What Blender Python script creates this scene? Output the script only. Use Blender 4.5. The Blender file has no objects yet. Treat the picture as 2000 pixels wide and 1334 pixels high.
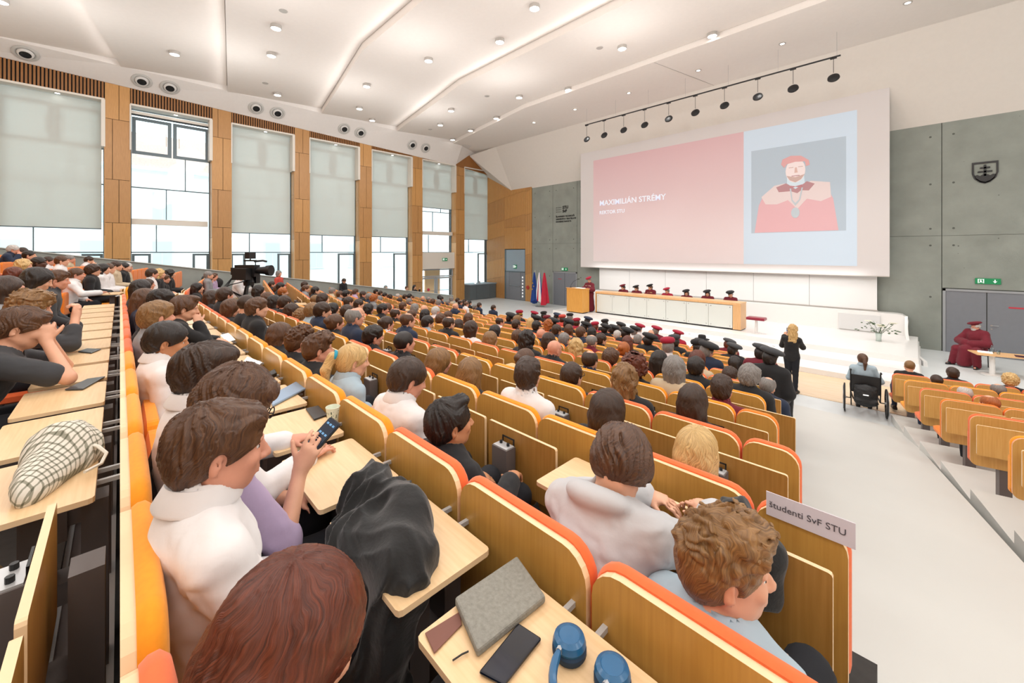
import bpy, bmesh, math, random
import numpy as np
from mathutils import Vector, Matrix, Euler

random.seed(7)
R = math.radians
C = bpy.context.scene.collection

# ---------------------------------------------------------------- camera
YAW = 45.45
CAMZ = 3.5
cam_d = bpy.data.cameras.new('camera')
cam_d.lens = 14.0
cam_d.sensor_width = 36.0
cam_d.shift_y = -0.087
cam_d.clip_start = 0.02
cam_d.clip_end = 400
cam = bpy.data.objects.new('camera', cam_d)
cam.location = (0, 0, CAMZ)
cam.rotation_euler = (R(90), 0, R(YAW))
C.objects.link(cam)
bpy.context.scene.camera = cam

# ---------------------------------------------------------------- world
world = bpy.data.worlds.new('world')
bpy.context.scene.world = world
world.use_nodes = True
wn = world.node_tree
bg = wn.nodes['Background']
bg.inputs[0].default_value = (0.86, 0.94, 1.0, 1)
bg.inputs[1].default_value = 3.6

vs = bpy.context.scene.view_settings
vs.view_transform = 'Standard'
vs.look = 'None'
vs.exposure = -0.02
vs.gamma = 1.0
vs.use_curve_mapping = False


def area(name, loc, rot, sx, sy, power, col=(1, 1, 1), spread=None, disk=False):
    l = bpy.data.lights.new(name, 'AREA')
    l.shape = 'DISK' if disk else 'RECTANGLE'
    l.size = sx
    if not disk:
        l.size_y = sy
    l.energy = power
    l.color = col
    if spread:
        l.spread = R(spread)
    o = bpy.data.objects.new(name, l)
    o.location = loc
    o.rotation_euler = rot
    C.objects.link(o)
    return o


# rows of ceiling luminaires (the hall's general lighting), added point fill, and the board wash
for gy in (-6.5, -2.5, 1.5, 5.5, 9.5):
    for gx in (-19, -13.5, -8, -2.5, 3, 8.5):
        area('ceiling_lamp_light', (gx, gy, 10.6), (0, 0, 0), 1.2, 1.2, 24, (1.0, 0.985, 0.965), disk=True)
for gx in (-18, -11, -4, 3, 9):
    area('ceiling_lamp_light', (gx, 14.0, 10.6), (0, 0, 0), 1.2, 1.2, 22, (1.0, 0.985, 0.965), disk=True)
for gy in (-6, -1.5, 3, 7.5, 12):
    for gx in (-18, -12.5, -7, -1.5, 4, 9.5):
        pl = bpy.data.lights.new('added_fill_light', 'POINT')  # added fill without a fixture, lifts the ceiling and walls
        pl.energy = 140
        pl.shadow_soft_size = 0.7
        pl.color = (1.0, 0.985, 0.97)
        plo = bpy.data.objects.new('added_fill_light', pl)
        plo.location = (gx, gy, 8.9)
        C.objects.link(plo)
area('board_wash_light', (-7.4, 19.55, 2.72), (R(28), 0, 0), 12.0, 0.12, 45, (1, 0.99, 0.96))
for gx in (-12, -8, -4, -0.5, 4):
    area('stage_spot_light', (gx, 16.8, 10.3), (R(-6), 0, 0), 0.5, 0.5, 60, (1, 0.97, 0.93), spread=95, disk=True)

# ---------------------------------------------------------------- helpers
SA, CA = math.sin(R(YAW)), math.cos(R(YAW))
FPX = 2000 * 14.0 / 36.0


def ray(px, py):
    """direction of a photograph pixel, in metres per metre of forward depth"""
    u = (px - 1000) / FPX
    return Vector((-SA + u * CA, CA + u * SA, -(py - 493) / FPX))


def at_y(px, py, y):
    d = ray(px, py)
    return Vector((0, 0, CAMZ)) + d * (y / d.y)


def at_x(px, py, x):
    d = ray(px, py)
    return Vector((0, 0, CAMZ)) + d * (x / d.x)


def at_z(px, py, z):
    d = ray(px, py)
    return Vector((0, 0, CAMZ)) + d * ((z - CAMZ) / d.z)


def lin(c):
    if isinstance(c, str):
        c = c.lstrip('#')
        c = [int(c[i:i + 2], 16) / 255 for i in (0, 2, 4)]
    return tuple(x / 12.92 if x <= 0.04045 else ((x + 0.055) / 1.055) ** 2.4 for x in c) + (1.0,)


MATS = {}


def mat(name, col, rough=0.6, metal=0.0, vary=0.06, scale=8.0, bump=0.0, bscale=60.0, stretch=None,
        emit=None, estr=1.0, spec=0.5, sheen=0.0, coat=0.0, dark=None, contrast=0.25):
    if name in MATS:
        return MATS[name]
    m = bpy.data.materials.new(name)
    m.use_nodes = True
    nt = m.node_tree
    b = nt.nodes['Principled BSDF']
    base = lin(col)
    b.inputs['Base Color'].default_value = base
    b.inputs['Roughness'].default_value = rough
    b.inputs['Metallic'].default_value = metal
    b.inputs['Specular IOR Level'].default_value = spec
    if sheen:
        b.inputs['Sheen Weight'].default_value = sheen
    if coat:
        b.inputs['Coat Weight'].default_value = coat
        b.inputs['Coat Roughness'].default_value = 0.1
    if vary or bump:
        tc = nt.nodes.new('ShaderNodeTexCoord')
        mp = nt.nodes.new('ShaderNodeMapping')
        nt.links.new(tc.outputs['Object'], mp.inputs['Vector'])
        if stretch:
            mp.inputs['Scale'].default_value = stretch
    if vary:
        nz = nt.nodes.new('ShaderNodeTexNoise')
        nz.inputs['Scale'].default_value = scale
        nz.inputs['Detail'].default_value = 5
        nt.links.new(mp.outputs['Vector'], nz.inputs['Vector'])
        cr = nt.nodes.new('ShaderNodeValToRGB')
        cr.color_ramp.elements[0].position = 0.5 - contrast
        cr.color_ramp.elements[1].position = 0.5 + contrast
        lo = lin(dark) if dark else tuple(x * (1 - vary * 2) for x in base[:3]) + (1,)
        hi = tuple(min(1, x * (1 + vary)) for x in base[:3]) + (1,)
        cr.color_ramp.elements[0].color = lo
        cr.color_ramp.elements[1].color = hi
        nt.links.new(nz.outputs['Fac'], cr.inputs['Fac'])
        nt.links.new(cr.outputs['Color'], b.inputs['Base Color'])
    if bump:
        nb = nt.nodes.new('ShaderNodeTexNoise')
        nb.inputs['Scale'].default_value = bscale
        nb.inputs['Detail'].default_value = 3
        nt.links.new(mp.outputs['Vector'], nb.inputs['Vector'])
        bp = nt.nodes.new('ShaderNodeBump')
        bp.inputs['Strength'].default_value = bump
        bp.inputs['Distance'].default_value = 0.01
        nt.links.new(nb.outputs['Fac'], bp.inputs['Height'])
        nt.links.new(bp.outputs['Normal'], b.inputs['Normal'])
    if emit:
        b.inputs['Emission Color'].default_value = lin(emit)
        b.inputs['Emission Strength'].default_value = estr
    MATS[name] = m
    return m


def wood(name, col, dark, vertical=True, rough=0.42, sc=1.0):
    s = (26 * sc, 26 * sc, 1.2 * sc) if vertical else (2.0 * sc, 30 * sc, 30 * sc)
    return mat(name, col, rough, dark=dark, vary=0.05, scale=2.6, stretch=s, contrast=0.3)


def glass(name, tint='#F4FBFC', refl=0.08):
    m = bpy.data.materials.new(name)
    m.use_nodes = True
    nt = m.node_tree
    nt.nodes.remove(nt.nodes['Principled BSDF'])
    out = nt.nodes['Material Output']
    t = nt.nodes.new('ShaderNodeBsdfTransparent')
    t.inputs[0].default_value = lin(tint)
    g = nt.nodes.new('ShaderNodeBsdfGlossy')
    g.inputs['Roughness'].default_value = 0.03
    mx = nt.nodes.new('ShaderNodeMixShader')
    fr = nt.nodes.new('ShaderNodeFresnel')
    fr.inputs[0].default_value = 1.35
    nt.links.new(fr.outputs[0], mx.inputs[0])
    nt.links.new(t.outputs[0], mx.inputs[1])
    nt.links.new(g.outputs[0], mx.inputs[2])
    nt.links.new(mx.outputs[0], out.inputs[0])
    MATS[name] = m
    return m


def link(name, me, m=None, parent=None, loc=None, smooth=False):
    o = bpy.data.objects.new(name, me)
    if m is not None:
        ms = m if isinstance(m, (list, tuple)) else [m]
        for x in ms:
            me.materials.append(x)
    C.objects.link(o)
    if parent is not None:
        o.parent = parent
    if loc is not None:
        o.location = loc
    if smooth:
        me.polygons.foreach_set('use_smooth', [True] * len(me.polygons))
    return o


def tag(o, label=None, cat=None, group=None, kind=None):
    if label:
        o['label'] = label
    if cat:
        o['category'] = cat
    if group:
        o['group'] = group
    if kind:
        o['kind'] = kind
    return o


def empty(name, loc=(0, 0, 0), rz=0.0, label=None, cat=None, group=None, kind=None):
    o = bpy.data.objects.new(name, None)
    o.empty_display_size = 0.1
    o.location = loc
    o.rotation_euler = (0, 0, rz)
    C.objects.link(o)
    return tag(o, label, cat, group, kind)


class MB:
    """collects simple solids into one mesh"""

    def __init__(s):
        s.v = []
        s.f = []
        s.mi = []

    def add(s, vs, fs, mi=0):
        n = len(s.v)
        s.v += [tuple(v) for v in vs]
        s.f += [tuple(i + n for i in f) for f in fs]
        s.mi += [mi] * len(fs)
        return s

    def box(s, lo, hi, mi=0, M=None):
        x0, y0, z0 = lo
        x1, y1, z1 = hi
        vs = [(x0, y0, z0), (x1, y0, z0), (x1, y1, z0), (x0, y1, z0), (x0, y0, z1), (x1, y0, z1), (x1, y1, z1), (x0, y1, z1)]
        if M is not None:
            vs = [M @ Vector(v) for v in vs]
        return s.add(vs, [(3, 2, 1, 0), (4, 5, 6, 7), (0, 1, 5, 4), (1, 2, 6, 5), (2, 3, 7, 6), (3, 0, 4, 7)], mi)

    def cyl(s, a, b, r, r2=None, n=12, mi=0, caps=True):
        a = Vector(a)
        b = Vector(b)
        r2 = r if r2 is None else r2
        d = (b - a).normalized()
        u = d.orthogonal().normalized()
        w = d.cross(u)
        vs = []
        for (p, rr) in ((a, r), (b, r2)):
            for i in range(n):
                t = 2 * math.pi * i / n
                vs.append(p + (u * math.cos(t) + w * math.sin(t)) * rr)
        fs = [(i, (i + 1) % n, n + (i + 1) % n, n + i) for i in range(n)]
        if caps:
            fs += [tuple(range(n - 1, -1, -1)), tuple(range(n, 2 * n))]
        return s.add(vs, fs, mi)

    def tube(s, pts, r, n=8, mi=0):
        pts = [Vector(p) for p in pts]
        rings = []
        up = None
        for i, p in enumerate(pts):
            d = (pts[min(i + 1, len(pts) - 1)] - pts[max(i - 1, 0)]).normalized()
            if up is None:
                up = d.orthogonal().normalized()
            up = (up - d * up.dot(d)).normalized()
            w = d.cross(up)
            rr = r[i] if isinstance(r, (list, tuple)) else r
            rings.append([p + (up * math.cos(2 * math.pi * k / n) + w * math.sin(2 * math.pi * k / n)) * rr for k in range(n)])
        vs = [v for rg in rings for v in rg]
        fs = []
        for i in range(len(pts) - 1):
            for k in range(n):
                fs.append((i * n + k, i * n + (k + 1) % n, (i + 1) * n + (k + 1) % n, (i + 1) * n + k))
        fs.append(tuple(range(n - 1, -1, -1)))
        fs.append(tuple((len(pts) - 1) * n + k for k in range(n)))
        return s.add(vs, fs, mi)

    def lathe(s, prof, c=(0, 0, 0), n=20, mi=0, M=None):
        vs = []
        for (r, z) in prof:
            for k in range(n):
                t = 2 * math.pi * k / n
                v = Vector((c[0] + r * math.cos(t), c[1] + r * math.sin(t), c[2] + z))
                vs.append(M @ v if M is not None else v)
        fs = []
        for i in range(len(prof) - 1):
            for k in range(n):
                fs.append((i * n + k, i * n + (k + 1) % n, (i + 1) * n + (k + 1) % n, (i + 1) * n + k))
        if abs(prof[0][0] - prof[-1][0]) < 0.022 and min(prof[0][0], prof[-1][0]) > 0.02:
            L = (len(prof) - 1) * n
            for k in range(n):
                fs.append((L + k, L + (k + 1) % n, (k + 1) % n, k))
        else:
            fs.append(tuple(range(n - 1, -1, -1)))
            fs.append(tuple((len(prof) - 1) * n + k for k in range(n)))
        return s.add(vs, fs, mi)

    def layers(s, outline, lay, M=None, mi=0, mif=None):
        """outline: list of (x,z) ccw seen from -y; lay: list of (inset, y).  closed solid.  mif: material of side faces"""
        n = len(outline)
        cx = sum(p[0] for p in outline) / n
        cz = sum(p[1] for p in outline) / n
        hw = max(abs(p[0] - cx) for p in outline)
        hh = max(abs(p[1] - cz) for p in outline)
        vs = []
        for (ins, y) in lay:
            for (x, z) in outline:
                v = Vector((cx + (x - cx) * (hw - ins) / hw, y, cz + (z - cz) * (hh - ins) / hh))
                vs.append(M @ v if M is not None else v)
        fs = []
        for i in range(len(lay) - 1):
            for k in range(n):
                fs.append((i * n + k, i * n + (k + 1) % n, (i + 1) * n + (k + 1) % n, (i + 1) * n + k))
        ns = len(fs)
        s.add(vs, fs, mi if mif is None else mif)
        base = len(s.v) - len(vs)
        s.f.append(tuple(base + k for k in range(n - 1, -1, -1)))
        s.f.append(tuple(base + (len(lay) - 1) * n + k for k in range(n)))
        s.mi += [mi, mi]
        return s

    def mesh(s, name):
        me = bpy.data.meshes.new(name)
        me.from_pydata(s.v, [], s.f)
        if any(s.mi):
            me.polygons.foreach_set('material_index', s.mi)
        me.update()
        bm = bmesh.new()
        bm.from_mesh(me)
        bmesh.ops.recalc_face_normals(bm, faces=bm.faces)
        bm.to_mesh(me)
        bm.free()
        return me

    def build(s, name, m, parent=None, loc=None, smooth=False, autosmooth=False):
        o = link(name, s.mesh(name), m, parent, loc, smooth)
        if autosmooth:
            o.data.polygons.foreach_set('use_smooth', [True] * len(o.data.polygons))
            o.data.set_sharp_from_angle(angle=R(35))
        return o


def rrect(w, z0, z1, rt, rb, n=5):
    """rounded rectangle outline in x,z"""
    pts = []
    for (cx, cz, r, a0) in ((w / 2 - rb, z0 + rb, rb, -90), (w / 2 - rt, z1 - rt, rt, 0), (-w / 2 + rt, z1 - rt, rt, 90), (-w / 2 + rb, z0 + rb, rb, 180)):
        for k in range(n + 1):
            a = R(a0 + 90 * k / n)
            pts.append((cx + r * math.cos(a), cz + r * math.sin(a)))
    return pts


def copy_tree(o, parent=None):
    c = o.copy()
    C.objects.link(c)
    if parent is not None:
        c.parent = parent
    for ch in list(o.children):
        copy_tree(ch, c)
    return c


def box(name, lo, hi, m, parent=None, bevel=0.0):
    o = MB().box(lo, hi).build(name, m, parent)
    return o


# ---------------------------------------------------------------- implicit surfaces
_rng = np.random.RandomState(5)
_T = _rng.rand(32, 32, 32).astype(np.float32)


def vnoise(x, y, z):
    xi = np.floor(x).astype(np.int32)
    yi = np.floor(y).astype(np.int32)
    zi = np.floor(z).astype(np.int32)
    fx = x - xi
    fy = y - yi
    fz = z - zi
    fx = fx * fx * (3 - 2 * fx)
    fy = fy * fy * (3 - 2 * fy)
    fz = fz * fz * (3 - 2 * fz)
    r = 0
    for a in (0, 1):
        wa = fx if a else 1 - fx
        for b in (0, 1):
            wb = fy if b else 1 - fy
            for c in (0, 1):
                wc = fz if c else 1 - fz
                r = r + wa * wb * wc * _T[(xi + a) & 31, (yi + b) & 31, (zi + c) & 31]
    return r * 2 - 1


class Fld:
    def __init__(s, lo, hi, h, zs=None):
        s.ax = [np.arange(lo[i], hi[i] + h, h, dtype=np.float32) for i in range(3)]
        if zs is not None:
            s.ax[2] = np.array(zs, dtype=np.float32)
        s.f = np.full([len(a) for a in s.ax], 1.0, np.float32)

    def sub(s, lo, hi):
        sl = []
        for i in range(3):
            a = int(np.searchsorted(s.ax[i], lo[i]))
            b = int(np.searchsorted(s.ax[i], hi[i]))
            if b <= a:
                return None
            sl.append(slice(a, b))
        X = s.ax[0][sl[0]][:, None, None]
        Y = s.ax[1][sl[1]][None, :, None]
        Z = s.ax[2][sl[2]][None, None, :]
        return tuple(sl), X, Y, Z

    def _put(s, sl, d, k, op):
        a = s.f[sl]
        if op == 'u':
            if k > 0:
                h = np.clip(0.5 + 0.5 * (a - d) / k, 0, 1)
                s.f[sl] = a + (d - a) * h - k * h * (1 - h)
            else:
                s.f[sl] = np.minimum(a, d)
        elif op == 's':
            if k > 0:
                dd = -d
                h = np.clip(0.5 - 0.5 * (a - dd) / k, 0, 1)
                s.f[sl] = a + (dd - a) * h + k * h * (1 - h)
            else:
                s.f[sl] = np.maximum(a, -d)

    def cone(s, a, b, r1, r2=None, k=0.02, op='u'):
        r2 = r1 if r2 is None else r2
        a = np.array(a, float)
        b = np.array(b, float)
        m = max(r1, r2) + 2.5 * k + 0.03
        g = s.sub(np.minimum(a, b) - m, np.maximum(a, b) + m)
        if g is None:
            return s
        sl, X, Y, Z = g
        ba = b - a
        L = float(ba @ ba) + 1e-9
        t = np.clip(((X - a[0]) * ba[0] + (Y - a[1]) * ba[1] + (Z - a[2]) * ba[2]) / L, 0, 1)
        d = np.sqrt((X - a[0] - t * ba[0]) ** 2 + (Y - a[1] - t * ba[1]) ** 2 + (Z - a[2] - t * ba[2]) ** 2) - (r1 + (r2 - r1) * t)
        s._put(sl, d.astype(np.float32), k, op)
        return s

    def ell(s, c, r, M=None, k=0.02, op='u'):
        c = np.array(c, float)
        r = np.array(r, float)
        m = r.max() + 2.5 * k + 0.03
        g = s.sub(c - m, c + m)
        if g is None:
            return s
        sl, X, Y, Z = g
        X = X - c[0]
        Y = Y - c[1]
        Z = Z - c[2]
        if M is not None:
            M = np.array(M.to_3x3()) if hasattr(M, 'to_3x3') else np.array(M)
            X, Y, Z = (M[0, 0] * X + M[1, 0] * Y + M[2, 0] * Z, M[0, 1] * X + M[1, 1] * Y + M[2, 1] * Z, M[0, 2] * X + M[1, 2] * Y + M[2, 2] * Z)
        k0 = np.sqrt((X / r[0]) ** 2 + (Y / r[1]) ** 2 + (Z / r[2]) ** 2) + 1e-6
        k1 = np.sqrt((X / r[0] ** 2) ** 2 + (Y / r[1] ** 2) ** 2 + (Z / r[2] ** 2) ** 2) + 1e-6
        s._put(sl, (k0 * (k0 - 1) / k1).astype(np.float32), k, op)
        return s

    def grid(s):
        return s.ax[0][:, None, None], s.ax[1][None, :, None], s.ax[2][None, None, :]

    def mesh(s, name):
        f = s.f
        ax = s.ax
        nx, ny, nz = f.shape
        ins = f < 0
        c = ins[:-1, :-1, :-1].astype(np.int8)
        tot = np.zeros((nx - 1, ny - 1, nz - 1), np.int8)
        for a in (0, 1):
            for b in (0, 1):
                for d in (0, 1):
                    tot += ins[a:nx - 1 + a, b:ny - 1 + b, d:nz - 1 + d]
        act = (tot > 0) & (tot < 8)
        idx = np.argwhere(act)
        if len(idx) == 0:
            me = bpy.data.meshes.new(name)
            return me
        ids = np.full(act.shape, -1, np.int32)
        ids[act] = np.arange(len(idx))
        I, J, K = idx.T
        P = np.zeros((len(idx), 3))
        cnt = np.zeros(len(idx))
        corners = [(a, b, d) for a in (0, 1) for b in (0, 1) for d in (0, 1)]
        for ca in corners:
            for axn in range(3):
                if ca[axn] == 1:
                    continue
                cb = list(ca)
                cb[axn] = 1
                fa = f[I + ca[0], J + ca[1], K + ca[2]]
                fb = f[I + cb[0], J + cb[1], K + cb[2]]
                m = (fa < 0) != (fb < 0)
                t = np.where(m, fa / np.where(m, fa - fb, 1), 0)
                pa = np.stack([ax[0][I + ca[0]], ax[1][J + ca[1]], ax[2][K + ca[2]]], 1)
                pb = np.stack([ax[0][I + cb[0]], ax[1][J + cb[1]], ax[2][K + cb[2]]], 1)
                P += np.where(m[:, None], pa + (pb - pa) * t[:, None], 0)
                cnt += m
        P /= cnt[:, None]
        quads = []
        # x edges
        for axn in range(3):
            if axn == 0:
                A = ins[:-1, 1:-1, 1:-1]
                B = ins[1:, 1:-1, 1:-1]
                e = np.argwhere(A != B)
                i, j, k = e[:, 0], e[:, 1] + 1, e[:, 2] + 1
                q = np.stack([ids[i, j - 1, k - 1], ids[i, j, k - 1], ids[i, j, k], ids[i, j - 1, k]], 1)
                fl = ins[i, j, k]
            elif axn == 1:
                A = ins[1:-1, :-1, 1:-1]
                B = ins[1:-1, 1:, 1:-1]
                e = np.argwhere(A != B)
                i, j, k = e[:, 0] + 1, e[:, 1], e[:, 2] + 1
                q = np.stack([ids[i - 1, j, k - 1], ids[i - 1, j, k], ids[i, j, k], ids[i, j, k - 1]], 1)
                fl = ins[i, j, k]
            else:
                A = ins[1:-1, 1:-1, :-1]
                B = ins[1:-1, 1:-1, 1:]
                e = np.argwhere(A != B)
                i, j, k = e[:, 0] + 1, e[:, 1] + 1, e[:, 2]
                q = np.stack([ids[i - 1, j - 1, k], ids[i, j - 1, k], ids[i, j, k], ids[i - 1, j, k]], 1)
                fl = ins[i, j, k]
            q = np.where(fl[:, None], q, q[:, ::-1])
            quads.append(q)
        Q = np.concatenate(quads)
        Q = Q[(Q >= 0).all(1)]
        me = bpy.data.meshes.new(name)
        me.vertices.add(len(P))
        me.vertices.foreach_set('co', P.astype(np.float32).ravel())
        me.loops.add(len(Q) * 4)
        me.loops.foreach_set('vertex_index', Q.astype(np.int32).ravel())
        me.polygons.add(len(Q))
        me.polygons.foreach_set('loop_start', np.arange(0, len(Q) * 4, 4, dtype=np.int32))
        me.polygons.foreach_set('use_smooth', np.ones(len(Q), bool))
        me.update(calc_edges=True)
        me.validate()
        return me
# ---------------------------------------------------------------- materials
M_WHITE = mat('white_plaster', '#DEDAD6', 0.8, vary=0.01, bump=0.04, bscale=120)
M_CEIL = mat('ceiling_plaster', '#E6E0DA', 0.85, vary=0.01)
M_BULK = mat('bulkhead_plaster', '#DAD5CE', 0.85, vary=0.01)
M_STAGE = mat('white_solid_surface', '#EDECEA', 0.28, vary=0.0)
M_FLOOR = mat('pale_grey_floor', '#D5DADB', 0.42, vary=0.03, scale=1.5)
M_AISLE = mat('white_aisle_floor', '#D0D1CD', 0.5, vary=0.015, scale=1.2)
M_PARQ = wood('pale_wood_floor', '#E6CDAE', '#DABB95', vertical=False, rough=0.22, sc=0.5)
M_TIER = mat('shaded_tier_floor', '#3A3836', 0.85, vary=0.1, scale=20)  # darkness under the seats put into the floor colour
M_CONC = mat('fair_faced_concrete', '#949A93', 0.72, vary=0.06, scale=1.6, dark='#80867F', bump=0.25, bscale=45, contrast=0.35)
M_CONCJ = mat('concrete_joint', '#5C605B', 0.9)
M_PARA = mat('parapet_concrete', '#9AA09B', 0.75, vary=0.05, scale=3)
M_OAK = wood('oak_panel', '#B98A54', '#A37644')
M_OAKL = wood('oak_panel_light', '#C49358', '#AF8048')
M_OAKD = wood('oak_slat', '#9A6733', '#7E5126')
M_GAP = mat('dark_gap', '#1E1813', 0.9, vary=0)
M_FRAME = mat('grey_window_frame', '#5E6C72', 0.45, vary=0, metal=0.1)
M_BEIGE = mat('beige_metal', '#D8D2C8', 0.5, vary=0)
M_DOOR = mat('grey_door', '#7C8087', 0.5, vary=0.02)
M_DOORF = mat('grey_door_frame', '#9A9EA2', 0.5, vary=0)
M_BLUEG = mat('blue_grey_panel', '#8FA0AC', 0.5, vary=0.02)
M_STEEL = mat('brushed_steel', '#B4B6B8', 0.3, metal=0.9, vary=0)
M_BLACK = mat('black_plastic', '#17181A', 0.45, vary=0)
M_GREEN = mat('exit_green', '#0E7A4A', 0.5, vary=0, emit='#0E8A55', estr=0.25)
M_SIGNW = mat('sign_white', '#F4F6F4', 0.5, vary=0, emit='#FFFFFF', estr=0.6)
M_GLASS = glass('window_glass')
M_LAMP = mat('lamp_glow', '#FFFFFF', 0.5, vary=0, emit='#FFF8EE', estr=8)
M_LAMPR = mat('lamp_ring', '#B9B5B0', 0.35, metal=0.3, vary=0)
M_FAC = mat('outside_render', '#F1F0EC', 0.9, vary=0.01)
M_FACW = mat('outside_window', '#C6D3D6', 0.3, vary=0)
M_TILE = mat('outside_roof_tile', '#D8C0B4', 0.9, vary=0.08, scale=10)

# blind fabric: lets some daylight through
M_BLIND = bpy.data.materials.new('blind_fabric')
M_BLIND.use_nodes = True
_nt = M_BLIND.node_tree
_b = _nt.nodes['Principled BSDF']
_b.inputs['Base Color'].default_value = lin('#E2E4DF')
_b.inputs['Roughness'].default_value = 0.9
_tr = _nt.nodes.new('ShaderNodeBsdfTranslucent')
_tr.inputs[0].default_value = lin('#DDE6E4')
_mx = _nt.nodes.new('ShaderNodeMixShader')
_mx.inputs[0].default_value = 0.40
_nt.links.new(_b.outputs[0], _mx.inputs[1])
_nt.links.new(_tr.outputs[0], _mx.inputs[2])
_nt.links.new(_mx.outputs[0], _nt.nodes['Material Output'].inputs[0])

YF = 20.8           # front wall
XW = -23.4          # inner face of the window wall
XG = -24.0          # glass
XR, YB = 13.5, -9.0
PITCH, RISE, NROW = 0.92, 0.1545, 12


def floor_z(i):
    return max(0.0, (NROW - i) * RISE)


def text(body, size, loc, rot, m, name, parent=None, bold=0.0, extrude=0.004, align='LEFT'):
    cu = bpy.data.curves.new(name, 'FONT')
    cu.body = body
    cu.size = size
    cu.extrude = extrude
    cu.offset = bold
    cu.align_x = align
    cu.resolution_u = 3
    cu.materials.append(m)
    o = bpy.data.objects.new(name, cu)
    o.location = loc
    C.objects.link(o)
    bpy.context.view_layer.update()
    me = bpy.data.meshes.new_from_object(o.evaluated_get(bpy.context.evaluated_depsgraph_get()))
    me.name = name
    C.objects.unlink(o)
    bpy.data.objects.remove(o)
    o = bpy.data.objects.new(name, me)
    o.location = loc
    o.rotation_euler = rot
    C.objects.link(o)
    if parent:
        o.parent = parent
    return o


# ---------------------------------------------------------------- floor
fl = MB().box((-24.3, YB, -0.3), (XR, YF + 0.3, 0.0)).build('floor', M_FLOOR)
tag(fl, kind='structure')
o = MB().box((-12.9, 11.95, 0.0), (0.9, 14.25, 0.012)).build('floor_inlay', M_PARQ, fl)

# stage steps and platform
st = empty('stage_platform', (0, 0, 0), 0, 'long white stepped stage platform below the projection screen', 'stage')
for (y0, z1, nm) in ((14.2, 0.16, 'step'), (15.2, 0.32, 'step'), (16.2, 0.48, 'deck')):
    x1 = 0.1 - (y0 - 14.2) * 0.03
    me = MB().layers(rrect(x1 + 13.4, z1 - 0.16, z1, 0.02, 0.005, 3), [(0.0, y0), (0.0, 20.35)])
    # rounded nosing comes from the outline radius
    o = me.build(nm, M_STAGE, st, loc=((x1 - 13.4) / 2, 0, 0), autosmooth=True)
w = MB()
outl = [(-13.6, 0.45), (-0.7, 0.45), (-0.25, 0.45), (-0.2, 1.0), (-0.24, 1.14), (-0.36, 1.23), (-0.5, 1.25), (-13.6, 1.25)]
w.layers(outl, [(0, 20.2), (0, 20.7)])
w.build('low_back_wall', M_STAGE, st, autosmooth=True)
sw = MB()
prof = []
N = 14
for k in range(N + 1):
    t = k / N
    y = 20.2 - 2.6 * t
    zt = 0.45 + 0.75 * (1 - t) ** 3.2 if t > 0 else 1.2
    xo = -0.22 + 0.45 * t ** 2
    prof.append((xo, y, zt * (1 - t) + 0.16 * t))
vsx = []
for (x, y, z) in prof:
    vsx += [(x - 0.08, y, 0.0), (x + 0.02, y, 0.0), (x, y, z), (x - 0.08, y, z)]
fsx = []
for k in range(N):
    for q in range(4):
        fsx.append((k * 4 + q, k * 4 + (q + 1) % 4, (k + 1) * 4 + (q + 1) % 4, (k + 1) * 4 + q))
fsx += [(0, 1, 2, 3), (N * 4 + 3, N * 4 + 2, N * 4 + 1, N * 4)]
sw.add(vsx, fsx)
sw.build('side_flare', M_STAGE, st, autosmooth=True)
pn = MB()
p0 = at_y(1692, 618, 20.17)
pn.box((-2.15, 20.14, 0.52), (-0.95, 20.2, 1.13)).build('recess_shade_panel', mat('recess_shade_grey', '#D9DADA', 0.4, vary=0), st)  # recess shadow painted as a pale grey panel
for kx in (-3.4, -6.2, -9.0, -11.8):
    for (yy, zz) in ((14.8, 0.16), (15.8, 0.32)):
        MB().lathe([(0.045, 0), (0.045, 0.004), (0.02, 0.006)], (kx, yy, zz), 10).build('step_light', M_STEEL, st)

# ---------------------------------------------------------------- front wall: concrete
wf = MB().box((-24.3, YF + 0.03, 0), (XR, YF + 0.35, 11.5)).build('wall_front', M_CONCJ)
tag(wf, kind='structure')
xs = [-19.1, -17.2, -15.2, -12.5, -9.8, -7.1, -4.4, -1.75, 0.63, 3.3, 6.0, 8.7, 11.2, XR]
for a in range(len(xs) - 1):
    for (z0, z1) in ((0, 4.1), (4.1, 8.13)):
        x0, x1 = xs[a], xs[a + 1]
        gp = 0.010
        holes = []
        if z0 == 0 and a == 1:        # door left
            box('concrete_panel', (x0 + gp, YF, 2.24), (x1 - gp, YF + 0.05, z1 - gp), M_CONC, wf)
            continue
        if z0 == 0 and a == 8:
            box('concrete_panel', (x0 + gp, YF, 2.25), (x1 - gp, YF + 0.05, z1 - gp), M_CONC, wf)
            continue
        box('concrete_panel', (x0 + gp, YF, z0), (x1 - gp, YF + 0.05, z1 - gp), M_CONC, wf)
th = MB()
rr = random.Random(3)
for a in range(len(xs) - 1):
    for x in (xs[a] + 0.28, xs[a + 1] - 0.28):
        for z in (3.75, 4.35, 5.95, 7.65) + (() if a in (1, 8) else (1.9,)):
            th.cyl((x, YF - 0.003, z), (x, YF + 0.002, z), 0.035, n=8)
for _ in range(90):
    x, z = rr.uniform(-19, 6), rr.uniform(0.3, 8)
    if (-17.3 < x < -15.1 or 0.5 < x < 2.8) and z < 2.4:
        continue
    th.cyl((x, YF - 0.002, z), (x, YF + 0.002, z), rr.uniform(0.008, 0.022), n=6)
th.build('tie_hole', M_CONCJ, wf)


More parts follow.
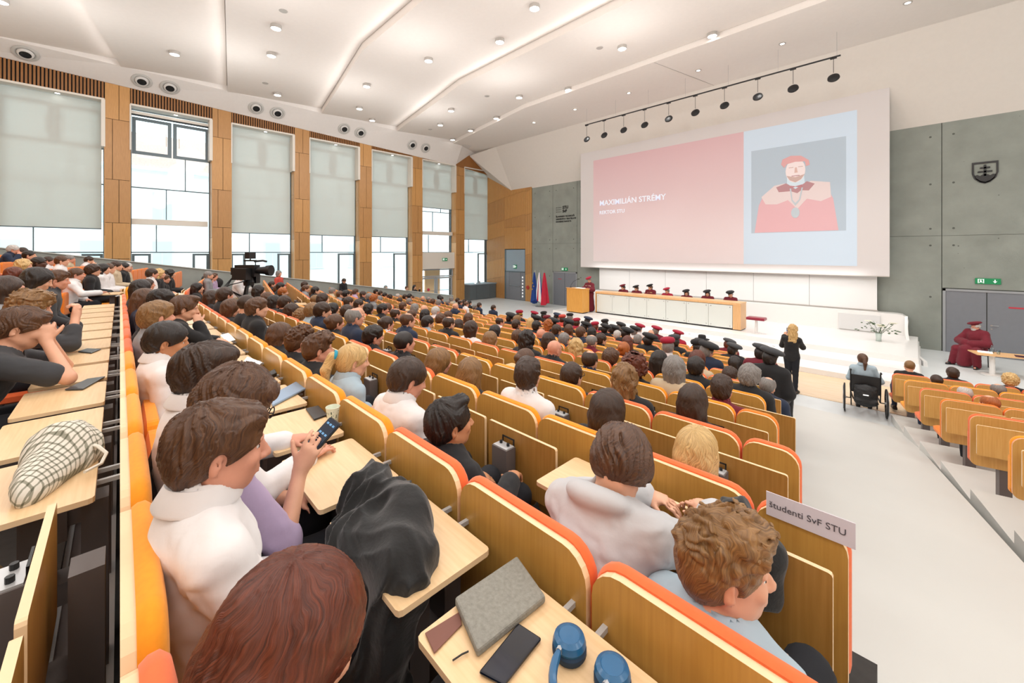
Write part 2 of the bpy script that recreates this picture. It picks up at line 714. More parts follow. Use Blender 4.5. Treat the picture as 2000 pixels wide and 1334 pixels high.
def door(name, x0, x1, zt, split, mleaf, y=YF, sign=None):
    d = empty(name, ((x0 + x1) / 2, y, 0))
    tag(d, kind='structure')
    L = lambda a: a - (x0 + x1) / 2
    f = MB()
    f.box((L(x0), -0.03, 0), (L(x0) + 0.07, 0.06, zt)).box((L(x1) - 0.07, -0.03, 0), (L(x1), 0.06, zt)).box((L(x0), -0.03, zt - 0.07), (L(x1), 0.06, zt))
    f.build('door_frame', M_DOORF, d)
    xa = x0 + 0.07
    for (a, b, side) in ((x0 + 0.075, split - 0.012, 1), (split + 0.012, x1 - 0.075, -1)):
        leaf = MB().box((L(a), -0.005, 0.01), (L(b), 0.045, zt - 0.075)).build('door_leaf', mleaf, d)
        if side == -1:
            h = MB()
            hx = L(a) + 0.09
            h.cyl((hx, -0.005, 1.05), (hx, -0.05, 1.05), 0.012).cyl((hx, -0.05, 1.05), (hx + 0.15, -0.05, 1.05), 0.011)
            h.cyl((hx, -0.005, 1.05), (hx, -0.012, 1.05), 0.03).cyl((hx, -0.005, 0.93), (hx, -0.012, 0.93), 0.025)
            h.build('door_handle', M_STEEL, leaf)
    return d


d1 = door('door_1', -17.19, -15.21, 2.22, -16.2, M_DOOR)
d2 = door('door_2', 0.65, 3.29, 2.22, 1.66, M_DOOR)
M_REDL = mat('red_notice', '#C23A4A', 0.6, vary=0)
box('door_notice', (-0.55, -0.012, 1.72), (-0.25, -0.005, 1.76), M_REDL, d1)
box('door_notice', (0.15, -0.012, 1.66), (0.5, -0.005, 1.71), M_REDL, d2)


def exit_sign(c, w, h, label, rz=0.0, arrow='r'):
    e = empty('exit_sign', c, rz, label, 'sign')
    MB().box((-w / 2, -0.04, -h / 2), (w / 2, 0, h / 2)).build('sign_body', M_GREEN, e)
    s = MB()
    y = -0.043
    # running figure by a doorway
    a = h / 2

    def q(pts):
        n = len(pts)
        vs = [(x * a, y, z * a) for x, z in pts] + [(x * a, -0.039, z * a) for x, z in pts]
        s.add(vs, [tuple(range(n)), tuple(range(2 * n - 1, n - 1, -1))] + [(i, i + n, (i + 1) % n + n, (i + 1) % n) for i in range(n)])
    X = -w / 2 / a * 0.55
    q([(X - .7, -.7), (X - .5, -.7), (X - .5, .7), (X - .7, .7)])
    q([(X + .55, -.7), (X + .75, -.7), (X + .75, .7), (X + .55, .7)])
    q([(X - .7, .55), (X + .75, .55), (X + .75, .7), (X - .7, .7)])
    q([(X - .1, .25), (X + .1, .25), (X + .1, .45), (X - .1, .45)])
    q([(X - .3, .15), (X + .35, .05), (X + .3, -.05), (X - .3, 0)])
    q([(X - .12, .2), (X + .12, .2), (X + .15, -.25), (X - .1, -.25)])
    q([(X - .1, -.2), (X + .05, -.25), (X - .3, -.65), (X - .42, -.6)])
    q([(X + .02, -.22), (X + .15, -.2), (X + .4, -.5), (X + .28, -.6)])
    A = w / 2 / a * 0.55
    if arrow == 'd':
        q([(A - .12, 0), (A + .12, 0), (A + .12, .6), (A - .12, .6)])
        q([(A - .5, .1), (A, -.6), (A + .5, .1), (A + .1, -.1), (A - .1, -.1)])
    else:
        q([(A - .45, -.4), (A + .5, 0), (A - .45, .4)])
    s.build('pictogram', M_SIGNW, e)
    return e


exit_sign((-16.2, YF - 0.0, 2.4), 0.5, 0.2, 'green running-man exit sign above grey double door beside the flags', arrow='d')
exit_sign((1.68, YF - 0.0, 2.53), 0.56, 0.19, 'green exit sign above grey double door at the right, under the crest', arrow='d')

# ---------------------------------------------------------------- front wall: oak part with its door niche
ow = empty('wall_front_oak', (0, YF, 0))
tag(ow, kind='structure')
MB().box((-24.3, 0.0, 0), (-19.1, 0.03, 10.5)).build('dark_backing', M_GAP, ow)


def slant_panel(x0, x1, zb0, zb1, zt0, zt1, m=M_OAKL, y0=-0.05, n=None, parent=ow):
    """a front-wall panel whose lower and upper edges slant; n: fine vertical grooves"""
    mb = MB()
    n = n or max(1, int((x1 - x0) / 0.16))
    g = 0.006
    for k in range(n):
        a, b = k / n, (k + 1) / n
        xa, xb = x0 + (x1 - x0) * a + g, x0 + (x1 - x0) * b - g
        la, lb = zb0 + (zb1 - zb0) * a, zb0 + (zb1 - zb0) * b
        ta, tb = zt0 + (zt1 - zt0) * a, zt0 + (zt1 - zt0) * b
        yy = y0
        vs = [(xa, yy, la + g), (xb, yy, lb + g), (xb, 0, lb + g), (xa, 0, la + g), (xa, yy, ta - g), (xb, yy, tb - g), (xb, 0, tb - g), (xa, 0, ta - g)]
        mb.add(vs, [(3, 2, 1, 0), (4, 5, 6, 7), (0, 1, 5, 4), (1, 2, 6, 5), (2, 3, 7, 6), (3, 0, 4, 7)])
    return mb.build('oak_panel', m, parent)


XA, XB, XC, XD = -23.95, -21.88, -19.72, -19.1
lv = [0.0, 1.35, 2.75, 4.45, 5.6, 7.3, 9.6]
for k in range(6):
    s0, s1 = (0 if k == 0 else 0.12 * k - 0.35), (0.12 * (k + 1) - 0.35 if k < 5 else 0)
    za, zb = lv[k], lv[k + 1]
    slant_panel(XA, XB, za, za + (0.35 if k else 0), zb, zb + 0.35, m=(M_OAKL if k % 2 else M_OAK))
for k in range(3, 6):
    za, zb = lv[k], lv[k + 1]
    if k == 3:
        slant_panel(XB, XC, 3.75, 3.75, 5.35, 5.35, M_OAKL, n=28)
        slant_panel(XB, XC, 5.35, 5.35, 5.95, 6.25, M_OAK, n=14)
    else:
        slant_panel(XB, XC, za + 0.35, za + 0.65, zb + 0.35, zb + 0.65, M_OAKL)
for k in range(6):
    za, zb = lv[k], lv[k + 1]
    slant_panel(XC, XD, za + (0.55 if k else 0), za + (0.7 if k else 0), zb + 0.55, zb + 0.7, m=(M_OAKL if k % 2 == 0 else M_OAK), n=3)
# niche: transom panel and grey double door
nd = empty('door_3', ((XB + XC) / 2, YF + 0.02, 0))
tag(nd, kind='structure')
hw = (XC - XB) / 2
MB().box((-hw, -0.06, 0), (-hw + 0.14, 0, 3.72)).box((-hw, -0.06, 2.04), (hw, 0, 2.12)).box((hw - 0.06, -0.06, 0), (hw, 0, 3.72)).build('door_frame', M_FRAME, nd)
MB().box((-hw + 0.14, -0.04, 2.12), (hw - 0.06, 0, 3.7)).build('transom_panel', M_BLUEG, nd)
lf = MB().box((-hw + 0.5, -0.05, 0.01), (hw - 0.5, 0, 2.03)).build('door_leaf', M_DOOR, nd)
MB().box((-hw + 0.14, -0.045, 0.01), (-hw + 0.48, 0, 2.03)).build('door_leaf', M_DOOR, nd)
MB().box((hw - 0.48, -0.045, 0.01), (hw - 0.06, 0, 2.03)).build('door_leaf', M_DOOR, nd)
MB().cyl((-0.5, -0.1, 1.08), (0.5, -0.1, 1.02), 0.018).cyl((-0.48, -0.1, 1.08), (-0.48, -0.04, 1.08), 0.02).cyl((0.48, -0.1, 1.02), (0.48, -0.04, 1.02), 0.02).build('push_bar', M_STEEL, nd)
rr = random.Random(9)
mbp = MB()
for k in range(7):
    mbp.box((hw - 0.34, -0.05, 0.25 + k * 0.23), (hw - 0.24, -0.044, 0.37 + k * 0.23))
mbp.build('notice_strip', M_SIGNW, nd)
exit_sign(((XB + XC) / 2 + 0.05, YF - 0.03, 2.45), 0.3, 0.26, 'small green exit sign on blue-grey panel above the door in the oak wall')
for (xx, zz) in ((-19.45, 1.0),):
    b = tag(MB().cyl((xx, YF - 0.055, zz), (xx, YF - 0.1, zz), 0.14, n=16).build('fire_alarm_sounder', mat('alarm_red', '#B7352B', 0.5, vary=0)), 'small round red alarm on oak panel right of the niche door', 'alarm')

# ---------------------------------------------------------------- window wall
wl = empty('wall_left', (0, 0, 0))
tag(wl, kind='structure')
WIN = []
for k in range(-1, 7):
    yr = -0.45 + 3.56 * k
    WIN.append((k, yr - 2.8, yr))


def ztop(y):
    return 10.49 - 0.0415 * y


ZH = 9.78
MB().box((XG - 0.45, YB, -0.1), (XG - 0.05, YF, 0.02)).build('sill_slab', M_PARA, wl)
# columns between windows
rr = random.Random(21)
for k, (n, y0, y1) in enumerate(WIN):
    ya, yb = y1, (WIN[k + 1][1] if k + 1 < len(WIN) else None)
    if yb is None:
        break
    yb = max(ya + 0.7, yb)
    MB().box((XG - 0.3, ya + 0.02, 0), (XW - 0.03, yb - 0.02, ztop(ya) + 0.3)).build('column_core', M_GAP, wl)
    # staggered oak cladding on the face
    lvls = [0.0, 1.3, 3.1, 4.6, 6.4, 8.9, ztop(ya)]
    sh = rr.uniform(-0.35, 0.35)
    for q in range(6):
        za = lvls[q] + (sh if 0 < q else 0)
        zb = lvls[q + 1] + (sh if q < 5 else 0)
        sp = ya + (0.30 if (q + k) % 2 else 0.55) * (yb - ya)
        g = 0.008
        for (p, r_) in ((ya, sp), (sp, yb)):
            dz0 = 0.05
            vs = []
            zt0, zt1 = (ztop(p), ztop(r_)) if q == 5 else (zb, zb)
            vs = [(XW - 0.03, p + g, za + g), (XW, p + g, za + g), (XW, r_ - g, za + g), (XW - 0.03, r_ - g, za + g),
                  (XW - 0.03, p + g, zt0 - g), (XW, p + g, zt0 - g), (XW, r_ - g, zt1 - g), (XW - 0.03, r_ - g, zt1 - g)]
            MB().add(vs, [(3, 2, 1, 0), (4, 5, 6, 7), (0, 1, 5, 4), (1, 2, 6, 5), (2, 3, 7, 6), (3, 0, 4, 7)]).build('oak_panel', M_OAK if (q + k) % 3 else M_OAKL, wl)
    # reveals: oak below, beige upper box; the near side too
    for (yy, s) in ((ya, 1), (yb, -1)):
        lo_y, hi_y = (yy - 0.012, yy + 0.018) if s == 1 else (yy - 0.018, yy + 0.012)
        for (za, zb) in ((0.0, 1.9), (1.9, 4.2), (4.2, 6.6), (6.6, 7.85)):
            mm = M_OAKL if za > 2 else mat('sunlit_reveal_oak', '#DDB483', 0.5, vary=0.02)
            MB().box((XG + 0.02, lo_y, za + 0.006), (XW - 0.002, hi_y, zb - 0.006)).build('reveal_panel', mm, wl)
        ly, hy = (yy - 0.10, yy + 0.018) if s == 1 else (yy - 0.018, yy + 0.03)
        MB().box((XG + 0.02, ly, 7.85), (XW + 0.03, hy, ZH)).build('blind_side_box', M_BEIGE, wl)
# lintels with vertical oak slats, white soffit below
for k, (n, y0, y1) in enumerate(WIN):
    za = ZH
    MB().box((XG - 0.3, y0, za + 0.02), (XW - 0.05, y1, ztop(y0) + 0.25)).build('lintel_core', M_GAP, wl)
    s = MB()
    ns = 28
    for q in range(ns):
        ya = y0 + (y1 - y0) * (q + 0.14) / ns
        yb = y0 + (y1 - y0) * (q + 0.72) / ns
        s.add([(XW - 0.05, ya, za + 0.05), (XW, ya, za + 0.05), (XW, yb, za + 0.05), (XW - 0.05, yb, za + 0.05),
               (XW - 0.05, ya, ztop(ya)), (XW, ya, ztop(ya)), (XW, yb, ztop(yb)), (XW - 0.05, yb, ztop(yb))],
              [(3, 2, 1, 0), (4, 5, 6, 7), (0, 1, 5, 4), (1, 2, 6, 5), (2, 3, 7, 6), (3, 0, 4, 7)])
    sl = s.build('oak_slats', M_OAKD, wl)
    sl['kind'] = 'stuff'
    MB().box((XG, y0, za - 0.03), (XW + 0.01, y1, za + 0.05)).build('soffit', M_BEIGE, wl)
    if n >= 0:
        sp = tag(empty('recessed_spotlight', (-23.65, (y0 + y1) / 2 + 0.1, za - 0.03)), 'small recessed spotlight glowing in soffit above %s window from the left' % ['first', 'second', 'third', 'fourth', 'fifth', 'sixth', 'seventh'][n], 'lamp', 'spotlights over the windows')
        MB().lathe([(0.0, -0.004), (0.075, -0.004), (0.075, 0.0)], (0, 0, 0), 14).build('lens', M_LAMP, sp)
        MB().lathe([(0.075, -0.008), (0.10, -0.008), (0.10, 0.0), (0.075, 0.0)], (0, 0, 0), 14).build('bezel', M_LAMPR, sp)
MB().add([(XW - 0.3, 17.35, 9.6), (XW, 17.35, 9.77), (XW, 20.0, 9.55), (XW, 20.8, 9.4), (XW, 20.8, 9.75), (XW, 18.6, 10.75), (XW, 17.35, 10.1)],
         [(1, 2, 3, 4, 5, 6)]).build('oak_panel', M_OAKD, wl)
ORD = ['first', 'second', 'third', 'fourth', 'fifth', 'sixth', 'seventh']


def frame_rect(mb, y0, y1, z0, z1, t=0.06, x=XG, d=0.08):
    mb.box((x - d / 2, y0, z0), (x + d / 2, y0 + t, z1)).box((x - d / 2, y1 - t, z0), (x + d / 2, y1, z1))
    mb.box((x - d / 2, y0 + t, z0), (x + d / 2, y1 - t, z0 + t)).box((x - d / 2, y0 + t, z1 - t), (x + d / 2, y1 - t, z1))
    return mb


for k, (n, y0, y1) in enumerate(WIN):
    w = empty('window_%d' % (k + 1), (0, 0, 0))
    tag(w, kind='structure')
    W = y1 - y0
    f = MB()
    frame_rect(f, y0, y1, 0.0, ZH, 0.05)
    f.box((XG - 0.03, y0, 3.48), (XG + 0.04, y1, 3.53))
    f.box((XG - 0.03, y0, 6.33), (XG + 0.03, y1, 6.38))
    f.box((XG - 0.03, y0 + W * 0.30, 3.5), (XG + 0.03, y0 + W * 0.30 + 0.035, 4.72))
    f.box((XG - 0.03, y0 + W * 0.42, 4.95), (XG + 0.03, y0 + W * 0.42 + 0.035, 6.35))
    f.box((XG - 0.03, y0 + W * 0.66, 6.35), (XG + 0.03, y0 + W * 0.66 + 0.035, 7.85))
    f.build('window_frame', M_FRAME, w)
    if n != 5:
        for (a, b) in (((0.02, 0.24), (0.76, 0.98)) if n in (0, 1, 2) else ((0.62, 0.98),)):
            c = MB()
            frame_rect(c, y0 + W * a, y0 + W * b, 0.08, 3.44, 0.09, XG + 0.03)
            c.build('casement', M_FRAME, w)
        if n >= 3:
            MB().box((XG - 0.03, y0 + 0.12, 0.08), (XG + 0.03, y0 + 0.2, 4.5)).build('mullion', M_FRAME, w)
    for (a, b) in ((0.02, 0.49), (0.51, 0.98)):
        c = MB()
        frame_rect(c, y0 + W * a, y0 + W * b, 7.82, 9.42, 0.13, XG + 0.03)
        cs = c.build('sash', M_FRAME, w)
        hx = y0 + W * (b - 0.07 if a < 0.3 else a + 0.07)
        MB().box((XG + 0.08, hx, 8.3), (XG + 0.1, hx + 0.03, 8.9)).build('sash_handle', M_BEIGE, cs)
    MB().box((XG - 0.008, y0 + 0.05, 0.05), (XG + 0.0, y1 - 0.05, ZH - 0.05)).build('pane', M_GLASS, w)
    # roller blinds
    if n == 1:
        bl = tag(empty('roller_blind', (0, 0, 0)), 'roller blind raised above the second window, its beige bottom rail hanging mid-window', 'blind', 'roller blinds')
        MB().box((XG + 0.12, y0 + 0.05, 4.72), (XG + 0.22, y1 - 0.12, 4.97)).build('bottom_rail', M_BEIGE, bl)
        MB().box((XG + 0.1, y0 + 0.03, 9.5), (XG + 0.3, y1 - 0.1, 9.62)).build('headbox', M_BEIGE, bl)
        MB().box((XG + 0.1, y0 + 0.03, 9.46), (XG + 0.26, y1 - 0.1, 9.5)).build('blind_slot', M_BLACK, bl)
    else:
        zb = 6.62 if n == 5 else 4.49
        bl = tag(empty('roller_blind', (0, 0, 0)), 'translucent off-white roller blind pulled %s over the %s window from the left' % ('half way down' if n == 5 else 'low', ORD[n] if n >= 0 else 'rearmost'), 'blind', 'roller blinds')
        mb = MB()
        nseg = 12
        vs, fs = [], []
        for q in range(nseg + 1):
            z = zb + (ZH - 0.05 - zb) * q / nseg
            x = XG + 0.16 + 0.006 * math.sin(q * 1.7 + n)
            vs += [(x, y0 + 0.04, z), (x, y1 - 0.1, z), (x - 0.003, y1 - 0.1, z), (x - 0.003, y0 + 0.04, z)]
        for q in range(nseg):
            for e in range(4):
                fs.append((q * 4 + e, q * 4 + (e + 1) % 4, (q + 1) * 4 + (e + 1) % 4, (q + 1) * 4 + e))
        mb.add(vs, fs)
        mb.build('fabric', M_BLIND, bl)
        MB().box((XG + 0.145, y0 + 0.04, zb - 0.03), (XG + 0.175, y1 - 0.1, zb + 0.012)).build('bottom_rail', M_FRAME, bl)
        if n == 5:
            MB().box((XG + 0.1, y0 + 0.05, 4.72), (XG + 0.25, y1 - 0.05, 4.97)).build('lower_rail', M_BEIGE, bl)
    if n == 5:
        MB().box((XG + 0.05, y0 + 0.02, 2.35), (XG + 0.45, y1 - 0.02, 3.5)).build('door_canopy', M_BEIGE, w)
        for (a, b) in ((0.04, 0.46), (0.48, 0.96)):
            c = MB()
            frame_rect(c, y0 + W * a, y0 + W * b, 0.02, 1.75, 0.1, XG + 0.25)
            lf = c.build('door_leaf', M_DOORF, w)
            MB().cyl((XG + 0.32, y0 + W * a + 0.1, 0.85), (XG + 0.32, y0 + W * b - 0.1, 0.8), 0.018).build('push_bar', M_STEEL, lf)
        c = MB()
        frame_rect(c, y0 + 0.05, y1 - 0.05, 1.78, 2.33, 0.08, XG + 0.25)
        c.build('transom_frame', M_DOORF, w)
        # draught lobby behind the door
        MB().box((XG - 1.4, y0 + W * 0.5, 0.0), (XG - 1.3, y1 - 0.1, 2.3)).build('lobby_wall', mat('lobby_oak', '#E0A878', 0.6, vary=0.02), w)
e = exit_sign((XG + 0.47, WIN[6][1] + 1.9, 3.0), 0.42, 0.2, 'green exit sign on beige canopy over the glass side door')
e.rotation_euler = (0, 0, R(90))
tag(MB().cyl((XW + 0.0, 15.0, 0.95), (XW + 0.06, 15.0, 0.95), 0.1, n=14).build('fire_alarm_button', M_REDL), 'small round red alarm on oak column beside the glass side door', 'alarm')

# plaster band above the windows with air nozzles
band = MB()
ys = [YB, -4, 0, 4, 8, 12, 15.7, 17.3]
vs, fs = [], []
for y in ys:
    vs += [(XW, y, ztop(y)), (-22.6, y, 11.05), (-22.6, y, 11.4), (XW - 0.4, y, 11.4), (XW - 0.4, y, ztop(y))]
for a in range(len(ys) - 1):
    for e_ in range(5):
        fs.append((a * 5 + e_, a * 5 + (e_ + 1) % 5, (a + 1) * 5 + (e_ + 1) % 5, (a + 1) * 5 + e_))
fs += [(4, 3, 2, 1, 0), tuple(range((len(ys) - 1) * 5, len(ys) * 5))]
band.add(vs, fs)
tag(band.build('ceiling_band', M_WHITE), kind='structure')
for j, (px, py) in enumerate(((50, 91), (277, 148), (332, 160), (500, 205), (542, 213), (672, 246), (704, 254), (805, 280), (831, 286))):
    p = at_x(px, py, -23.02)
    zt = ztop(p.y)
    tt = 0.5
    p = Vector((XW + 0.8 * tt, p.y, zt + (11.05 - zt) * tt))
    nrm = Vector((11.05 - zt, 0, -0.8)).normalized()
    nz = empty('air_nozzle', p, 0, 'round white air nozzle with black throat, %s from the left above the windows' % ['first', 'second', 'third', 'fourth', 'fifth', 'sixth', 'seventh', 'eighth', 'ninth'][j], 'vent', 'air nozzles above the windows')
    nz.rotation_euler = nrm.to_track_quat('Z', 'Y').to_euler()
    MB().lathe([(0.24, 0.0), (0.34, 0.0), (0.335, 0.015), (0.27, 0.03), (0.24, 0.012)], n=28).build('outer_ring', mat('nozzle_outer', '#BDBCB8', 0.5, vary=0), nz, autosmooth=True)
    MB().lathe([(0.15, 0.0), (0.22, 0.02), (0.20, 0.07), (0.155, 0.085), (0.14, 0.02)], n=28).build('nozzle_ring', mat('nozzle_ring', '#D6D5D2', 0.5, vary=0), nz, autosmooth=True)
    MB().lathe([(0.0, 0.03), (0.14, 0.05), (0.15, 0.08), (0.15, 0.0), (0.0, 0.0)], n=24).build('throat', M_BLACK, nz)

# ---------------------------------------------------------------- ceiling: stepped plaster panels with cove light
ceil = empty('ceiling', (0, 0, 0))
tag(ceil, kind='structure')
EDGE = [-9.0, -5.3, -1.32, 2.24, 6.44, 10.9, 15.15]


def cfold(x, y):
    """panel edges run across the hall, then fan towards the stage near the windows"""
    return y + max(0.0, (-14.5 - x)) * 0.166


for a in range(len(EDGE) - 1):
    ya, yb = EDGE[a], EDGE[a + 1]
    xsx = [-23.0, -14.5, -6, 2, XR]
    vs, fs = [], []
    zl, zh = 11.03, 11.30
    for x in xsx:
        vs += [(x, cfold(x, ya), zl), (x, cfold(x, yb) - 0.02, zh), (x, cfold(x, yb) - 0.02, zh + 0.15), (x, cfold(x, ya) + 0.1, zh + 0.15), (x, cfold(x, ya), zh + 0.1)]
    m_ = 5
    for q in range(len(xsx) - 1):
        for e_ in range(m_):
            fs.append((q * m_ + e_, q * m_ + (e_ + 1) % m_, (q + 1) * m_ + (e_ + 1) % m_, (q + 1) * m_ + e_))
    fs += [tuple(range(m_ - 1, -1, -1)), tuple(range((len(xsx) - 1) * m_, len(xsx) * m_))]
    MB().add(vs, fs).build('ceiling_panel', M_CEIL, ceil)
    # cove strip set just above the lower lip, washing the panel behind
    if a >= 1:
        for (x0, x1) in ((-22.5, -14.5), (-14.5, -4), (-4, 6)):
            cx = (x0 + x1) / 2
            yy = cfold(cx, ya) - 0.16
            area('cove_light', (cx, yy, 11.02), (R(180 + 62), 0, math.atan(-0.166) if x1 <= -14.5 else 0), x1 - x0, 0.05, 1.1 * (x1 - x0), (1, 0.95, 0.93))
vs = [(-23.0, 17.2, 11.03), (-14.5, 15.15, 11.12), (XR, 15.15, 11.12), (XR, 19.1, 11.03), (-23.0, 19.1, 11.03)]
vs = [(-23.4, cfold(-23.4, 15.15), 11.08), (-14.5, 15.15, 11.08), (XR, 15.15, 11.08), (XR, 19.15, 11.03), (-23.4, 19.15, 11.03)]
n5 = len(vs)
MB().add(vs + [(x, y, 11.45) for x, y, z in vs], [(4, 3, 2, 1, 0), (5, 6, 7, 8, 9)] + [(i, (i + 1) % 5, 5 + (i + 1) % 5, 5 + i) for i in range(5)]).build('ceiling_panel', M_CEIL, ceil)
MB().add([(-7.35, 15.2, 11.072), (-7.33, 15.2, 11.072), (-6.4, 19.1, 11.024), (-6.42, 19.1, 11.024), (-7.35, 15.2, 11.08), (-7.33, 15.2, 11.08), (-6.4, 19.1, 11.03), (-6.42, 19.1, 11.03)],
         [(0, 1, 2, 3), (4, 5, 6, 7), (0, 4, 5, 1), (1, 5, 6, 2), (2, 6, 7, 3), (3, 7, 4, 0)]).build('ceiling_joint', M_LAMPR, ceil)
MB().box((-24.4, YB, 11.46), (XR, YF + 0.3, 11.7)).build('ceiling_deck', M_CEIL, ceil)
# sloping bulkhead above the screen
bk = MB()
A_ = (XR, YF, 8.13)
B_ = (-21.1, YF, 8.05)
C_ = (-24.1, YF, 9.55)
D_ = (-23.45, 18.6, 10.7)
E_ = (-23.45, 19.12, 11.04)
F_ = (XR, 19.12, 11.04)
bk.add([A_, B_, C_, D_, E_, F_, (-21.1, 19.12, 11.04)], [(0, 1, 6, 5), (1, 2, 3, 6), (3, 4, 6)])
bko = bk.build('ceiling_bulkhead', M_BULK)
tag(bko, kind='structure')
md = bko.modifiers.new('thick', 'SOLIDIFY')
md.thickness = 0.05
md.offset = -1 if False else 1
# unseen sides that close the hall
tag(box('wall_right', (XR, YB, 0), (XR + 0.2, YF + 0.3, 11.5), M_WHITE), kind='structure')
tag(box('wall_back', (-24.4, YB - 0.2, 0), (XR, YB, 11.5), M_OAKL), kind='structure')

MB().add([(-22.6, 17.2, 11.06), (XW, 17.2, ztop(17.3)), D_, E_, (-21.1, 19.12, 11.05), (-21.5, 17.2, 11.08)], [(0, 1, 2, 3), (0, 3, 4, 5)]).build('corner_plaster', M_WHITE, bko)
MB().box((XG - 0.3, YB, ZH), (XG - 0.06, YF + 0.02, 11.5)).build('upper_wall', M_OAKD, wl)

# ceiling luminaires
LP = [(539, 53), (530, 107), (341, 104), (542, 184), (1044, 14), (976, 80), (837, 117), (716, 167), (702, 211), (727, 234), (881, 215), (860, 243),
      (884, 272), (1014, 189), (969, 230), (919, 254), (1110, 174), (1215, 93), (1391, 68), (2, 1)]
dl_body = MB().lathe([(0.10, 0.0), (0.165, 0.0), (0.17, -0.02), (0.17, -0.11), (0.155, -0.125), (0.14, -0.11), (0.10, -0.11)], n=24).mesh('lamp_housing')
dl_body.materials.append(M_LAMPR)
dl_lens = MB().lathe([(0.0, -0.1), (0.145, -0.1), (0.145, -0.118), (0.0, -0.122)], n=24).mesh('lamp_diffuser')
dl_lens.materials.append(M_LAMP)
ZP = [11.10, 11.17]


def ceil_z(x, y):
    for a in range(len(EDGE) - 1):
        if cfold(x, EDGE[a]) <= y < cfold(x, EDGE[a + 1]):
            t = (y - cfold(x, EDGE[a])) / (EDGE[a + 1] - EDGE[a])
            return 11.03 + 0.27 * t
    return 11.06


NUMW = ['first', 'second', 'third', 'fourth', 'fifth', 'sixth', 'seventh', 'eighth', 'ninth', 'tenth', 'eleventh', 'twelfth', 'thirteenth', 'fourteenth', 'fifteenth', 'sixteenth', 'seventeenth', 'eighteenth', 'nineteenth', 'twentieth',
        'twenty-first', 'twenty-second', 'twenty-third', 'twenty-fourth', 'twenty-fifth', 'twenty-sixth', 'twenty-seventh', 'twenty-eighth', 'twenty-ninth', 'thirtieth']
LP.sort()
for j, (px, py) in enumerate(LP):
    z = 11.1
    for _ in range(4):
        p = at_z(px, py, z - 0.06)
        z = ceil_z(p.x, p.y)
    e = empty('ceiling_downlight', (p.x, p.y, z), 0, 'round surface-mounted ceiling downlight, %s of the twenty counting from the left' % NUMW[j], 'lamp', 'round downlights on the ceiling')
    link('lamp_housing', dl_body, None, e)
    link('lamp_diffuser', dl_lens, None, e)
for j, (px, py) in enumerate(((1043, 240), (1123, 214), (1228, 182), (1364, 138), (1528, 86), (1773, 6))):
    p = at_z(px, py, 11.04)
    e = empty('recessed_downlight', (p.x, p.y, 11.055), 0, 'small bright recessed downlight near the screen, %s from the left' % NUMW[j], 'lamp', 'recessed downlights before the screen')
    MB().lathe([(0.0, -0.012), (0.07, -0.012), (0.07, 0.0)], n=14).build('lens', M_LAMP, e)
    MB().lathe([(0.07, -0.016), (0.11, -0.016), (0.11, 0.0), (0.07, 0.0)], n=14).build('bezel', M_LAMPR, e)
for j, (px, py) in enumerate(((553, 22), (518, 163), (1171, 94), (951, 188), (840, 253))):
    p = at_z(px, py, 11.12)
    z = ceil_z(p.x, p.y)
    p = at_z(px, py, z - 0.01)
    tag(MB().lathe([(0.0, -0.018), (0.11, -0.016), (0.13, 0.0)], (0, 0, 0), 18).build('ceiling_speaker', M_LAMPR, loc=(p.x, p.y, z)),
        'small flat grey ceiling disc, %s of five counting from the left' % ['fourth', 'third', 'fifth', 'second', 'first'][j] if False else 'small flat grey disc on ceiling near %s' % ['the top edge lamps', 'the lamp left of centre', 'the last ceiling step', 'the bent ceiling step', 'the front corner lamps'][j], 'speaker', 'grey discs on the ceiling')

# smoke detector dome near the corner
p = at_z(893, 298, 10.95)
tag(MB().lathe([(0.0, -0.14), (0.1, -0.12), (0.14, 0.0)], (0, 0, 0), 14).build('dome_camera', M_WHITE, loc=(p.x, p.y, 11.06), autosmooth=True), 'small white dome camera at the ceiling corner above last windows', 'camera')

# ---------------------------------------------------------------- spotlight track
YT = 17.5
p0, p1 = at_y(1143, 245, YT), at_y(1642, 107, YT)
zt_ = (p0.z + p1.z) / 2
tr = empty('lighting_track', ((p0.x + p1.x) / 2, YT, zt_), 0, 'long thin black lighting track hung in front of the screen', 'lamp')
hl = (p1.x - p0.x) / 2
MB().box((-hl, -0.025, -0.02), (hl, 0.025, 0.02)).build('rail', M_BLACK, tr)
for q in range(7):
    x = -hl + 0.1 + (2 * hl - 0.2) * q / 6
    MB().cyl((x, 0, 0.02), (x, 0, 11.06 - zt_), 0.004, n=5).build('suspension_wire', M_STEEL, tr)
SP = [(1146, 272), (1180, 264), (1218, 254), (1259, 244), (1306, 232), (1358, 220), (1415, 206), (1480, 189), (1549, 173), (1628, 152)]
for j, (px, py) in enumerate(SP):
    p = at_y(px, py, YT)
    s = empty('pendant_spotlight', (p.x, YT, p.z), 0, 'round black spotlight hanging from the track, %s from the left' % NUMW[j], 'lamp', 'black spotlights on the track')
    MB().box((-0.09, -0.03, zt_ - p.z - 0.06), (0.09, 0.03, zt_ - p.z - 0.02)).build('track_adapter', M_BLACK, s)
    MB().cyl((0, 0, 0.17), (0, 0, zt_ - p.z - 0.05), 0.009, n=6).build('stem', M_BLACK, s)
    Mx = Matrix.Rotation(R(-118), 4, 'X')
    h = MB()
    h.lathe([(0.0, -0.07), (0.10, -0.07), (0.165, -0.03), (0.175, 0.02), (0.15, 0.05), (0.12, 0.045), (0.0, 0.02)], n=22, M=Mx)
    h.build('spot_head', M_BLACK, s, autosmooth=True)
    h = MB()
    h.lathe([(0.0, 0.022), (0.115, 0.047), (0.0, 0.05)], n=18, M=Mx)
    h.build('spot_lens', mat('spot_lens', '#2A3330', 0.1, vary=0), s)

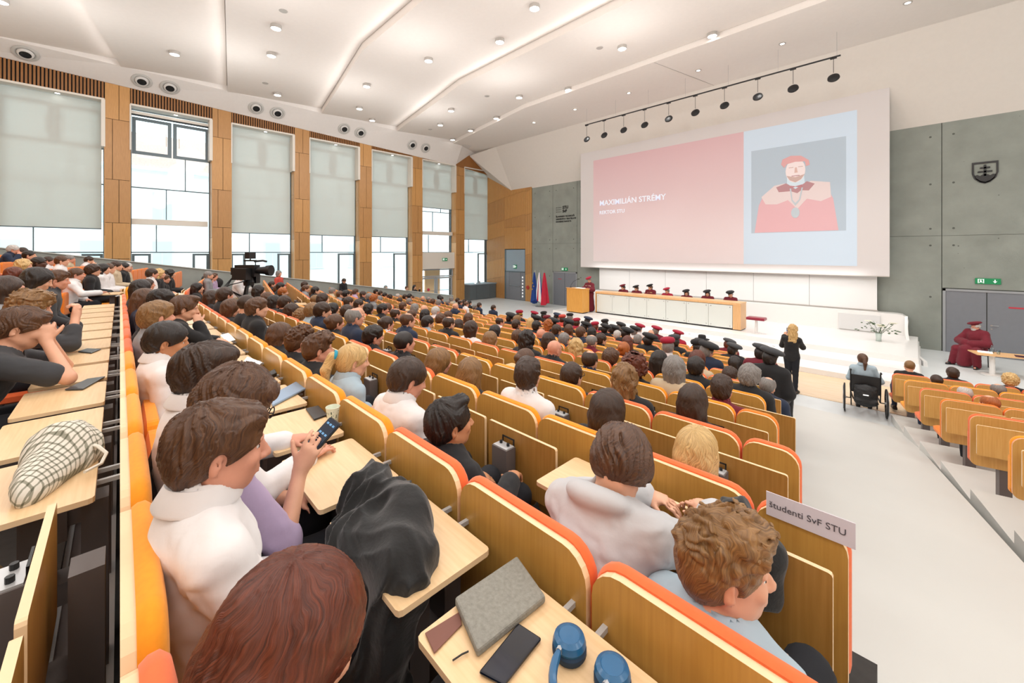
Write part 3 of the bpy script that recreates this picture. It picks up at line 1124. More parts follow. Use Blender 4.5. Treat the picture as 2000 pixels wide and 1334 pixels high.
# ---------------------------------------------------------------- projection screen
YS = 20.0
M_SCR = mat('screen_cloth', '#D6D2D2', 0.85, vary=0)
sc_ = empty('projection_screen', (0, YS, 0), 0, 'huge white projection screen showing a pink and blue slide', 'screen')
MB().box((-14.35, 0.0, 2.63), (-0.69, 0.16, 9.55)).build('screen_surface', M_SCR, sc_)
MB().box((-14.35, -0.01, 2.60), (-0.69, 0.16, 2.63)).build('bottom_bar', M_LAMPR, sc_)
MB().box((-14.1, 0.16, 5.0), (-0.9, 0.40, 8.6)).build('screen_housing', M_WHITE, sc_)


def sflat(name, pts, m, y, par=sc_):
    """flat shape on the screen from (x,z) points"""
    n = len(pts)
    vs = [(x, y, z) for x, z in pts] + [(x, y + 0.002, z) for x, z in pts]
    return MB().add(vs, [tuple(range(n - 1, -1, -1)), tuple(range(n, 2 * n))] + [(i, (i + 1) % n, (i + 1) % n + n, i + n) for i in range(n)]).build(name, m, par)


def sx(px):
    return at_y(px, 493, YS).x


def emis(name, col, e):
    return mat(name, col, 0.85, vary=0, emit=col, estr=e)


xa, xb, xc = sx(1159), sx(1452.5), sx(1674)
zt, zb_ = 8.93, 2.98
# pink field with a soft vertical fade, paler towards the bottom
mp_ = bpy.data.materials.new('slide_pink')
mp_.use_nodes = True
nt = mp_.node_tree
b = nt.nodes['Principled BSDF']
b.inputs['Roughness'].default_value = 0.85
tc = nt.nodes.new('ShaderNodeTexCoord')
sp_ = nt.nodes.new('ShaderNodeSeparateXYZ')
nt.links.new(tc.outputs['Generated'], sp_.inputs[0])
cr = nt.nodes.new('ShaderNodeValToRGB')
cr.color_ramp.elements[0].color = lin('#E0D6D8')
cr.color_ramp.elements[1].color = lin('#D6B4B9')
nt.links.new(sp_.outputs['Z'], cr.inputs[0])
nt.links.new(cr.outputs[0], b.inputs['Base Color'])
nt.links.new(cr.outputs[0], b.inputs['Emission Color'])
b.inputs['Emission Strength'].default_value = 0.06
sflat('slide_pink_field', [(xa, zb_), (xb, zb_), (xb, zt), (xa, zt)], mp_, -0.003)
sflat('slide_blue_field', [(xb, zb_), (xc, zb_), (xc, zt), (xb, zt)], emis('slide_blue', '#C3D3E2', 0.16), -0.003)
q0, q1 = sx(1467.5), sx(1652.5)
pz0 = at_y(1560, 453, YS).z
pz1 = at_y(1652, 266, YS).z
sflat('slide_portrait_ground', [(q0, pz0), (q1, pz0), (q1, pz1), (q0, pz1)], emis('slide_grey_blue', '#AFBECB', 0.12), -0.006)
W_, H_ = q1 - q0, pz1 - pz0


def P(u, v):
    return (q0 + u * W_, pz0 + v * H_)


def oval(cu, cv, ru, rv, n=24, a0=0, a1=360):
    return [P(cu + ru * math.cos(R(a0 + (a1 - a0) * k / n)), cv + rv * math.sin(R(a0 + (a1 - a0) * k / n))) for k in range(n)]


red = emis('slide_robe_red', '#D8AEB4', 0.10)
sflat('portrait_robe', [P(.04, .005), P(.93, .005), P(.88, .35), P(.83, .46), P(.70, .545), P(.62, .55), P(.40, .55), P(.28, .545), P(.14, .44), P(.09, .33)], red, -0.009)
cape = emis('slide_cape', '#D9CBCB', 0.12)
sflat('portrait_cape', [P(.12, .43), P(.17, .34), P(.3, .33), P(.42, .37), P(.52, .26), P(.62, .37), P(.76, .33), P(.86, .37), P(.85, .53), P(.66, .565), P(.52, .50), P(.38, .565), P(.27, .55)], cape, -0.012)
sflat('portrait_collar', [P(.29, .53), P(.40, .565), P(.5, .50), P(.62, .565), P(.70, .53), P(.64, .46), P(.56, .47), P(.52, .44), P(.45, .47), P(.32, .47)], emis('slide_maroon', '#B38A8F', 0.08), -0.014)
sflat('portrait_neck', [P(.41, .56), P(.41, .64), P(.59, .64), P(.60, .55), P(.50, .49)], emis('slide_shirt', '#C6D6E0', 0.16), -0.015)
sflat('portrait_face', oval(.50, .70, .105, .135), emis('slide_skin', '#E2D6D6', 0.16), -0.017)
sflat('portrait_beard', [P(.405, .65), P(.44, .595), P(.50, .565), P(.56, .595), P(.60, .65), P(.56, .64), P(.50, .625), P(.44, .64)], emis('slide_beard', '#C4AAA4', 0.1), -0.018)
sflat('portrait_brow', [P(.43, .735), P(.48, .735), P(.48, .742), P(.43, .742)], emis('slide_beard', '#C4AAA4', 0.1), -0.0185)
sflat('portrait_brow', [P(.53, .735), P(.58, .735), P(.58, .742), P(.53, .742)], emis('slide_beard', '#C4AAA4', 0.1), -0.0185)
sflat('portrait_nose', [P(.495, .735), P(.515, .735), P(.525, .675), P(.49, .675)], emis('slide_nose', '#D0B2AA', 0.1), -0.0185)
sflat('portrait_mouth', [P(.46, .645), P(.545, .645), P(.545, .636), P(.46, .636)], emis('slide_maroon', '#B38A8F', 0.08), -0.019)
sflat('portrait_beret', [P(.38, .745), P(.345, .79), P(.36, .845), P(.45, .875), P(.56, .86), P(.64, .80), P(.65, .745), P(.61, .735), P(.60, .79), P(.50, .80), P(.41, .785)], emis('slide_beret', '#D6A5A6', 0.10), -0.020)
sflat('portrait_bow_tie', [P(.44, .50), P(.50, .515), P(.57, .50), P(.57, .535), P(.50, .52), P(.44, .535)], emis('slide_tie', '#B98288', 0.08), -0.021)
sflat('portrait_chain', [P(.44, .50), P(.46, .36), P(.50, .30), P(.55, .36), P(.58, .50), P(.565, .50), P(.54, .37), P(.50, .33), P(.47, .37), P(.455, .50)], emis('slide_chain', '#B9C4CC', 0.1), -0.022)
sflat('portrait_medal', oval(.50, .22, .045, .06), emis('slide_chain', '#B9C4CC', 0.1), -0.022)
M_STXT = emis('slide_text', '#DFE4F0', 0.3)
pt = at_y(1171, 402, YS)
text('MAXIMILIÁN STRÉMY', 0.42, (pt.x, -0.012, pt.z), (R(90), 0, 0), M_STXT, 'slide_name_text', sc_, bold=0.006)
text('REKTOR STU', 0.28, (pt.x, -0.012, pt.z - 0.5), (R(90), 0, 0), M_STXT, 'slide_title_text', sc_, bold=0.005)
# ---------------------------------------------------------------- whiteboards under the screen
wb = empty('whiteboard', (0, 20.6, 0), 0, 'long white writing board in panels under the screen', 'board')
bx = [-13.4] + [at_y(px, 560, 20.6).x for px in (1230, 1300, 1380, 1472, 1581)] + [-1.05]
M_WB = mat('whiteboard_enamel', '#F0F1F1', 0.3, vary=0)
for a in range(len(bx) - 1):
    MB().box((bx[a] + 0.006, -0.03, 1.30), (bx[a + 1] - 0.006, 0.02, 4.0)).build('board_panel', M_WB, wb)
MB().box((-13.42, -0.06, 1.26), (-1.03, 0.02, 1.30)).build('board_rail', M_LAMPR, wb)

# ---------------------------------------------------------------- logo and crest on the concrete
lg = empty('wall_logo', (-16.45, YF, 6.1), 0, 'small black dot-grid logo and lettering on the left concrete wall', 'sign')
p = at_y(1086, 404, YF)
x0, z0 = p.x + 16.45, p.z - 6.1
d = MB()
for r_ in range(3):
    for c_ in range(4):
        d.cyl((x0 + 0.05 + c_ * 0.12, -0.02, z0 - 0.08 - r_ * 0.14), (x0 + 0.05 + c_ * 0.12, 0, z0 - 0.08 - r_ * 0.14), 0.026, n=8)
d.build('dot_grid', M_BLACK, lg)
text('STU', 0.26, (x0 + 0.56, -0.015, z0 - 0.18), (R(90), 0, 0), M_BLACK, 'lettering', lg, bold=0.012)
text('SvF', 0.26, (x0 + 0.56, -0.015, z0 - 0.42), (R(90), 0, 0), M_BLACK, 'lettering', lg, bold=0.012)
for j, s in enumerate(('SLOVENSKÁ TECHNICKÁ', 'UNIVERZITA V BRATISLAVE', 'STAVEBNÁ FAKULTA')):
    text(s, 0.135, (x0 + 0.0, -0.012, z0 - 0.72 - j * 0.17), (R(90), 0, 0), M_BLACK, 'lettering', lg, bold=0.006)
cs = empty('wall_crest', (1.62, YF, 6.2), 0, 'black shield crest with double cross on the right concrete wall', 'emblem')
so = [(-.29, .36), (.29, .36), (.29, -.02), (.24, -.2), (.12, -.33), (0, -.38), (-.12, -.33), (-.24, -.2), (-.29, -.02)]
si = [(x * 0.84, z * 0.84 - 0.005) for x, z in so]
nn = len(so)
cr_ = MB()
vs = [(x, -0.03, z) for x, z in so] + [(x, -0.03, z) for x, z in si] + [(x, 0, z) for x, z in so] + [(x, 0, z) for x, z in si]
fs = []
for i in range(nn):
    j = (i + 1) % nn
    fs += [(i, j, nn + j, nn + i), (2 * nn + i, i, j, 2 * nn + j)[::-1], (nn + i, nn + j, 3 * nn + j, 3 * nn + i)]
cr_.add(vs, fs)
cr_.build('shield_rim', M_BLACK, cs)
c2 = MB()
c2.box((-.028, -.03, -.12), (.028, 0, .26)).box((-.11, -.03, .13), (.11, 0, .185)).box((-.16, -.03, .0), (.16, 0, .055))
c2.build('double_cross', M_BLACK, cs)
hl_ = [(-.235, -.02), (-.2, -.09), (-.15, -.1), (-.1, -.06), (-.06, -.02), (0, .0), (.06, -.02), (.1, -.06), (.15, -.1), (.2, -.09), (.235, -.02)]
hl_ = [(-.24, -.05), (-.17, -.03), (-.11, -.07), (-.06, -.03), (0, -.01), (.06, -.03), (.11, -.07), (.17, -.03), (.24, -.05), (.2, -.18), (.1, -.28), (0, -.32), (-.1, -.28), (-.2, -.18)]
m_ = len(hl_)
MB().add([(x, -.03, z - .04) for x, z in hl_] + [(x, 0, z - .04) for x, z in hl_], [tuple(range(m_)), tuple(range(2 * m_ - 1, m_ - 1, -1))] + [(i, i + m_, (i + 1) % m_ + m_, (i + 1) % m_) for i in range(m_)]).build('three_hills', M_BLACK, cs)

# ---------------------------------------------------------------- parapet, counter, outside
pr = MB()
yp = [-8.9, 14.6]
vs = []
for y in yp:
    zt = 3.2 - 0.162 * y
    vs += [(-20.15, y, 0), (-20.0, y, 0), (-20.0, y, zt), (-20.15, y, zt)]
pr.add(vs, [(3, 2, 1, 0), (4, 5, 6, 7), (0, 1, 5, 4), (1, 2, 6, 5), (2, 3, 7, 6), (3, 0, 4, 7)])
tag(pr.build('wall_parapet', M_PARA), kind='structure')
vs = []
for y in yp:
    zt = 3.2 - 0.162 * y
    vs += [(-20.19, y, zt), (-19.96, y, zt), (-19.96, y, zt + 0.03), (-20.19, y, zt + 0.03)]
cp = MB().add(vs, [(3, 2, 1, 0), (4, 5, 6, 7), (0, 1, 5, 4), (1, 2, 6, 5), (2, 3, 7, 6), (3, 0, 4, 7)]).build('trim_1', mat('parapet_cap', '#C3C8C4', 0.5, vary=0))
tag(cp, kind='structure')
ct = empty('side_counter', (-23.1, 19.4, 0), 0, 'dark grey cupboard counter under the last window by the oak wall', 'cabinet')
for q in range(4):
    MB().box((-0.3, -1.25 + q * 0.64, 0.02), (0.3, -1.25 + q * 0.64 + 0.625, 1.1)).build('cupboard_door', mat('counter_grey', '#5B6468', 0.5, vary=0.02), ct)
MB().box((-0.85, -1.3, 1.1), (0.34, 1.35, 1.16)).build('worktop', M_BLUEG, ct)
MB().box((-0.8, -1.25, 0.02), (-0.3, 1.3, 1.1)).build('carcass', mat('counter_grey', '#5B6468'), ct)
for j, (dx, hh, nm) in enumerate(((0.3, 0.28, 'white'), (0.7, 0.2, 'clear'))):
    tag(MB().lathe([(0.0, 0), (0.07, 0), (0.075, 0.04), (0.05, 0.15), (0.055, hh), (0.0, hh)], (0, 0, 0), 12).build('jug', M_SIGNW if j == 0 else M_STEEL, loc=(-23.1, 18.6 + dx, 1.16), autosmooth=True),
        'small %s jug standing on the dark grey counter' % ('white' if j == 0 else 'steel'), 'jug')
# outside: pale house across the street
ho = empty('house_outside', (-37, 8, 0), 0, 'sunlit white house with tiled roof seen outside through the windows', 'building')
MB().box((-0.5, -26, -6), (0, 26, 9.3)).build('facade', M_FAC, ho)
M_FACB = mat('outside_sill', '#D5D9D8', 0.8, vary=0)
for q in range(-7, 7):
    yy = q * 3.4 + 0.9
    for z0 in (-1.6, 2.2, 5.6):
        f = MB().box((0.0, yy - 0.62, z0 - 0.1), (0.06, yy + 0.62, z0 + 2.2)).build('window', M_SIGNW if False else M_FACB, ho)
        for (a, b, c, d_) in ((-0.5, -0.04, 0.0, 1.3), (0.04, 0.5, 0.0, 1.3), (-0.5, 0.5, 1.42, 2.05)):
            MB().box((0.05, yy + a, z0 + c), (0.075, yy + b, z0 + d_)).build('pane', M_FACW, f)
        MB().box((0, yy - 0.8, z0 - 0.3), (0.2, yy + 0.8, z0 - 0.18)).build('sill', M_FACB, ho)
MB().box((-0.2, -26, 9.1), (0.55, 26, 9.3)).build('eaves', M_FACB, ho)
rf = MB()
for q in range(14):
    z = 9.3 + q * 0.22
    x = 0.5 - q * 0.3
    rf.box((x - 0.4, -26, z), (x, 26, z + 0.2))
o = rf.build('roof_tile_courses', M_TILE, ho)
o['kind'] = 'stuff'
tag(box('ground_outside', (-60, -30, -6.3), (-24.6, 45, -6.0), M_FAC), kind='structure')

# ---------------------------------------------------------------- stage furniture
M_BEECH = wood('beech_front', '#E2A956', '#CF9340', rough=0.4)
M_BEECHL = wood('beech_light', '#EBC08E', '#DDAA72', rough=0.4)
M_FROST = mat('frosted_glass_panel', '#E4EAE6', 0.15, vary=0)
tb = empty('panel_table', (-8.02, 17.0, 0.48), 0, 'long panel table with frosted glass front and beech frame on the stage', 'table')
hw = 3.28
MB().box((-hw, -0.02, 1.02), (hw, 0.75, 1.06)).build('tabletop', M_BEECHL, tb)
MB().box((-hw, 0, 0.03), (-hw + 0.05, 0.7, 1.02)).build('side_panel', M_BEECH, tb)
MB().box((hw - 0.28, 0, 0.03), (hw, 0.7, 1.02)).build('side_panel', M_BEECHL, tb)
MB().box((-hw + 0.05, 0.06, 0.08), (hw - 0.28, 0.09, 0.97)).build('back_board', M_SIGNW if False else M_STAGE, tb)
MB().box((-hw, 0.02, 0.0), (hw, 0.6, 0.03)).build('plinth', M_BLACK, tb)
MB().box((-hw, -0.02, 0.97), (hw, 0.02, 1.02)).build('top_rail', M_BEECHL, tb)
npan = 7
for q in range(npan):
    a = -hw + 0.07 + (2 * hw - 0.36) * q / npan
    b_ = -hw + 0.07 + (2 * hw - 0.36) * (q + 1) / npan
    g = MB().box((a + 0.006, 0.0, 0.06), (b_ - 0.006, 0.012, 0.95)).build('glass_panel', M_FROST, tb)
    m2 = MB()
    for xx in (a + 0.09, b_ - 0.09):
        for zz in (0.14, 0.88):
            m2.cyl((xx, -0.012, zz), (xx, 0.0, zz), 0.018, n=8)
    m2.build('glass_fixing', M_STEEL, g)
lt = empty('lectern', (-11.95, 16.45, 0.48), 0, 'golden beech lectern at the left end of the panel table', 'lectern')
MB().box((-0.5, -0.3, 0.05), (0.45, 0.3, 1.22)).build('lectern_body', M_BEECH, lt)
MB().box((-0.44, -0.24, 0.0), (0.4, 0.24, 0.05)).build('plinth', M_BLACK, lt)
MB().add([(-0.53, -0.33, 1.25), (0.48, -0.33, 1.25), (0.48, 0.33, 1.20), (-0.53, 0.33, 1.20), (-0.53, -0.33, 1.22), (0.48, -0.33, 1.22), (0.48, 0.33, 1.17), (-0.53, 0.33, 1.17)],
         [(0, 1, 2, 3), (4, 7, 6, 5), (0, 4, 5, 1), (1, 5, 6, 2), (2, 6, 7, 3), (3, 7, 4, 0)]).build('top_board', M_BEECHL, lt)
mi = MB()
mi.tube([(-0.3, -0.1, 0), (-0.3, -0.08, 0.12), (-0.2, 0.0, 0.3), (-0.02, 0.1, 0.42)], 0.008, 6)
mi.cyl((-0.02, 0.1, 0.42), (0.06, 0.15, 0.44), 0.02, n=8)
mi.lathe([(0.06, 0), (0.06, 0.02), (0.02, 0.03)], (-0.3, -0.1, 0), 12)
tag(mi.build('gooseneck_microphone', M_BLACK, loc=(-12.05, 16.45, 1.72)), 'black gooseneck microphone standing on the lectern', 'microphone')
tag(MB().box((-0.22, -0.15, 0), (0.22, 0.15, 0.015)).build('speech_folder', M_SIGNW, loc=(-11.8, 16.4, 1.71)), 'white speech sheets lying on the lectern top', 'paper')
stl = empty('stool', (-4.2, 16.95, 0.48), 0, 'low stage stool with crimson cushion right of the panel table', 'stool')
MB().lathe([(0.18, 0), (0.18, 0.02), (0.05, 0.03), (0.045, 0.50)], n=16).build('pedestal', M_SIGNW if False else M_STAGE, stl, autosmooth=True)
M_CRIM = mat('crimson_velvet', '#8E1230', 0.8, vary=0.08, scale=12, sheen=0.4)
MB().layers(rrect(0.6, 0.50, 0.60, 0.03, 0.02), [(0.03, -0.21), (0, -0.18), (0, 0.18), (0.03, 0.21)]).build('cushion', M_CRIM, stl, autosmooth=True)
# flags on a stand
fs_ = empty('flag_stand', (-17.05, 19.3, 0), 0, 'steel flag stand holding three flags by the left double door', 'stand')
MB().lathe([(0.3, 0), (0.3, 0.03), (0.05, 0.06)], n=16).build('base', M_STEEL, fs_)
for j, dx in enumerate((-0.42, 0.0, 0.3)):
    MB().cyl((dx * 0.3, 0, 0.05), (dx * 1.0, 0, 2.35), 0.014, n=6).build('pole', M_STEEL, fs_)


def flag(x, cols, label, w=0.42, zt=2.2, zb=0.25, seed=0):
    e = empty('flag', (-17.05 + x, 19.27, 0), 0, label, 'flag')
    n, mrows = 36, 12
    vs, fsx, mi_ = [], [], []
    for r_ in range(mrows + 1):
        t = r_ / mrows
        z = zt + (zb - zt) * t
        rad = 0.04 + (w / 2) * (t ** 0.8)
        for k in range(n):
            a = 2 * math.pi * k / n
            rr_ = rad * (1 + 0.28 * math.sin(5 * a + seed + t * 1.2) + 0.10 * math.sin(11 * a + seed))
            vs.append((rr_ * math.cos(a), rr_ * 0.45 * math.sin(a), z + 0.12 * t * math.cos(a + seed)))
    for r_ in range(mrows):
        for k in range(n):
            fsx.append((r_ * n + k, r_ * n + (k + 1) % n, (r_ + 1) * n + (k + 1) % n, (r_ + 1) * n + k))
            u = ((k / n) + 0.06 * math.sin(r_)) % 1
            mi_.append(int(((k * len(cols) * 2) // n) % len(cols)))
    fsx += [tuple(range(n - 1, -1, -1)), tuple(mrows * n + k for k in range(n))]
    mi_ += [0, 0]
    mb = MB()
    mb.add(vs, fsx)
    mb.mi = mi_
    mb.build('flag_cloth', cols, e, autosmooth=True)
    return e


F_BLUE = mat('flag_blue', '#173F8A', 0.8, vary=0.05)
F_RED = mat('flag_red', '#C0203A', 0.8, vary=0.05)
F_WHITE = mat('flag_white', '#EDEDED', 0.8, vary=0.02)
F_GOLD = mat('flag_gold', '#E0B62C', 0.7, vary=0)
fe = flag(-0.45, [F_BLUE], 'dark blue flag with gold stars, leftmost of three furled flags', seed=1)
for (sxx, szz) in ((-0.03, 1.5), (0.06, 1.3), (-0.06, 1.1)):
    s5 = []
    for k in range(10):
        r_ = 0.055 if k % 2 == 0 else 0.022
        s5.append((sxx + r_ * math.sin(R(36 * k)), -0.13, szz + r_ * math.cos(R(36 * k))))
    MB().add(s5 + [(x, y + 0.01, z) for x, y, z in s5], [tuple(range(10)), tuple(range(19, 9, -1))] + [(i, i + 10, (i + 1) % 10 + 10, (i + 1) % 10) for i in range(10)]).build('gold_star', F_GOLD, fe)
flag(0.0, [F_WHITE, F_RED, F_WHITE, F_BLUE], 'furled white, blue and red striped flag, middle of three flags', seed=3, zb=0.35)
flag(0.42, [F_RED], 'furled red flag with white marking, rightmost of three flags', w=0.5, seed=5)
# ---------------------------------------------------------------- tiers, aisles
PW = 0.59


def ord_(n):
    return NUMW[n - 1]


BLOCKS = []   # rows: dict(block, i, o, d, nrm, rz, z, n)
AL = R(10.6)
for i in range(-1, NROW + 1):
    xr = {-1: 1.2, 0: 0.79, 1: 0.54}.get(i, -0.16 - 0.30 * (i - 2))
    if i >= 0:
        off = 0.0
    xl = -9.6 - 0.25 * (i - 1)
    if i == 0:
        xr = 0.79
    if i == 1:
        xr = 0.547
    n = int((xr - xl) / PW)
    BLOCKS.append(dict(b='centre', i=i, o=Vector((xr, PITCH * i)), d=Vector((-1, 0)), f=Vector((0, 1)), rz=0.0, z=floor_z(i), n=n))
for i in range(-4, NROW + 1):
    xs_ = -11.1 - 0.2 * (i - 1)
    d_ = Vector((-math.cos(AL), math.sin(AL)))
    BLOCKS.append(dict(b='window', i=i, o=Vector((xs_, PITCH * i + 0.05)), d=d_, f=Vector((math.sin(AL), math.cos(AL))), rz=-AL, z=floor_z(i), n=max(7, int((19.3 + xs_) / PW / math.cos(AL)))))
AR = R(11.4)
for j in range(0, 8):
    d_ = Vector((math.cos(AR), math.sin(AR)))
    BLOCKS.append(dict(b='right', i=NROW - j, o=Vector((-0.36 + 0.2 * j, 11.58 - 1.09 * j)), d=d_, f=Vector((-math.sin(AR), math.cos(AR))), rz=AR, z=j * RISE, n=6))

def i_row(rw):
    return rw['i']


tiers = empty('floor_seating_tiers', (0, 0, 0))
tag(tiers, kind='structure')
for rw in BLOCKS:
    dep = 1.09 if rw['b'] == 'right' else 0.92
    f0, f1 = -0.22, dep - 0.2
    if rw['b'] == 'window':
        f0 -= 0.02
    W_ = rw['n'] * PW + 0.06
    z = rw['z']
    if z <= 0:
        continue
    o, d_, f_ = rw['o'], rw['d'], rw['f']
    s0 = 0.58 if rw['b'] == 'centre' and i_row(rw) in (0, 1) else -0.03
    c = [o + d_ * s0 + f_ * f0, o + d_ * W_ + f_ * f0, o + d_ * W_ + f_ * f1, o + d_ * s0 + f_ * f1]
    vs = [(p.x, p.y, 0.0) for p in c] + [(p.x, p.y, z) for p in c]
    MB().add(vs, [(3, 2, 1, 0), (4, 5, 6, 7), (0, 1, 5, 4), (1, 2, 6, 5), (2, 3, 7, 6), (3, 0, 4, 7)]).build('tier', M_AISLE if rw['b'] == 'right' else M_TIER, tiers)


def ramp(name, pts, m, drop=0.0):
    vs = [(x, y, max(0.0, (NROW - y / PITCH) * RISE) + 0.01 - drop) for x, y in pts] + [(x, y, -0.02) for x, y in pts]
    n = len(pts)
    return MB().add(vs, [tuple(range(n)), tuple(range(2 * n - 1, n - 1, -1))] + [(i, i + n, (i + 1) % n + n, (i + 1) % n) for i in range(n)]).build(name, m, tiers)


# sloping aisles, slightly below the rear edge of each tier
ramp('aisle_ramp', [(1.3, -1.2), (12, -1.2), (12, 4.2), (0.75, 4.2), (-0.95, 4.9), (-0.1, 1.9)], M_AISLE)
ramp('aisle_ramp', [(-0.95, 4.9), (0.75, 4.2), (-0.2, 11.0), (-3.2, 11.04)], M_AISLE)
ramp('aisle_ramp', [(1.3, -9), (12, -9), (12, -1.2), (1.3, -1.2)], M_AISLE)
ramp('aisle_ramp', [(-9.0, -2.5), (-9.5, 0), (-12.6, 11.04), (-13.4, 11.04), (-11.0, 0), (-10.4, -2.5)], M_TIER)
ramp('aisle_ramp', [(-18.2, -6), (-18.5, 11.04), (-20.0, 11.04), (-20.0, -6)], M_TIER, 0.05)
ramp('rear_tier', [(1.3, -9), (1.3, -1.1), (-11, -1.1), (-11, -9)], M_TIER, 0.1)
ramp('rear_tier', [(-11, -9), (-11, -3.4), (-18.4, -3.4), (-18.4, -9)], M_TIER, 0.1)

# ---------------------------------------------------------------- seats
M_PLY = wood('beech_ply', '#C99C50', '#B98A42', rough=0.38)
M_PLYL = wood('beech_ply_pale', '#D9AE68', '#CA9850', rough=0.4)
M_EDGE = mat('ply_edge', '#F2D3A8', 0.45, vary=0.03)
M_EDGES = mat('ply_edge_pink', '#F0B48C', 0.45, vary=0.03)
M_TOP = wood('desk_veneer', '#EBCBA0', '#E0BB8A', vertical=False, rough=0.35)
M_DESKV = wood('desk_folded_veneer', '#B58846', '#A27434', rough=0.4)
OR = [mat('amber_fabric', '#F59A12', 0.85, vary=0.04, scale=60, sheen=0.2), mat('salmon_fabric', '#EE6F38', 0.85, vary=0.04, scale=60, sheen=0.2), mat('orange_fabric', '#F08018', 0.85, vary=0.04, scale=60, sheen=0.2)]
M_GBOX = mat('taupe_grey_metal', '#6A6260', 0.5, vary=0)
M_LGREY = mat('light_grey_metal', '#C8CACC', 0.4, vary=0, metal=0.3)

TILT = Matrix.Rotation(R(3.0), 4, 'X')


def seat_meshes(w):
    t = {}
    Mx = Matrix.Translation((0, 0.0, 0))
    ol = rrect(w, 0.36, 0.95, 0.085, 0.06, 5)
    t['backrest'] = MB().layers(ol, [(0.0, 0.0), (0.0, 0.022)], mi=0, mif=1).mesh('backrest')
    ol2 = rrect(w + 0.012, 0.40, 0.962, 0.09, 0.06, 5)
    t['back_pad'] = MB().layers(ol2, [(0.006, 0.022), (0.0, 0.034), (0.0, 0.050), (0.012, 0.064), (0.04, 0.070)]).mesh('back_pad')
    sq = Matrix.Rotation(R(-90), 4, 'X')
    ol3 = rrect(w - 0.03, -0.22, 0.20, 0.06, 0.03, 4)
    t['seat_down'] = MB().layers(ol3, [(0.03, 0.0), (0.0, 0.015), (0.0, 0.055), (0.03, 0.075)], M=Matrix.Translation((0, 0.30, 0.36)) @ Matrix.Rotation(R(90), 4, 'X') @ Matrix.Scale(-1, 4, (0, 0, 1)) if False else Matrix.Translation((0, 0.30, 0.36)) @ Matrix(((1, 0, 0, 0), (0, 0, 1, 0), (0, 1, 0, 0), (0, 0, 0, 1)))).mesh('seat_cushion')
    t['seat_up'] = MB().layers(rrect(w - 0.03, 0.36, 0.76, 0.06, 0.03, 4), [(0.03, 0.09), (0.0, 0.10), (0.0, 0.145), (0.03, 0.155)]).mesh('seat_cushion')
    return t


def pp(me, mats):
    for m in mats:
        me.materials.append(m)
    return me


SM = {}
for key, w in (('n', 0.572), ('s', 0.29)):
    t = seat_meshes(w)
    for me in t.values():
        for p in me.polygons:
            p.use_smooth = False
    SM[key] = t
for key in SM:
    pp(SM[key]['backrest'], [M_PLY, M_EDGE])
    SM[key]['back_pad'].polygons.foreach_set('use_smooth', [True] * len(SM[key]['back_pad'].polygons))
    SM[key]['back_pad'].set_sharp_from_angle(angle=R(50))
    for k in ('back_pad', 'seat_down', 'seat_up'):
        pp(SM[key][k], [OR[0]])
d_fold = MB().layers(rrect(0.55, 0.54, 0.885, 0.012, 0.012, 2), [(0, -0.155), (0, -0.137)], mi=0, mif=1).mesh('folding_desk')
pp(d_fold, [M_DESKV, M_EDGE])
d_open = MB().layers(rrect(0.5, -0.165, 0.165, 0.015, 0.015, 2), [(0, 0), (0, 0.018)], mi=0, mif=1,
                     M=Matrix.Translation((0, -0.225, 0.817)) @ Matrix(((1, 0, 0, 0), (0, 0, 1, 0), (0, 1, 0, 0), (0, 0, 0, 1)))).mesh('folding_desk')
pp(d_open, [M_TOP, M_EDGE])
ped = MB()
ped.box((-0.05, -0.10, 0.0), (0.05, -0.03, 0.77))
ped.box((-0.062, -0.245, 0.36), (0.062, -0.17, 0.80))
ped.box((-0.05, -0.17, 0.42), (0.05, -0.10, 0.50))
ped = pp(ped.mesh('pedestal'), [M_GBOX])
pcap = MB()
pcap.box((-0.056, -0.24, 0.80), (0.056, -0.175, 0.806))
pcap = pp(pcap.mesh('pedestal_cap'), [M_LGREY])
knob = MB()
for x in (-0.03, 0.03):
    knob.cyl((x, -0.20, 0.806), (x, -0.20, 0.822), 0.009, n=8)
knob.box((-0.05, -0.172, 0.80), (-0.043, -0.166, 0.84)).box((0.043, -0.172, 0.80), (0.05, -0.166, 0.84)).box((-0.05, -0.172, 0.833), (0.05, -0.166, 0.84))
knob = pp(knob.mesh('cap_bracket'), [M_BLACK])
brk = MB().box((-0.06, -0.10, 0.795), (-0.045, 0.0, 0.81)).box((0.045, -0.10, 0.795), (0.06, 0.0, 0.81)).box((-0.2, -0.08, 0.80), (0.2, -0.06, 0.812)).mesh('desk_bracket')
pp(brk, [M_LGREY])
legm = MB().box((-0.05, 0.02, 0.0), (0.05, 0.12, 0.36)).mesh('seat_leg')
pp(legm, [M_GBOX])


def part(name, me, par, m=None, slot=0):
    o = bpy.data.objects.new(name, me)
    C.objects.link(o)
    o.parent = par
    if m is not None:
        o.material_slots[slot].link = 'OBJECT'
        o.material_slots[slot].material = m
    return o


OCC = set()     # (block, row, seat) filled by people further down, computed first


def open_desk(b, i, k):
    """is the writing board behind seat k of row i folded out?"""
    if b == 'centre':
        if i == 1:
            return k >= 1 and not (k in (15,))
        if i == 0:
            return k >= 5
        if i == 2:
            return k == 2
        if i in (4,) and k in (5,):
            return True
        if i in (7, 9, 11) and (k * 5 + i) % 6 == 0:
            return True
    if b == 'window':
        return (k * 3 + i) % 4 == 0
    return False


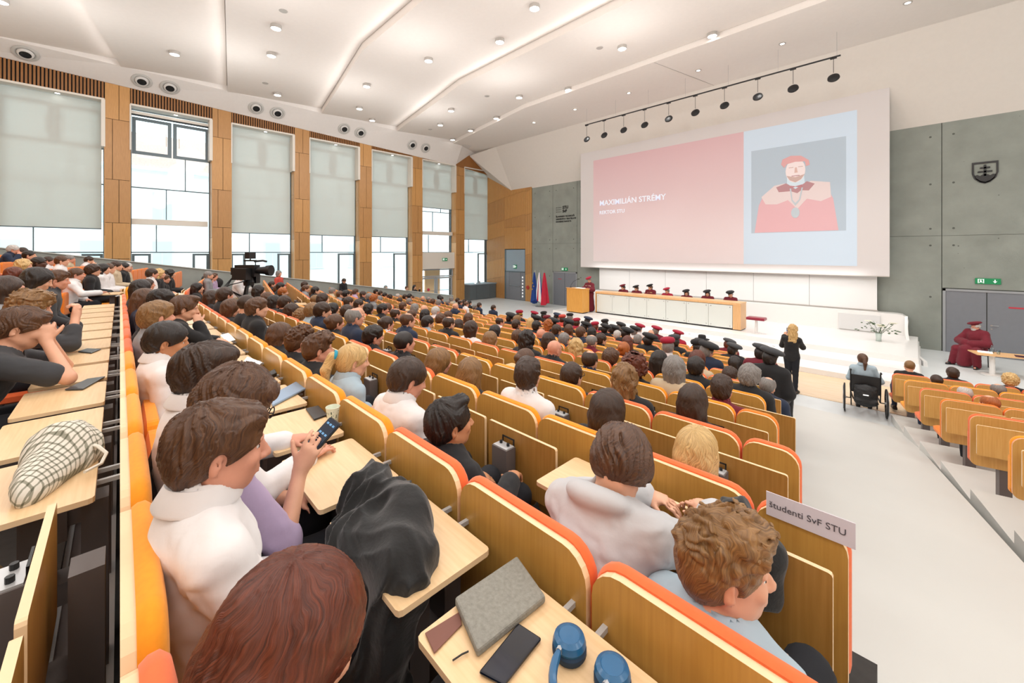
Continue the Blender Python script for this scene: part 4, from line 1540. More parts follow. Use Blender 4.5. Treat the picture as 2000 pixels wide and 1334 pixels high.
def seat_color(b, i, k):
    if b == 'centre':
        if i == 1:
            return OR[1] if k <= 3 or k >= 11 else OR[0]
        if i == 0:
            return OR[1] if k == 2 or k < 1 else (OR[0] if k < 8 else OR[1])
        g = (k + i * 2) // 3
        return OR[(g * 7 + i * 3) % 3 if i > 3 else (g + i) % 2]
    if b == 'right':
        return (OR[1], OR[0], OR[1], OR[2], OR[1], OR[0], OR[2], OR[1])[(NROW - i) % 8]
    return OR[(k // 2 + i) % 3]


BN = {'centre': 'centre block', 'window': 'block by the windows', 'right': 'block right of the aisle'}


def row_ph(i):
    if i >= 0:
        return '%s row from the stage' % ord_(NROW - i + 1)
    return '%s row from the stage' % ord_(NROW - i + 1)


SEATS_BUILT = 0
FAR = []
for rw in BLOCKS:
    b, i = rw['b'], rw['i']
    if b == 'centre' and i == -1:
        ks = range(8, rw['n'])
    elif b == 'centre' and i in (0, 1):
        ks = range(1, rw['n'])
    elif b == 'right':
        ks = range(0, [6, 6, 5, 5, 4, 3, 2, 1][NROW - i])
    else:
        ks = range(0, rw['n'])
    row = empty('row_rail_base', (rw['o'].x, rw['o'].y, rw['z']), rw['rz']) if False else None
    narrow = b == 'centre' and i in (2, 3, 4)
    cpos = rw['o'].copy()
    if narrow:
        cpos = rw['o'] - rw['d'] * (-0.0)
    for k in ks:
        w = PW
        key = 'n'
        c = rw['o'] + rw['d'] * (PW * (k + 0.5))
        if narrow:
            if k == 0:
                key = 's'
                c = rw['o'] + rw['d'] * 0.155
            else:
                c = rw['o'] + rw['d'] * (PW * (k + 0.5) - 0.28)
        rw.setdefault('c', {})[k] = c
        far = b == 'window' and (k >= 3 or i < -2) or (b == 'window' and i < 0)
        FAR.append((far, rw, k, c, key))
# keep about 300 largest as objects of their own
nn = [f for f in FAR if not f[0]]
fr = [f for f in FAR if f[0]]
fr.sort(key=lambda f: (f[3].length))
keep = max(0, 300 - len(nn))
near_far, rest = fr[:keep], fr[keep:]


def seat_loc(rw, c):
    return (c.x, c.y, rw['z'])


def is_occ(rw, k):
    return (rw['b'], rw['i'], k) in OCC


rows_made = {}


def make_seats():
    for far, rw, k, c, key in nn + near_far:
        b, i = rw['b'], rw['i']
        col = seat_color(b, i, k)
        cn = {'amber_fabric': 'amber', 'salmon_fabric': 'salmon', 'orange_fabric': 'orange'}[col.name]
        side = 'aisle'
        lab = '%s-edged beech seat, %s, %s seat from the right end' % (cn, row_ph(i).replace('row from the stage', 'row from stage'), ord_(k + 1))
        if b == 'window':
            lab += ', window block'
        elif b == 'right':
            lab = '%s-edged beech seat right of aisle, %s row from stage, %s seat from aisle' % (cn, ord_(NROW - i + 1), ord_(k + 1))
        e = empty('lecture_seat', seat_loc(rw, c), rw['rz'], lab, 'chair', 'seats in the %s' % BN[b])
        pale = b == 'right' or i >= 8
        part('backrest', SM[key]['backrest'], e, M_PLYL if pale else M_PLY)
        if b == 'right':
            e.children[0].material_slots[1].link = 'OBJECT'
            e.children[0].material_slots[1].material = M_EDGES
        part('back_pad', SM[key]['back_pad'], e, col)
        occ = is_occ(rw, k)
        if key == 'n' and (i < 3 or b == 'right' or occ or (b == 'window' and i < 4)):
            part('seat_cushion', SM[key]['seat_down' if occ else 'seat_up'], e, col)
        part('seat_leg', legm, e)
        if key == 's':
            continue
        if not (i == -1 or (b == 'window' and i < 1 and k > 8)):
            if b == 'centre' and i >= 0 or b != 'centre':
                op = open_desk(b, i, k)
                # the boards sit half a seat over
                dk = part('folding_desk', d_open if op else d_fold, e, (M_TOP if op else (M_DESKV if not pale else M_PLYL)))
                if b == 'centre':
                    dk.location.x = 0.295
                if b == 'right' and k < 2:
                    continue
                pd = part('pedestal', ped, e)
                if op:
                    pd.scale.z = 0.96
                elif i < 7 or b == 'right':
                    part('pedestal_cap', pcap, pd)
                    if i < 5:
                        part('cap_bracket', knob, pd)
                pd.location.x = (-0.08 if not op else 0.0) + (0.295 if b == 'centre' else 0)
                if op and i < 3:
                    part('desk_bracket', brk, e).location.x = 0.295
                if not op and i == 0:
                    pass
    # rails along the rows
    for rw in BLOCKS:
        L_ = rw['n'] * PW
        if rw['i'] > 6 or rw['b'] == 'window':
            continue
        e = empty('seat_row_rail', (rw['o'].x, rw['o'].y, rw['z']), math.atan2(rw['d'].y, rw['d'].x),
                  'grey metal floor rail under the seats, %s, %s' % (row_ph(rw['i']), {'centre': 'centre', 'right': 'right block'}[rw['b']]), 'rail', 'floor rails under the seat rows')
        s_ = 1 if rw['b'] == 'right' else -1
        ya, yb = (-0.20, -0.02)
        a, b_ = (ya, yb) if s_ == 1 else (-yb, -ya)
        MB().box((0, a, 0.0), (L_, b_, 0.10)).build('rail_body', M_GBOX, e)
        MB().box((0, a - 0.004, 0.10), (L_, a + 0.02, 0.115)).box((0, b_ - 0.02, 0.10), (L_, b_ + 0.004, 0.115)).build('rail_edge', M_LGREY, e)
    # the farthest seats of the window block, past the limit of single objects
    vs, fs, mi = [], [], []
    acc = MB()
    for far, rw, k, c, key in rest:
        M_ = Matrix.Translation(seat_loc(rw, c)) @ Matrix.Rotation(rw['rz'], 4, 'Z')
        for me, m_i in ((SM['n']['backrest'], 0), (SM['n']['back_pad'], 1), (legm, 2)):
            acc.add([M_ @ v.co for v in me.vertices], [tuple(p.vertices) for p in me.polygons], m_i)
    if rest:
        o = acc.build('distant_seats', [M_PLYL, OR[2], M_GBOX], None)
        tag(o, 'farthest beech and orange seats in the block along the windows', 'chairs', None, 'stuff')
# ---------------------------------------------------------------- people
SKIN = [mat('skin_fair', '#E3AC8E', 0.5, vary=0.05, scale=18), mat('skin_pink', '#DC9C82', 0.5, vary=0.05, scale=18), mat('skin_tan', '#C98D66', 0.5, vary=0.05, scale=18), mat('skin_dark', '#5A3A2C', 0.5, vary=0.05, scale=18)]
HC = {}


def strands(m, light, dark):
    """hair strands: colour and relief run outwards from the crown (head frame)"""
    nt = m.node_tree
    b = nt.nodes['Principled BSDF']
    N_ = nt.nodes.new
    L_ = nt.links.new
    tc_ = N_('ShaderNodeTexCoord')
    sp = N_('ShaderNodeSeparateXYZ')
    L_(tc_.outputs['Object'], sp.inputs[0])

    def mth(op, a, b_):
        q = N_('ShaderNodeMath')
        q.operation = op
        for i_, v_ in enumerate((a, b_)):
            if isinstance(v_, (int, float)):
                q.inputs[i_].default_value = v_
            else:
                L_(v_, q.inputs[i_])
        return q.outputs[0]
    nw = N_('ShaderNodeTexNoise')
    nw.inputs['Scale'].default_value = 11
    L_(tc_.outputs['Object'], nw.inputs['Vector'])
    az = mth('ARCTAN2', sp.outputs[0], mth('ADD', sp.outputs[1], 0.055))
    az = mth('ADD', az, mth('MULTIPLY', nw.outputs['Fac'], 1.1))
    az = mth('ADD', az, mth('MULTIPLY', sp.outputs[2], 3.0))
    cb = N_('ShaderNodeCombineXYZ')
    L_(mth('MULTIPLY', az, 9.0), cb.inputs[0])
    L_(mth('MULTIPLY', sp.outputs[2], 5.0), cb.inputs[1])
    L_(mth('MULTIPLY', sp.outputs[1], 5.0), cb.inputs[2])
    n1 = N_('ShaderNodeTexNoise')
    n1.inputs['Scale'].default_value = 2.4
    n1.inputs['Detail'].default_value = 6
    n1.inputs['Roughness'].default_value = 0.65
    L_(cb.outputs[0], n1.inputs['Vector'])
    cr_ = N_('ShaderNodeValToRGB')
    cr_.color_ramp.elements[0].position = 0.34
    cr_.color_ramp.elements[1].position = 0.68
    cr_.color_ramp.elements[0].color = lin(dark)
    lc = lin(light)
    cr_.color_ramp.elements[1].color = tuple(min(1, c * 1.35) for c in lc[:3]) + (1,)
    L_(n1.outputs['Fac'], cr_.inputs[0])
    L_(cr_.outputs[0], b.inputs['Base Color'])
    bp = N_('ShaderNodeBump')
    bp.inputs['Strength'].default_value = 0.55
    bp.inputs['Distance'].default_value = 0.006
    L_(n1.outputs['Fac'], bp.inputs['Height'])
    L_(bp.outputs[0], b.inputs['Normal'])


for k_, c_, d_ in (('k', '#251C18', '#120D0B'), ('d', '#3F2A1C', '#22150D'), ('b', '#5E3F27', '#38231A'), ('l', '#8D6A40', '#5E4226'), ('y', '#D3B47C', '#A5824E'),
                   ('g', '#8A8682', '#5D5A58'), ('w', '#C9C6C2', '#98948F'), ('r', '#6A3320', '#3E1B10'), ('o', '#B0642A', '#7A3E14')):
    HC[k_] = mat('hair_' + {'k': 'black', 'd': 'dark_brown', 'b': 'brown', 'l': 'light_brown', 'y': 'blond', 'g': 'grey', 'w': 'white', 'r': 'auburn', 'o': 'ginger'}[k_], c_, 0.36, vary=0)
    strands(HC[k_], c_, d_)
HN = {'k': 'black', 'd': 'dark brown', 'b': 'brown', 'l': 'light brown', 'y': 'blond', 'g': 'grey', 'w': 'white', 'r': 'auburn', 'o': 'ginger'}
TC = {}
for k_, n_, c_ in (('W', 'white', '#E9E6E6'), ('K', 'black', '#17181B'), ('N', 'navy', '#1D2A42'), ('G', 'grey', '#8B8D90'), ('B', 'light blue', '#A9BECB'), ('T', 'beige', '#C9B79A'), ('E', 'green', '#1F9C5F'),
                   ('M', 'maroon', '#6E1426'), ('P', 'lilac', '#B7A3C4'), ('H', 'pale grey', '#C6C7CA'), ('C', 'charcoal', '#3A3C40'), ('V', 'crimson', '#A31836'), ('R', 'red', '#C4493C')):
    TC[k_] = mat('cloth_' + n_.replace(' ', '_'), c_, 0.85, vary=0.03, scale=6, bump=0.12, bscale=25, sheen=0.1)
TN = {'W': 'white', 'K': 'black', 'N': 'navy', 'G': 'grey', 'B': 'light blue', 'T': 'beige', 'E': 'green', 'M': 'maroon', 'P': 'lilac', 'H': 'pale grey', 'C': 'charcoal', 'V': 'crimson', 'R': 'red'}
M_TROU = mat('dark_trousers', '#1C1E24', 0.9, vary=0.05, bump=0.1, bscale=20)
M_JEAN = mat('blue_jeans', '#7F9FB0', 0.85, vary=0.08, bump=0.1, bscale=30)
M_JEAND = mat('dark_jeans', '#2A3A55', 0.85, vary=0.08, bump=0.1, bscale=30)
M_SHOE = mat('black_shoe', '#141414', 0.4, vary=0)
M_EYE = mat('eye_white', '#E8E4E0', 0.2, vary=0)
M_IRIS = mat('eye_iris', '#2B211C', 0.2, vary=0)


def rotm(yaw=0, pitch=0, roll=0):
    """head frame: yaw turns left(+), pitch nods forward(+)"""
    return Matrix.Rotation(R(yaw), 4, 'Z') @ Matrix.Rotation(R(-pitch), 4, 'X') @ Matrix.Rotation(R(roll), 4, 'Y')


def head_prims(F, hc, Rm, k=0.015, beard=False):
    def T(p):
        return np.array(Rm @ Vector(p)) + np.array(hc)
    F.ell(T((0, -0.012, 0.028)), (0.076, 0.096, 0.088), Rm, 0.02)
    F.ell(T((0, 0.022, -0.025)), (0.063, 0.073, 0.092), Rm, 0.02)
    F.cone(T((0, 0.055, -0.082)), T((0, 0.045, -0.07)), 0.03, 0.038, 0.02)
    for s in (-1, 1):
        F.cone(T((s * 0.035, 0.035, -0.07)), T((s * 0.058, -0.01, -0.045)), 0.020, 0.016, 0.02)
        F.ell(T((s * 0.035, 0.070, -0.022)), (0.022, 0.018, 0.02), Rm, 0.015)           # cheek
        F.cone(T((s * 0.018, 0.088, 0.028)), T((s * 0.045, 0.076, 0.026)), 0.010, 0.009, 0.012)   # brow
    F.cone(T((0, 0.094, 0.012)), T((0, 0.113, -0.024)), 0.007, 0.011, 0.010)
    F.cone(T((-0.012, 0.103, -0.028)), T((0.012, 0.103, -0.028)), 0.008, 0.008, 0.006)
    for s in (-1, 1):
        F.ell(T((s * 0.031, 0.094, 0.008)), (0.015, 0.012, 0.010), Rm, 0.008, 's')
    F.cone(T((-0.016, 0.092, -0.052)), T((0.016, 0.092, -0.052)), 0.0065, 0.0065, 0.006)
    F.cone(T((-0.014, 0.091, -0.064)), T((0.014, 0.091, -0.064)), 0.0065, 0.0065, 0.006)
    for s in (-1, 1):
        Re = Rm @ Matrix.Rotation(R(-s * 22), 4, 'Z') @ Matrix.Rotation(R(-8), 4, 'X')
        F.ell(T((s * 0.079, -0.012, -0.008)), (0.008, 0.019, 0.032), Re, 0.006)
        F.ell(T((s * 0.087, -0.006, -0.004)), (0.006, 0.010, 0.018), Re, 0.004, 's')


def hand_prims(F, W, D, N, curl=25, side=1, thumb=40, k=0.008, sc=1.0, spread=1.0):
    """W wrist, D finger direction, N back-of-hand normal, side: +1 thumb towards D x N"""
    W, D, N = Vector(W), Vector(D).normalized(), Vector(N)
    N = (N - D * N.dot(D)).normalized()
    S = D.cross(N).normalized() * side
    Rm = Matrix((S, D, N)).transposed()
    F.ell(W + D * 0.045 * sc, (0.040 * sc, 0.052 * sc, 0.017 * sc), Rm, 0.012)
    F.cone(W, W + D * 0.02 * sc, 0.025 * sc, 0.026 * sc, 0.015)
    for q in range(4):
        ln = (0.9, 1.0, 0.95, 0.76)[q] * sc
        b = W + D * 0.082 * sc * (1.0 if q < 3 else 0.93) + S * (0.030 - 0.020 * q) * sc
        d = (D + S * (0.10 - 0.07 * q) * spread).normalized()
        ang = curl * (0.8 + 0.12 * q)
        rr_ = 0.0088 * sc
        for seg, L in enumerate((0.040, 0.026, 0.020)):
            d = (Matrix.Rotation(R(-ang), 3, S * (1 if side == 1 else -1) * 1.0) @ d) if False else (d * math.cos(R(ang)) - N * math.sin(R(ang))).normalized() if seg == 0 else (d * math.cos(R(ang)) + d.cross(S).normalized() * math.sin(R(ang)) * (1 if d.cross(S).dot(N) * -1 > 0 or False else 1) * _cs(d, S, N)).normalized()
            e = b + d * L * ln
            F.cone(b, e, rr_, rr_ * 0.92, 0.004)
            b = e
            rr_ *= 0.92
    tb = W + D * 0.03 * sc + S * 0.032 * sc - N * 0.006
    td = (D * math.cos(R(thumb)) + S * math.sin(R(thumb)) - N * 0.25).normalized()
    e = tb + td * 0.036 * sc
    F.cone(tb, e, 0.0135 * sc, 0.0108 * sc, 0.008)
    td2 = (td + D * 0.35 - N * 0.15).normalized()
    F.cone(e, e + td2 * 0.03 * sc, 0.0108 * sc, 0.009 * sc, 0.004)


def _cs(d, S, N):
    # bend towards the palm: choose the sign that turns the finger away from the back of the hand
    c = d.cross(S).normalized()
    if abs(c.dot(N)) > 1e-4:
        return -1 if c.dot(N) > 0 else 1
    return 1


def joints(p):
    J = {}
    hx, hy, hz = p.get('head', (0, 0.20, 1.07))
    Rm = rotm(*p.get('rot', (0, 0, 0)))
    J['head'] = Vector((hx, hy, hz))
    J['Rm'] = Rm
    st = p.get('stand', False)
    pel = Vector(p.get('pelvis', (0, 0.19, 0.49) if not st else (0, 0, 0.92)))
    nb = Vector(p['neck']) if 'neck' in p else J['head'] + (Rm @ Vector((0, -0.035, -0.115))) * 0.55 + Vector((0, -0.03, -0.115)) * 0.6
    J['pelvis'] = pel
    J['neck'] = nb
    up = (nb - pel).normalized()
    ty = p.get('twist', 0)
    rt = Matrix.Rotation(R(ty), 3, 'Z') @ Vector((1, 0, 0))
    rt = (rt - up * rt.dot(up)).normalized()
    fw = up.cross(rt).normalized()
    J['up'], J['rt'], J['fw'] = up, rt, fw
    w = p.get('w', 1.0)
    J['chest'] = pel.lerp(nb, 0.66)
    J['waist'] = pel.lerp(nb, 0.30)
    J['TM'] = Matrix((rt, fw, up)).transposed()
    for s, n in ((-1, 'L'), (1, 'R')):
        J['sh' + n] = nb - up * 0.055 + rt * s * 0.165 * w + fw * p.get('shf', 0.01)
        a = p.get('arm' + n)
        if a is None:
            e = J['sh' + n] + Vector((s * 0.055, 0.0, -0.26))
            wv = Vector((s * 0.085, pel.y + 0.26, pel.z + 0.10))
            a = (e, wv, Vector((-s * 0.4, 0.8, -0.25)), Vector((0, 0, 1)))
        J['arm' + n] = [Vector(x) for x in a[:4]]
        J['hand' + n] = a[4] if len(a) > 4 else {}
        lg = p.get('leg' + n)
        if lg is None:
            if st:
                lg = ((s * 0.10, 0.01, 0.48), (s * 0.11, -0.02, 0.09), (s * 0.12, 0.12, 0.04))
            else:
                lg = ((s * 0.12, 0.60, 0.50), (s * 0.12, 0.56, 0.09), (s * 0.12, 0.70, 0.045))
        J['leg' + n] = [Vector(x) for x in lg]
        J['hip' + n] = pel + rt * s * 0.085 + up * -0.02
    return J


def torso(F, J, w, inf, k=0.04, fat=1.0):
    TM = J['TM']
    F.ell(J['pelvis'], (0.155 * fat + inf, 0.115 * fat + inf, 0.13 + inf), TM, k)
    F.ell(J['waist'], (0.130 * fat + inf, 0.100 * fat + inf, 0.16 + inf), TM, k)
    F.ell(J['chest'], (0.150 * w + inf, 0.108 * fat + inf, 0.185 + inf), TM, k)
    for n in 'LR':
        F.cone(J['neck'] - J['up'] * 0.03 - J['fw'] * 0.01, J['sh' + n], 0.052 + inf, 0.050 + inf, k)


def arm(F, J, n, inf, to=1.0, loose=0.0):
    s = J['sh' + n]
    e, wv = J['arm' + n][0], J['arm' + n][1]
    if to <= 0.5:
        F.cone(s, s.lerp(e, to * 2), 0.047 + inf, 0.042 + inf + loose, 0.03)
        return
    F.cone(s, e, 0.046 + inf, 0.037 + inf + loose * 0.5, 0.03)
    F.cone(e, e.lerp(wv, (to - 0.5) * 2), 0.037 + inf + loose * 0.5, 0.026 + inf + loose, 0.015)


def leg(F, J, n, inf, st):
    kn, an, toe = J['leg' + n]
    F.cone(J['hip' + n], kn, 0.080 + inf, 0.052 + inf, 0.03)
    F.cone(kn, an, 0.052 + inf, 0.034 + inf, 0.02)


def bounds(J, m=0.16):
    P = [J['head'], J['pelvis'], J['neck'], J['shL'], J['shR']]
    for n in 'LR':
        P += J['arm' + n][:2] + J['leg' + n]
        P.append(J['arm' + n][1] + J['arm' + n][2].normalized() * 0.12)
    lo = [min(q[i] for q in P) - m for i in range(3)]
    hi = [max(q[i] for q in P) + m for i in range(3)]
    lo[2] = -0.01
    hi[2] = J['head'].z + 0.16
    return lo, hi


def zgrid(lo, hi, h, zfine, coarse):
    z = []
    a = lo
    while a < hi:
        z.append(a)
        a += h if a >= zfine else coarse
    return z


def body_mesh(p, h=0.012, coarse=None):
    J = joints(p)
    lo, hi = bounds(J)
    F = Fld(lo, hi, h, zgrid(lo[2], hi[2], h, p.get('zfine', J['neck'].z - 0.12), coarse or h * 1.8))
    w, fat = p.get('w', 1.0), p.get('fat', 1.0)
    st = p.get('stand', False)
    torso(F, J, w, 0.0, 0.04, fat)
    for n in 'LR':
        leg(F, J, n, 0.0, st)
        kn, an, toe = J['leg' + n]
        F.cone(an - Vector((0, 0.02, 0.04)), toe, 0.034, 0.028, 0.02)
        arm(F, J, n, 0.0)
    hb = J['head'] + J['Rm'] @ Vector((0, -0.03, -0.055))
    F.cone(J['neck'] + J['up'] * 0.0, hb, 0.056 * p.get('nk', 1), 0.054 * p.get('nk', 1), 0.025)
    head_prims(F, J['head'], J['Rm'])
    for s, n in ((-1, 'L'), (1, 'R')):
        e, wv, D, N = J['arm' + n][:4]
        kw = dict(J['hand' + n])
        sd = kw.pop('side', None)
        if sd is None:
            # thumb towards the middle when the palm faces down
            S = D.normalized().cross(N)
            sd = 1 if S.dot(J['rt']) * s < 0 else -1
        hand_prims(F, wv, D, N, side=sd, **kw)
    return F.mesh('body'), J


def wrinkle(F, amp, fr, seed=0):
    X, Y, Z = F.grid()
    sh = F.f.shape
    m = np.abs(F.f) < 0.05
    I = np.argwhere(m)
    x = F.ax[0][I[:, 0]]
    y = F.ax[1][I[:, 1]]
    z = F.ax[2][I[:, 2]]
    n = vnoise(x * fr * 0.8 + z * 6 + seed, y * fr * 0.8 + 3, z * fr * 1.5 + 5)
    n2 = vnoise(x * fr * 2.1 + n * 1.2 + seed, y * fr * 2.1, z * fr * 2.6)
    F.f[m] += (amp * (1 - 2 * np.abs(n2)) * 0.6 + amp * n * 0.6).astype(np.float32)


def top_mesh(p, kind='shirt', h=0.013, name='shirt', inf=0.016, sleeve=0.96, amp=0.005, seed=0):
    J = joints(p)
    lo, hi = bounds(J, 0.2)
    lo[2] = J['pelvis'].z - 0.17
    hi[2] = max(J['neck'].z + 0.16, max(J['arm' + n][i].z + 0.12 for n in 'LR' for i in (0, 1)))
    if kind == 'robe':
        lo[2] = 0.03
    F = Fld(lo, hi, h)
    w, fat = p.get('w', 1.0), p.get('fat', 1.0)
    torso(F, J, w, inf + (0.03 if kind == 'robe' else 0), 0.05, fat)
    for n in 'LR':
        arm(F, J, n, inf + (0.02 if kind == 'robe' else 0.0), sleeve, 0.012 if kind != 'robe' else 0.05)
    if kind == 'robe':
        st = p.get('stand', False)
        if st:
            F.cone(J['pelvis'], J['pelvis'] - Vector((0, 0, 0.75)), 0.19, 0.26, 0.06)
        else:
            for n in 'LR':
                leg(F, J, n, 0.055, st)
            kn = J['legL'][0].lerp(J['legR'][0], 0.5)
            F.cone(J['pelvis'], kn, 0.15, 0.12, 0.05)
            F.cone(kn, J['legL'][1].lerp(J['legR'][1], 0.5) + Vector((0, 0, 0.05)), 0.15, 0.17, 0.05)
    wrinkle(F, amp, 9, seed)
    # neck opening and collar
    nk, up, fw = J['neck'], J['up'], J['fw']
    a = nk + up * 0.02 - fw * 0.0
    dirn = (J['head'] - nk).normalized()
    if kind in ('shirt', 'suit', 'hoodie', 'robe'):
        F.cone(nk - dirn * 0.01, nk + dirn * 0.045, 0.082, 0.076, 0.006)
        F.cone(nk - dirn * 0.02, nk + dirn * 0.30, 0.064, 0.062, 0.0, 's')
    else:
        F.cone(nk - dirn * 0.02 + fw * 0.01, nk + dirn * 0.30, 0.064, 0.064, 0.006, 's')
    F.cone(nk + dirn * 0.145, nk + dirn * 0.45, 0.09, 0.14, 0.0, 's')
    if kind == 'hoodie':
        F.ell(nk - fw * 0.07 + up * 0.015, (0.12, 0.075, 0.05), J['TM'], 0.02)
        F.ell(nk - fw * 0.045 + up * 0.055, (0.085, 0.05, 0.045), J['TM'], 0.015, 's')
        F.cone(nk - dirn * 0.02, nk + dirn * 0.30, 0.060, 0.056, 0.0, 's')
    if kind in ('shirt', 'tee', 'suit', 'hoodie') and not p.get('stand'):
        X, Y, Z = F.grid()
        cut = (J['pelvis'].z - 0.07) - Z + 0 * X + 0 * Y
        F.f = np.maximum(F.f, cut.astype(np.float32))
    return F.mesh(name)


def bottom_mesh(p, h=0.016, name='trousers', inf=0.014):
    J = joints(p)
    lo, hi = bounds(J, 0.12)
    hi[2] = J['pelvis'].z + 0.18
    lo[2] = 0.04
    F = Fld(lo, hi, h)
    st = p.get('stand', False)
    fat = p.get('fat', 1.0)
    F.ell(J['pelvis'], (0.155 * fat + inf, 0.115 * fat + inf, 0.12), J['TM'], 0.04)
    for n in 'LR':
        leg(F, J, n, inf, st)
    wrinkle(F, 0.005, 11, 4)
    return F.mesh(name)


def shoe_mesh(p, h=0.01):
    J = joints(p)
    mb = MB()
    for n in 'LR':
        kn, an, toe = J['leg' + n]
        d = (toe - an)
        d.z = 0
        d.normalize()
        s = Vector((-d.y, d.x, 0))
        Mx = Matrix(((s.x, d.x, 0, an.x), (s.y, d.y, 0, an.y), (0, 0, 1, 0), (0, 0, 0, 1)))
        out = [(0.0, -0.075), (0.035, -0.06), (0.04, 0.0), (0.045, 0.10), (0.032, 0.17), (0.0, 0.19), (-0.032, 0.17), (-0.045, 0.10), (-0.04, 0.0), (-0.035, -0.06)]
        vs = []
        for (z, k) in ((0.0, 1.0), (0.03, 1.02), (0.06, 0.85), (0.10, 0.55)):
            for (x, y) in out:
                yy = y if z < 0.05 else y * (0.9 if z < 0.08 else 0.45) - (0.0 if z < 0.08 else 0.01)
                vs.append(Mx @ Vector((x * k, yy, z)))
        nn_ = len(out)
        fs = [(i * nn_ + k, i * nn_ + (k + 1) % nn_, (i + 1) * nn_ + (k + 1) % nn_, (i + 1) * nn_ + k) for i in range(3) for k in range(nn_)]
        fs += [tuple(range(nn_ - 1, -1, -1)), tuple(range(3 * nn_, 4 * nn_))]
        mb.add(vs, fs)
    me = mb.mesh('shoes')
    me.polygons.foreach_set('use_smooth', [True] * len(me.polygons))
    return me


# ---- hair in the head frame
def hair_field(style, h=0.005, seed=0):
    lng = style in ('long', 'longwavy', 'pony', 'bob')
    lo = [-0.15, -0.20, -0.14]
    hi = [0.15, 0.14, 0.16]
    if style in ('long', 'longwavy'):
        lo[2] = -0.36
        lo[1] = -0.19
    if style == 'pony':
        lo[2] = -0.24
        lo[1] = -0.26
    if style == 'bob':
        lo[2] = -0.16
    F = Fld(lo, hi, h)
    t = {'short': 0.016, 'short2': 0.013, 'mop': 0.028, 'curly': 0.030, 'curlytop': 0.010, 'long': 0.018, 'longwavy': 0.024, 'pony': 0.012, 'bun': 0.012, 'bob': 0.022, 'buzz': 0.006, 'fringe': 0.010, 'quiff': 0.016, 'bigcurl': 0.05}[style]
    F.ell((0, -0.016, 0.030), (0.080 + t, 0.098 + t, 0.090 + t), None, 0.01)
    if style not in ('buzz', 'fringe'):
        F.ell((0, -0.045, -0.01), (0.070 + t * 0.8, 0.068 + t * 0.8, 0.080), None, 0.02)
    if style == 'quiff':
        F.ell((0.0, 0.055, 0.105), (0.055, 0.05, 0.032), None, 0.02)
    if style == 'short2':
        F.ell((0.0, 0.018, 0.080), (0.076, 0.084, 0.048), None, 0.02)
    if style == 'mop':
        F.ell((0.0, 0.050, 0.075), (0.078, 0.062, 0.045), None, 0.02)
    if style in ('curly', 'bigcurl', 'curlytop'):
        F.ell((0.0, 0.035, 0.095), (0.085, 0.07, 0.05), None, 0.02)
    if style in ('long', 'longwavy'):
        for s in (-1, 1):
            F.cone((s * 0.072, -0.02, 0.0), (s * 0.085, -0.02, -0.24), 0.028, 0.030, 0.03)
            F.cone((s * 0.045, -0.075, -0.02), (s * 0.055, -0.085, -0.28), 0.045, 0.035, 0.03)
        F.cone((0, -0.085, -0.02), (0, -0.10, -0.29), 0.05, 0.035, 0.03)
    if style == 'bob':
        for s in (-1, 1):
            F.cone((s * 0.075, -0.015, 0.0), (s * 0.078, -0.01, -0.095), 0.028, 0.028, 0.03)
        F.cone((0, -0.075, -0.02), (0, -0.07, -0.10), 0.06, 0.05, 0.03)
        for s in (-1, 1):
            F.cone((s * 0.05, -0.065, -0.02), (s * 0.05, -0.055, -0.10), 0.045, 0.04, 0.03)
    # coordinates around the crown for the strands
    X, Y, Z = F.grid()
    X = X + 0 * Y + 0 * Z
    Y = Y + 0 * X
    Z = Z + 0 * X
    m = np.abs(F.f) < 0.05
    x, y, z = X[m], Y[m], Z[m]
    cx, cy = 0.008, -0.055
    az = np.arctan2(x - cx, y - cy)
    rad = np.sqrt((x - cx) ** 2 + (y - cy) ** 2 + (z - 0.12) ** 2)
    if style in ('curly', 'curlytop', 'bigcurl'):
        fr = 42 if style != 'bigcurl' else 30
        w1 = vnoise(x * 18 + seed, y * 18, z * 18)
        n = vnoise(x * fr + w1 * 1.5, y * fr + seed, z * fr + w1 * 1.5)
        n2 = vnoise(x * fr * 2, y * fr * 2 + seed, z * fr * 2)
        d = 0.014 * (np.abs(n) * 2 - 0.5) + 0.004 * n2
        if style == 'bigcurl':
            d = d * 1.6
        if style == 'curlytop':
            d = d * 0.8 * np.clip((z - 0.0) / 0.07, 0.15, 1.15) + 0.008 * np.clip((z - 0.03) / 0.06, 0, 1)
    else:
        sw = 2.2 if style in ('mop', 'short2', 'quiff', 'short') else 0.5
        a2 = az + sw * rad * 2.2 + 0.5 * vnoise(x * 14 + seed, y * 14, z * 14)
        n = vnoise(a2 * 5 + seed, rad * 12, z * 0 + seed)
        n2 = vnoise(a2 * 16 + seed, rad * 18, z * 6)
        n3 = vnoise(a2 * 38, rad * 20, z * 8 + seed)
        big = {'mop': 0.008, 'short2': 0.006, 'short': 0.0035, 'quiff': 0.006, 'long': 0.003, 'longwavy': 0.009, 'pony': 0.002, 'bun': 0.002, 'bob': 0.004, 'buzz': 0.001, 'fringe': 0.0015}[style]
        d = big * n + big * 0.8 * n2 + big * 0.45 * n3
        if style == 'longwavy':
            d = d + 0.010 * vnoise(x * 22, y * 22 + seed, z * 26)
    F.f[m] -= d.astype(np.float32)
    if style == 'pony':
        F.cone((0, -0.105, 0.045), (0, -0.145, 0.04), 0.026, 0.030, 0.006)
        F.cone((0, -0.15, 0.035), (0, -0.18, -0.06), 0.034, 0.036, 0.01)
        F.cone((0, -0.18, -0.06), (0, -0.16, -0.20), 0.036, 0.016, 0.01)
    if style == 'bun':
        F.ell((0, -0.125, 0.05), (0.042, 0.036, 0.042), None, 0.008)
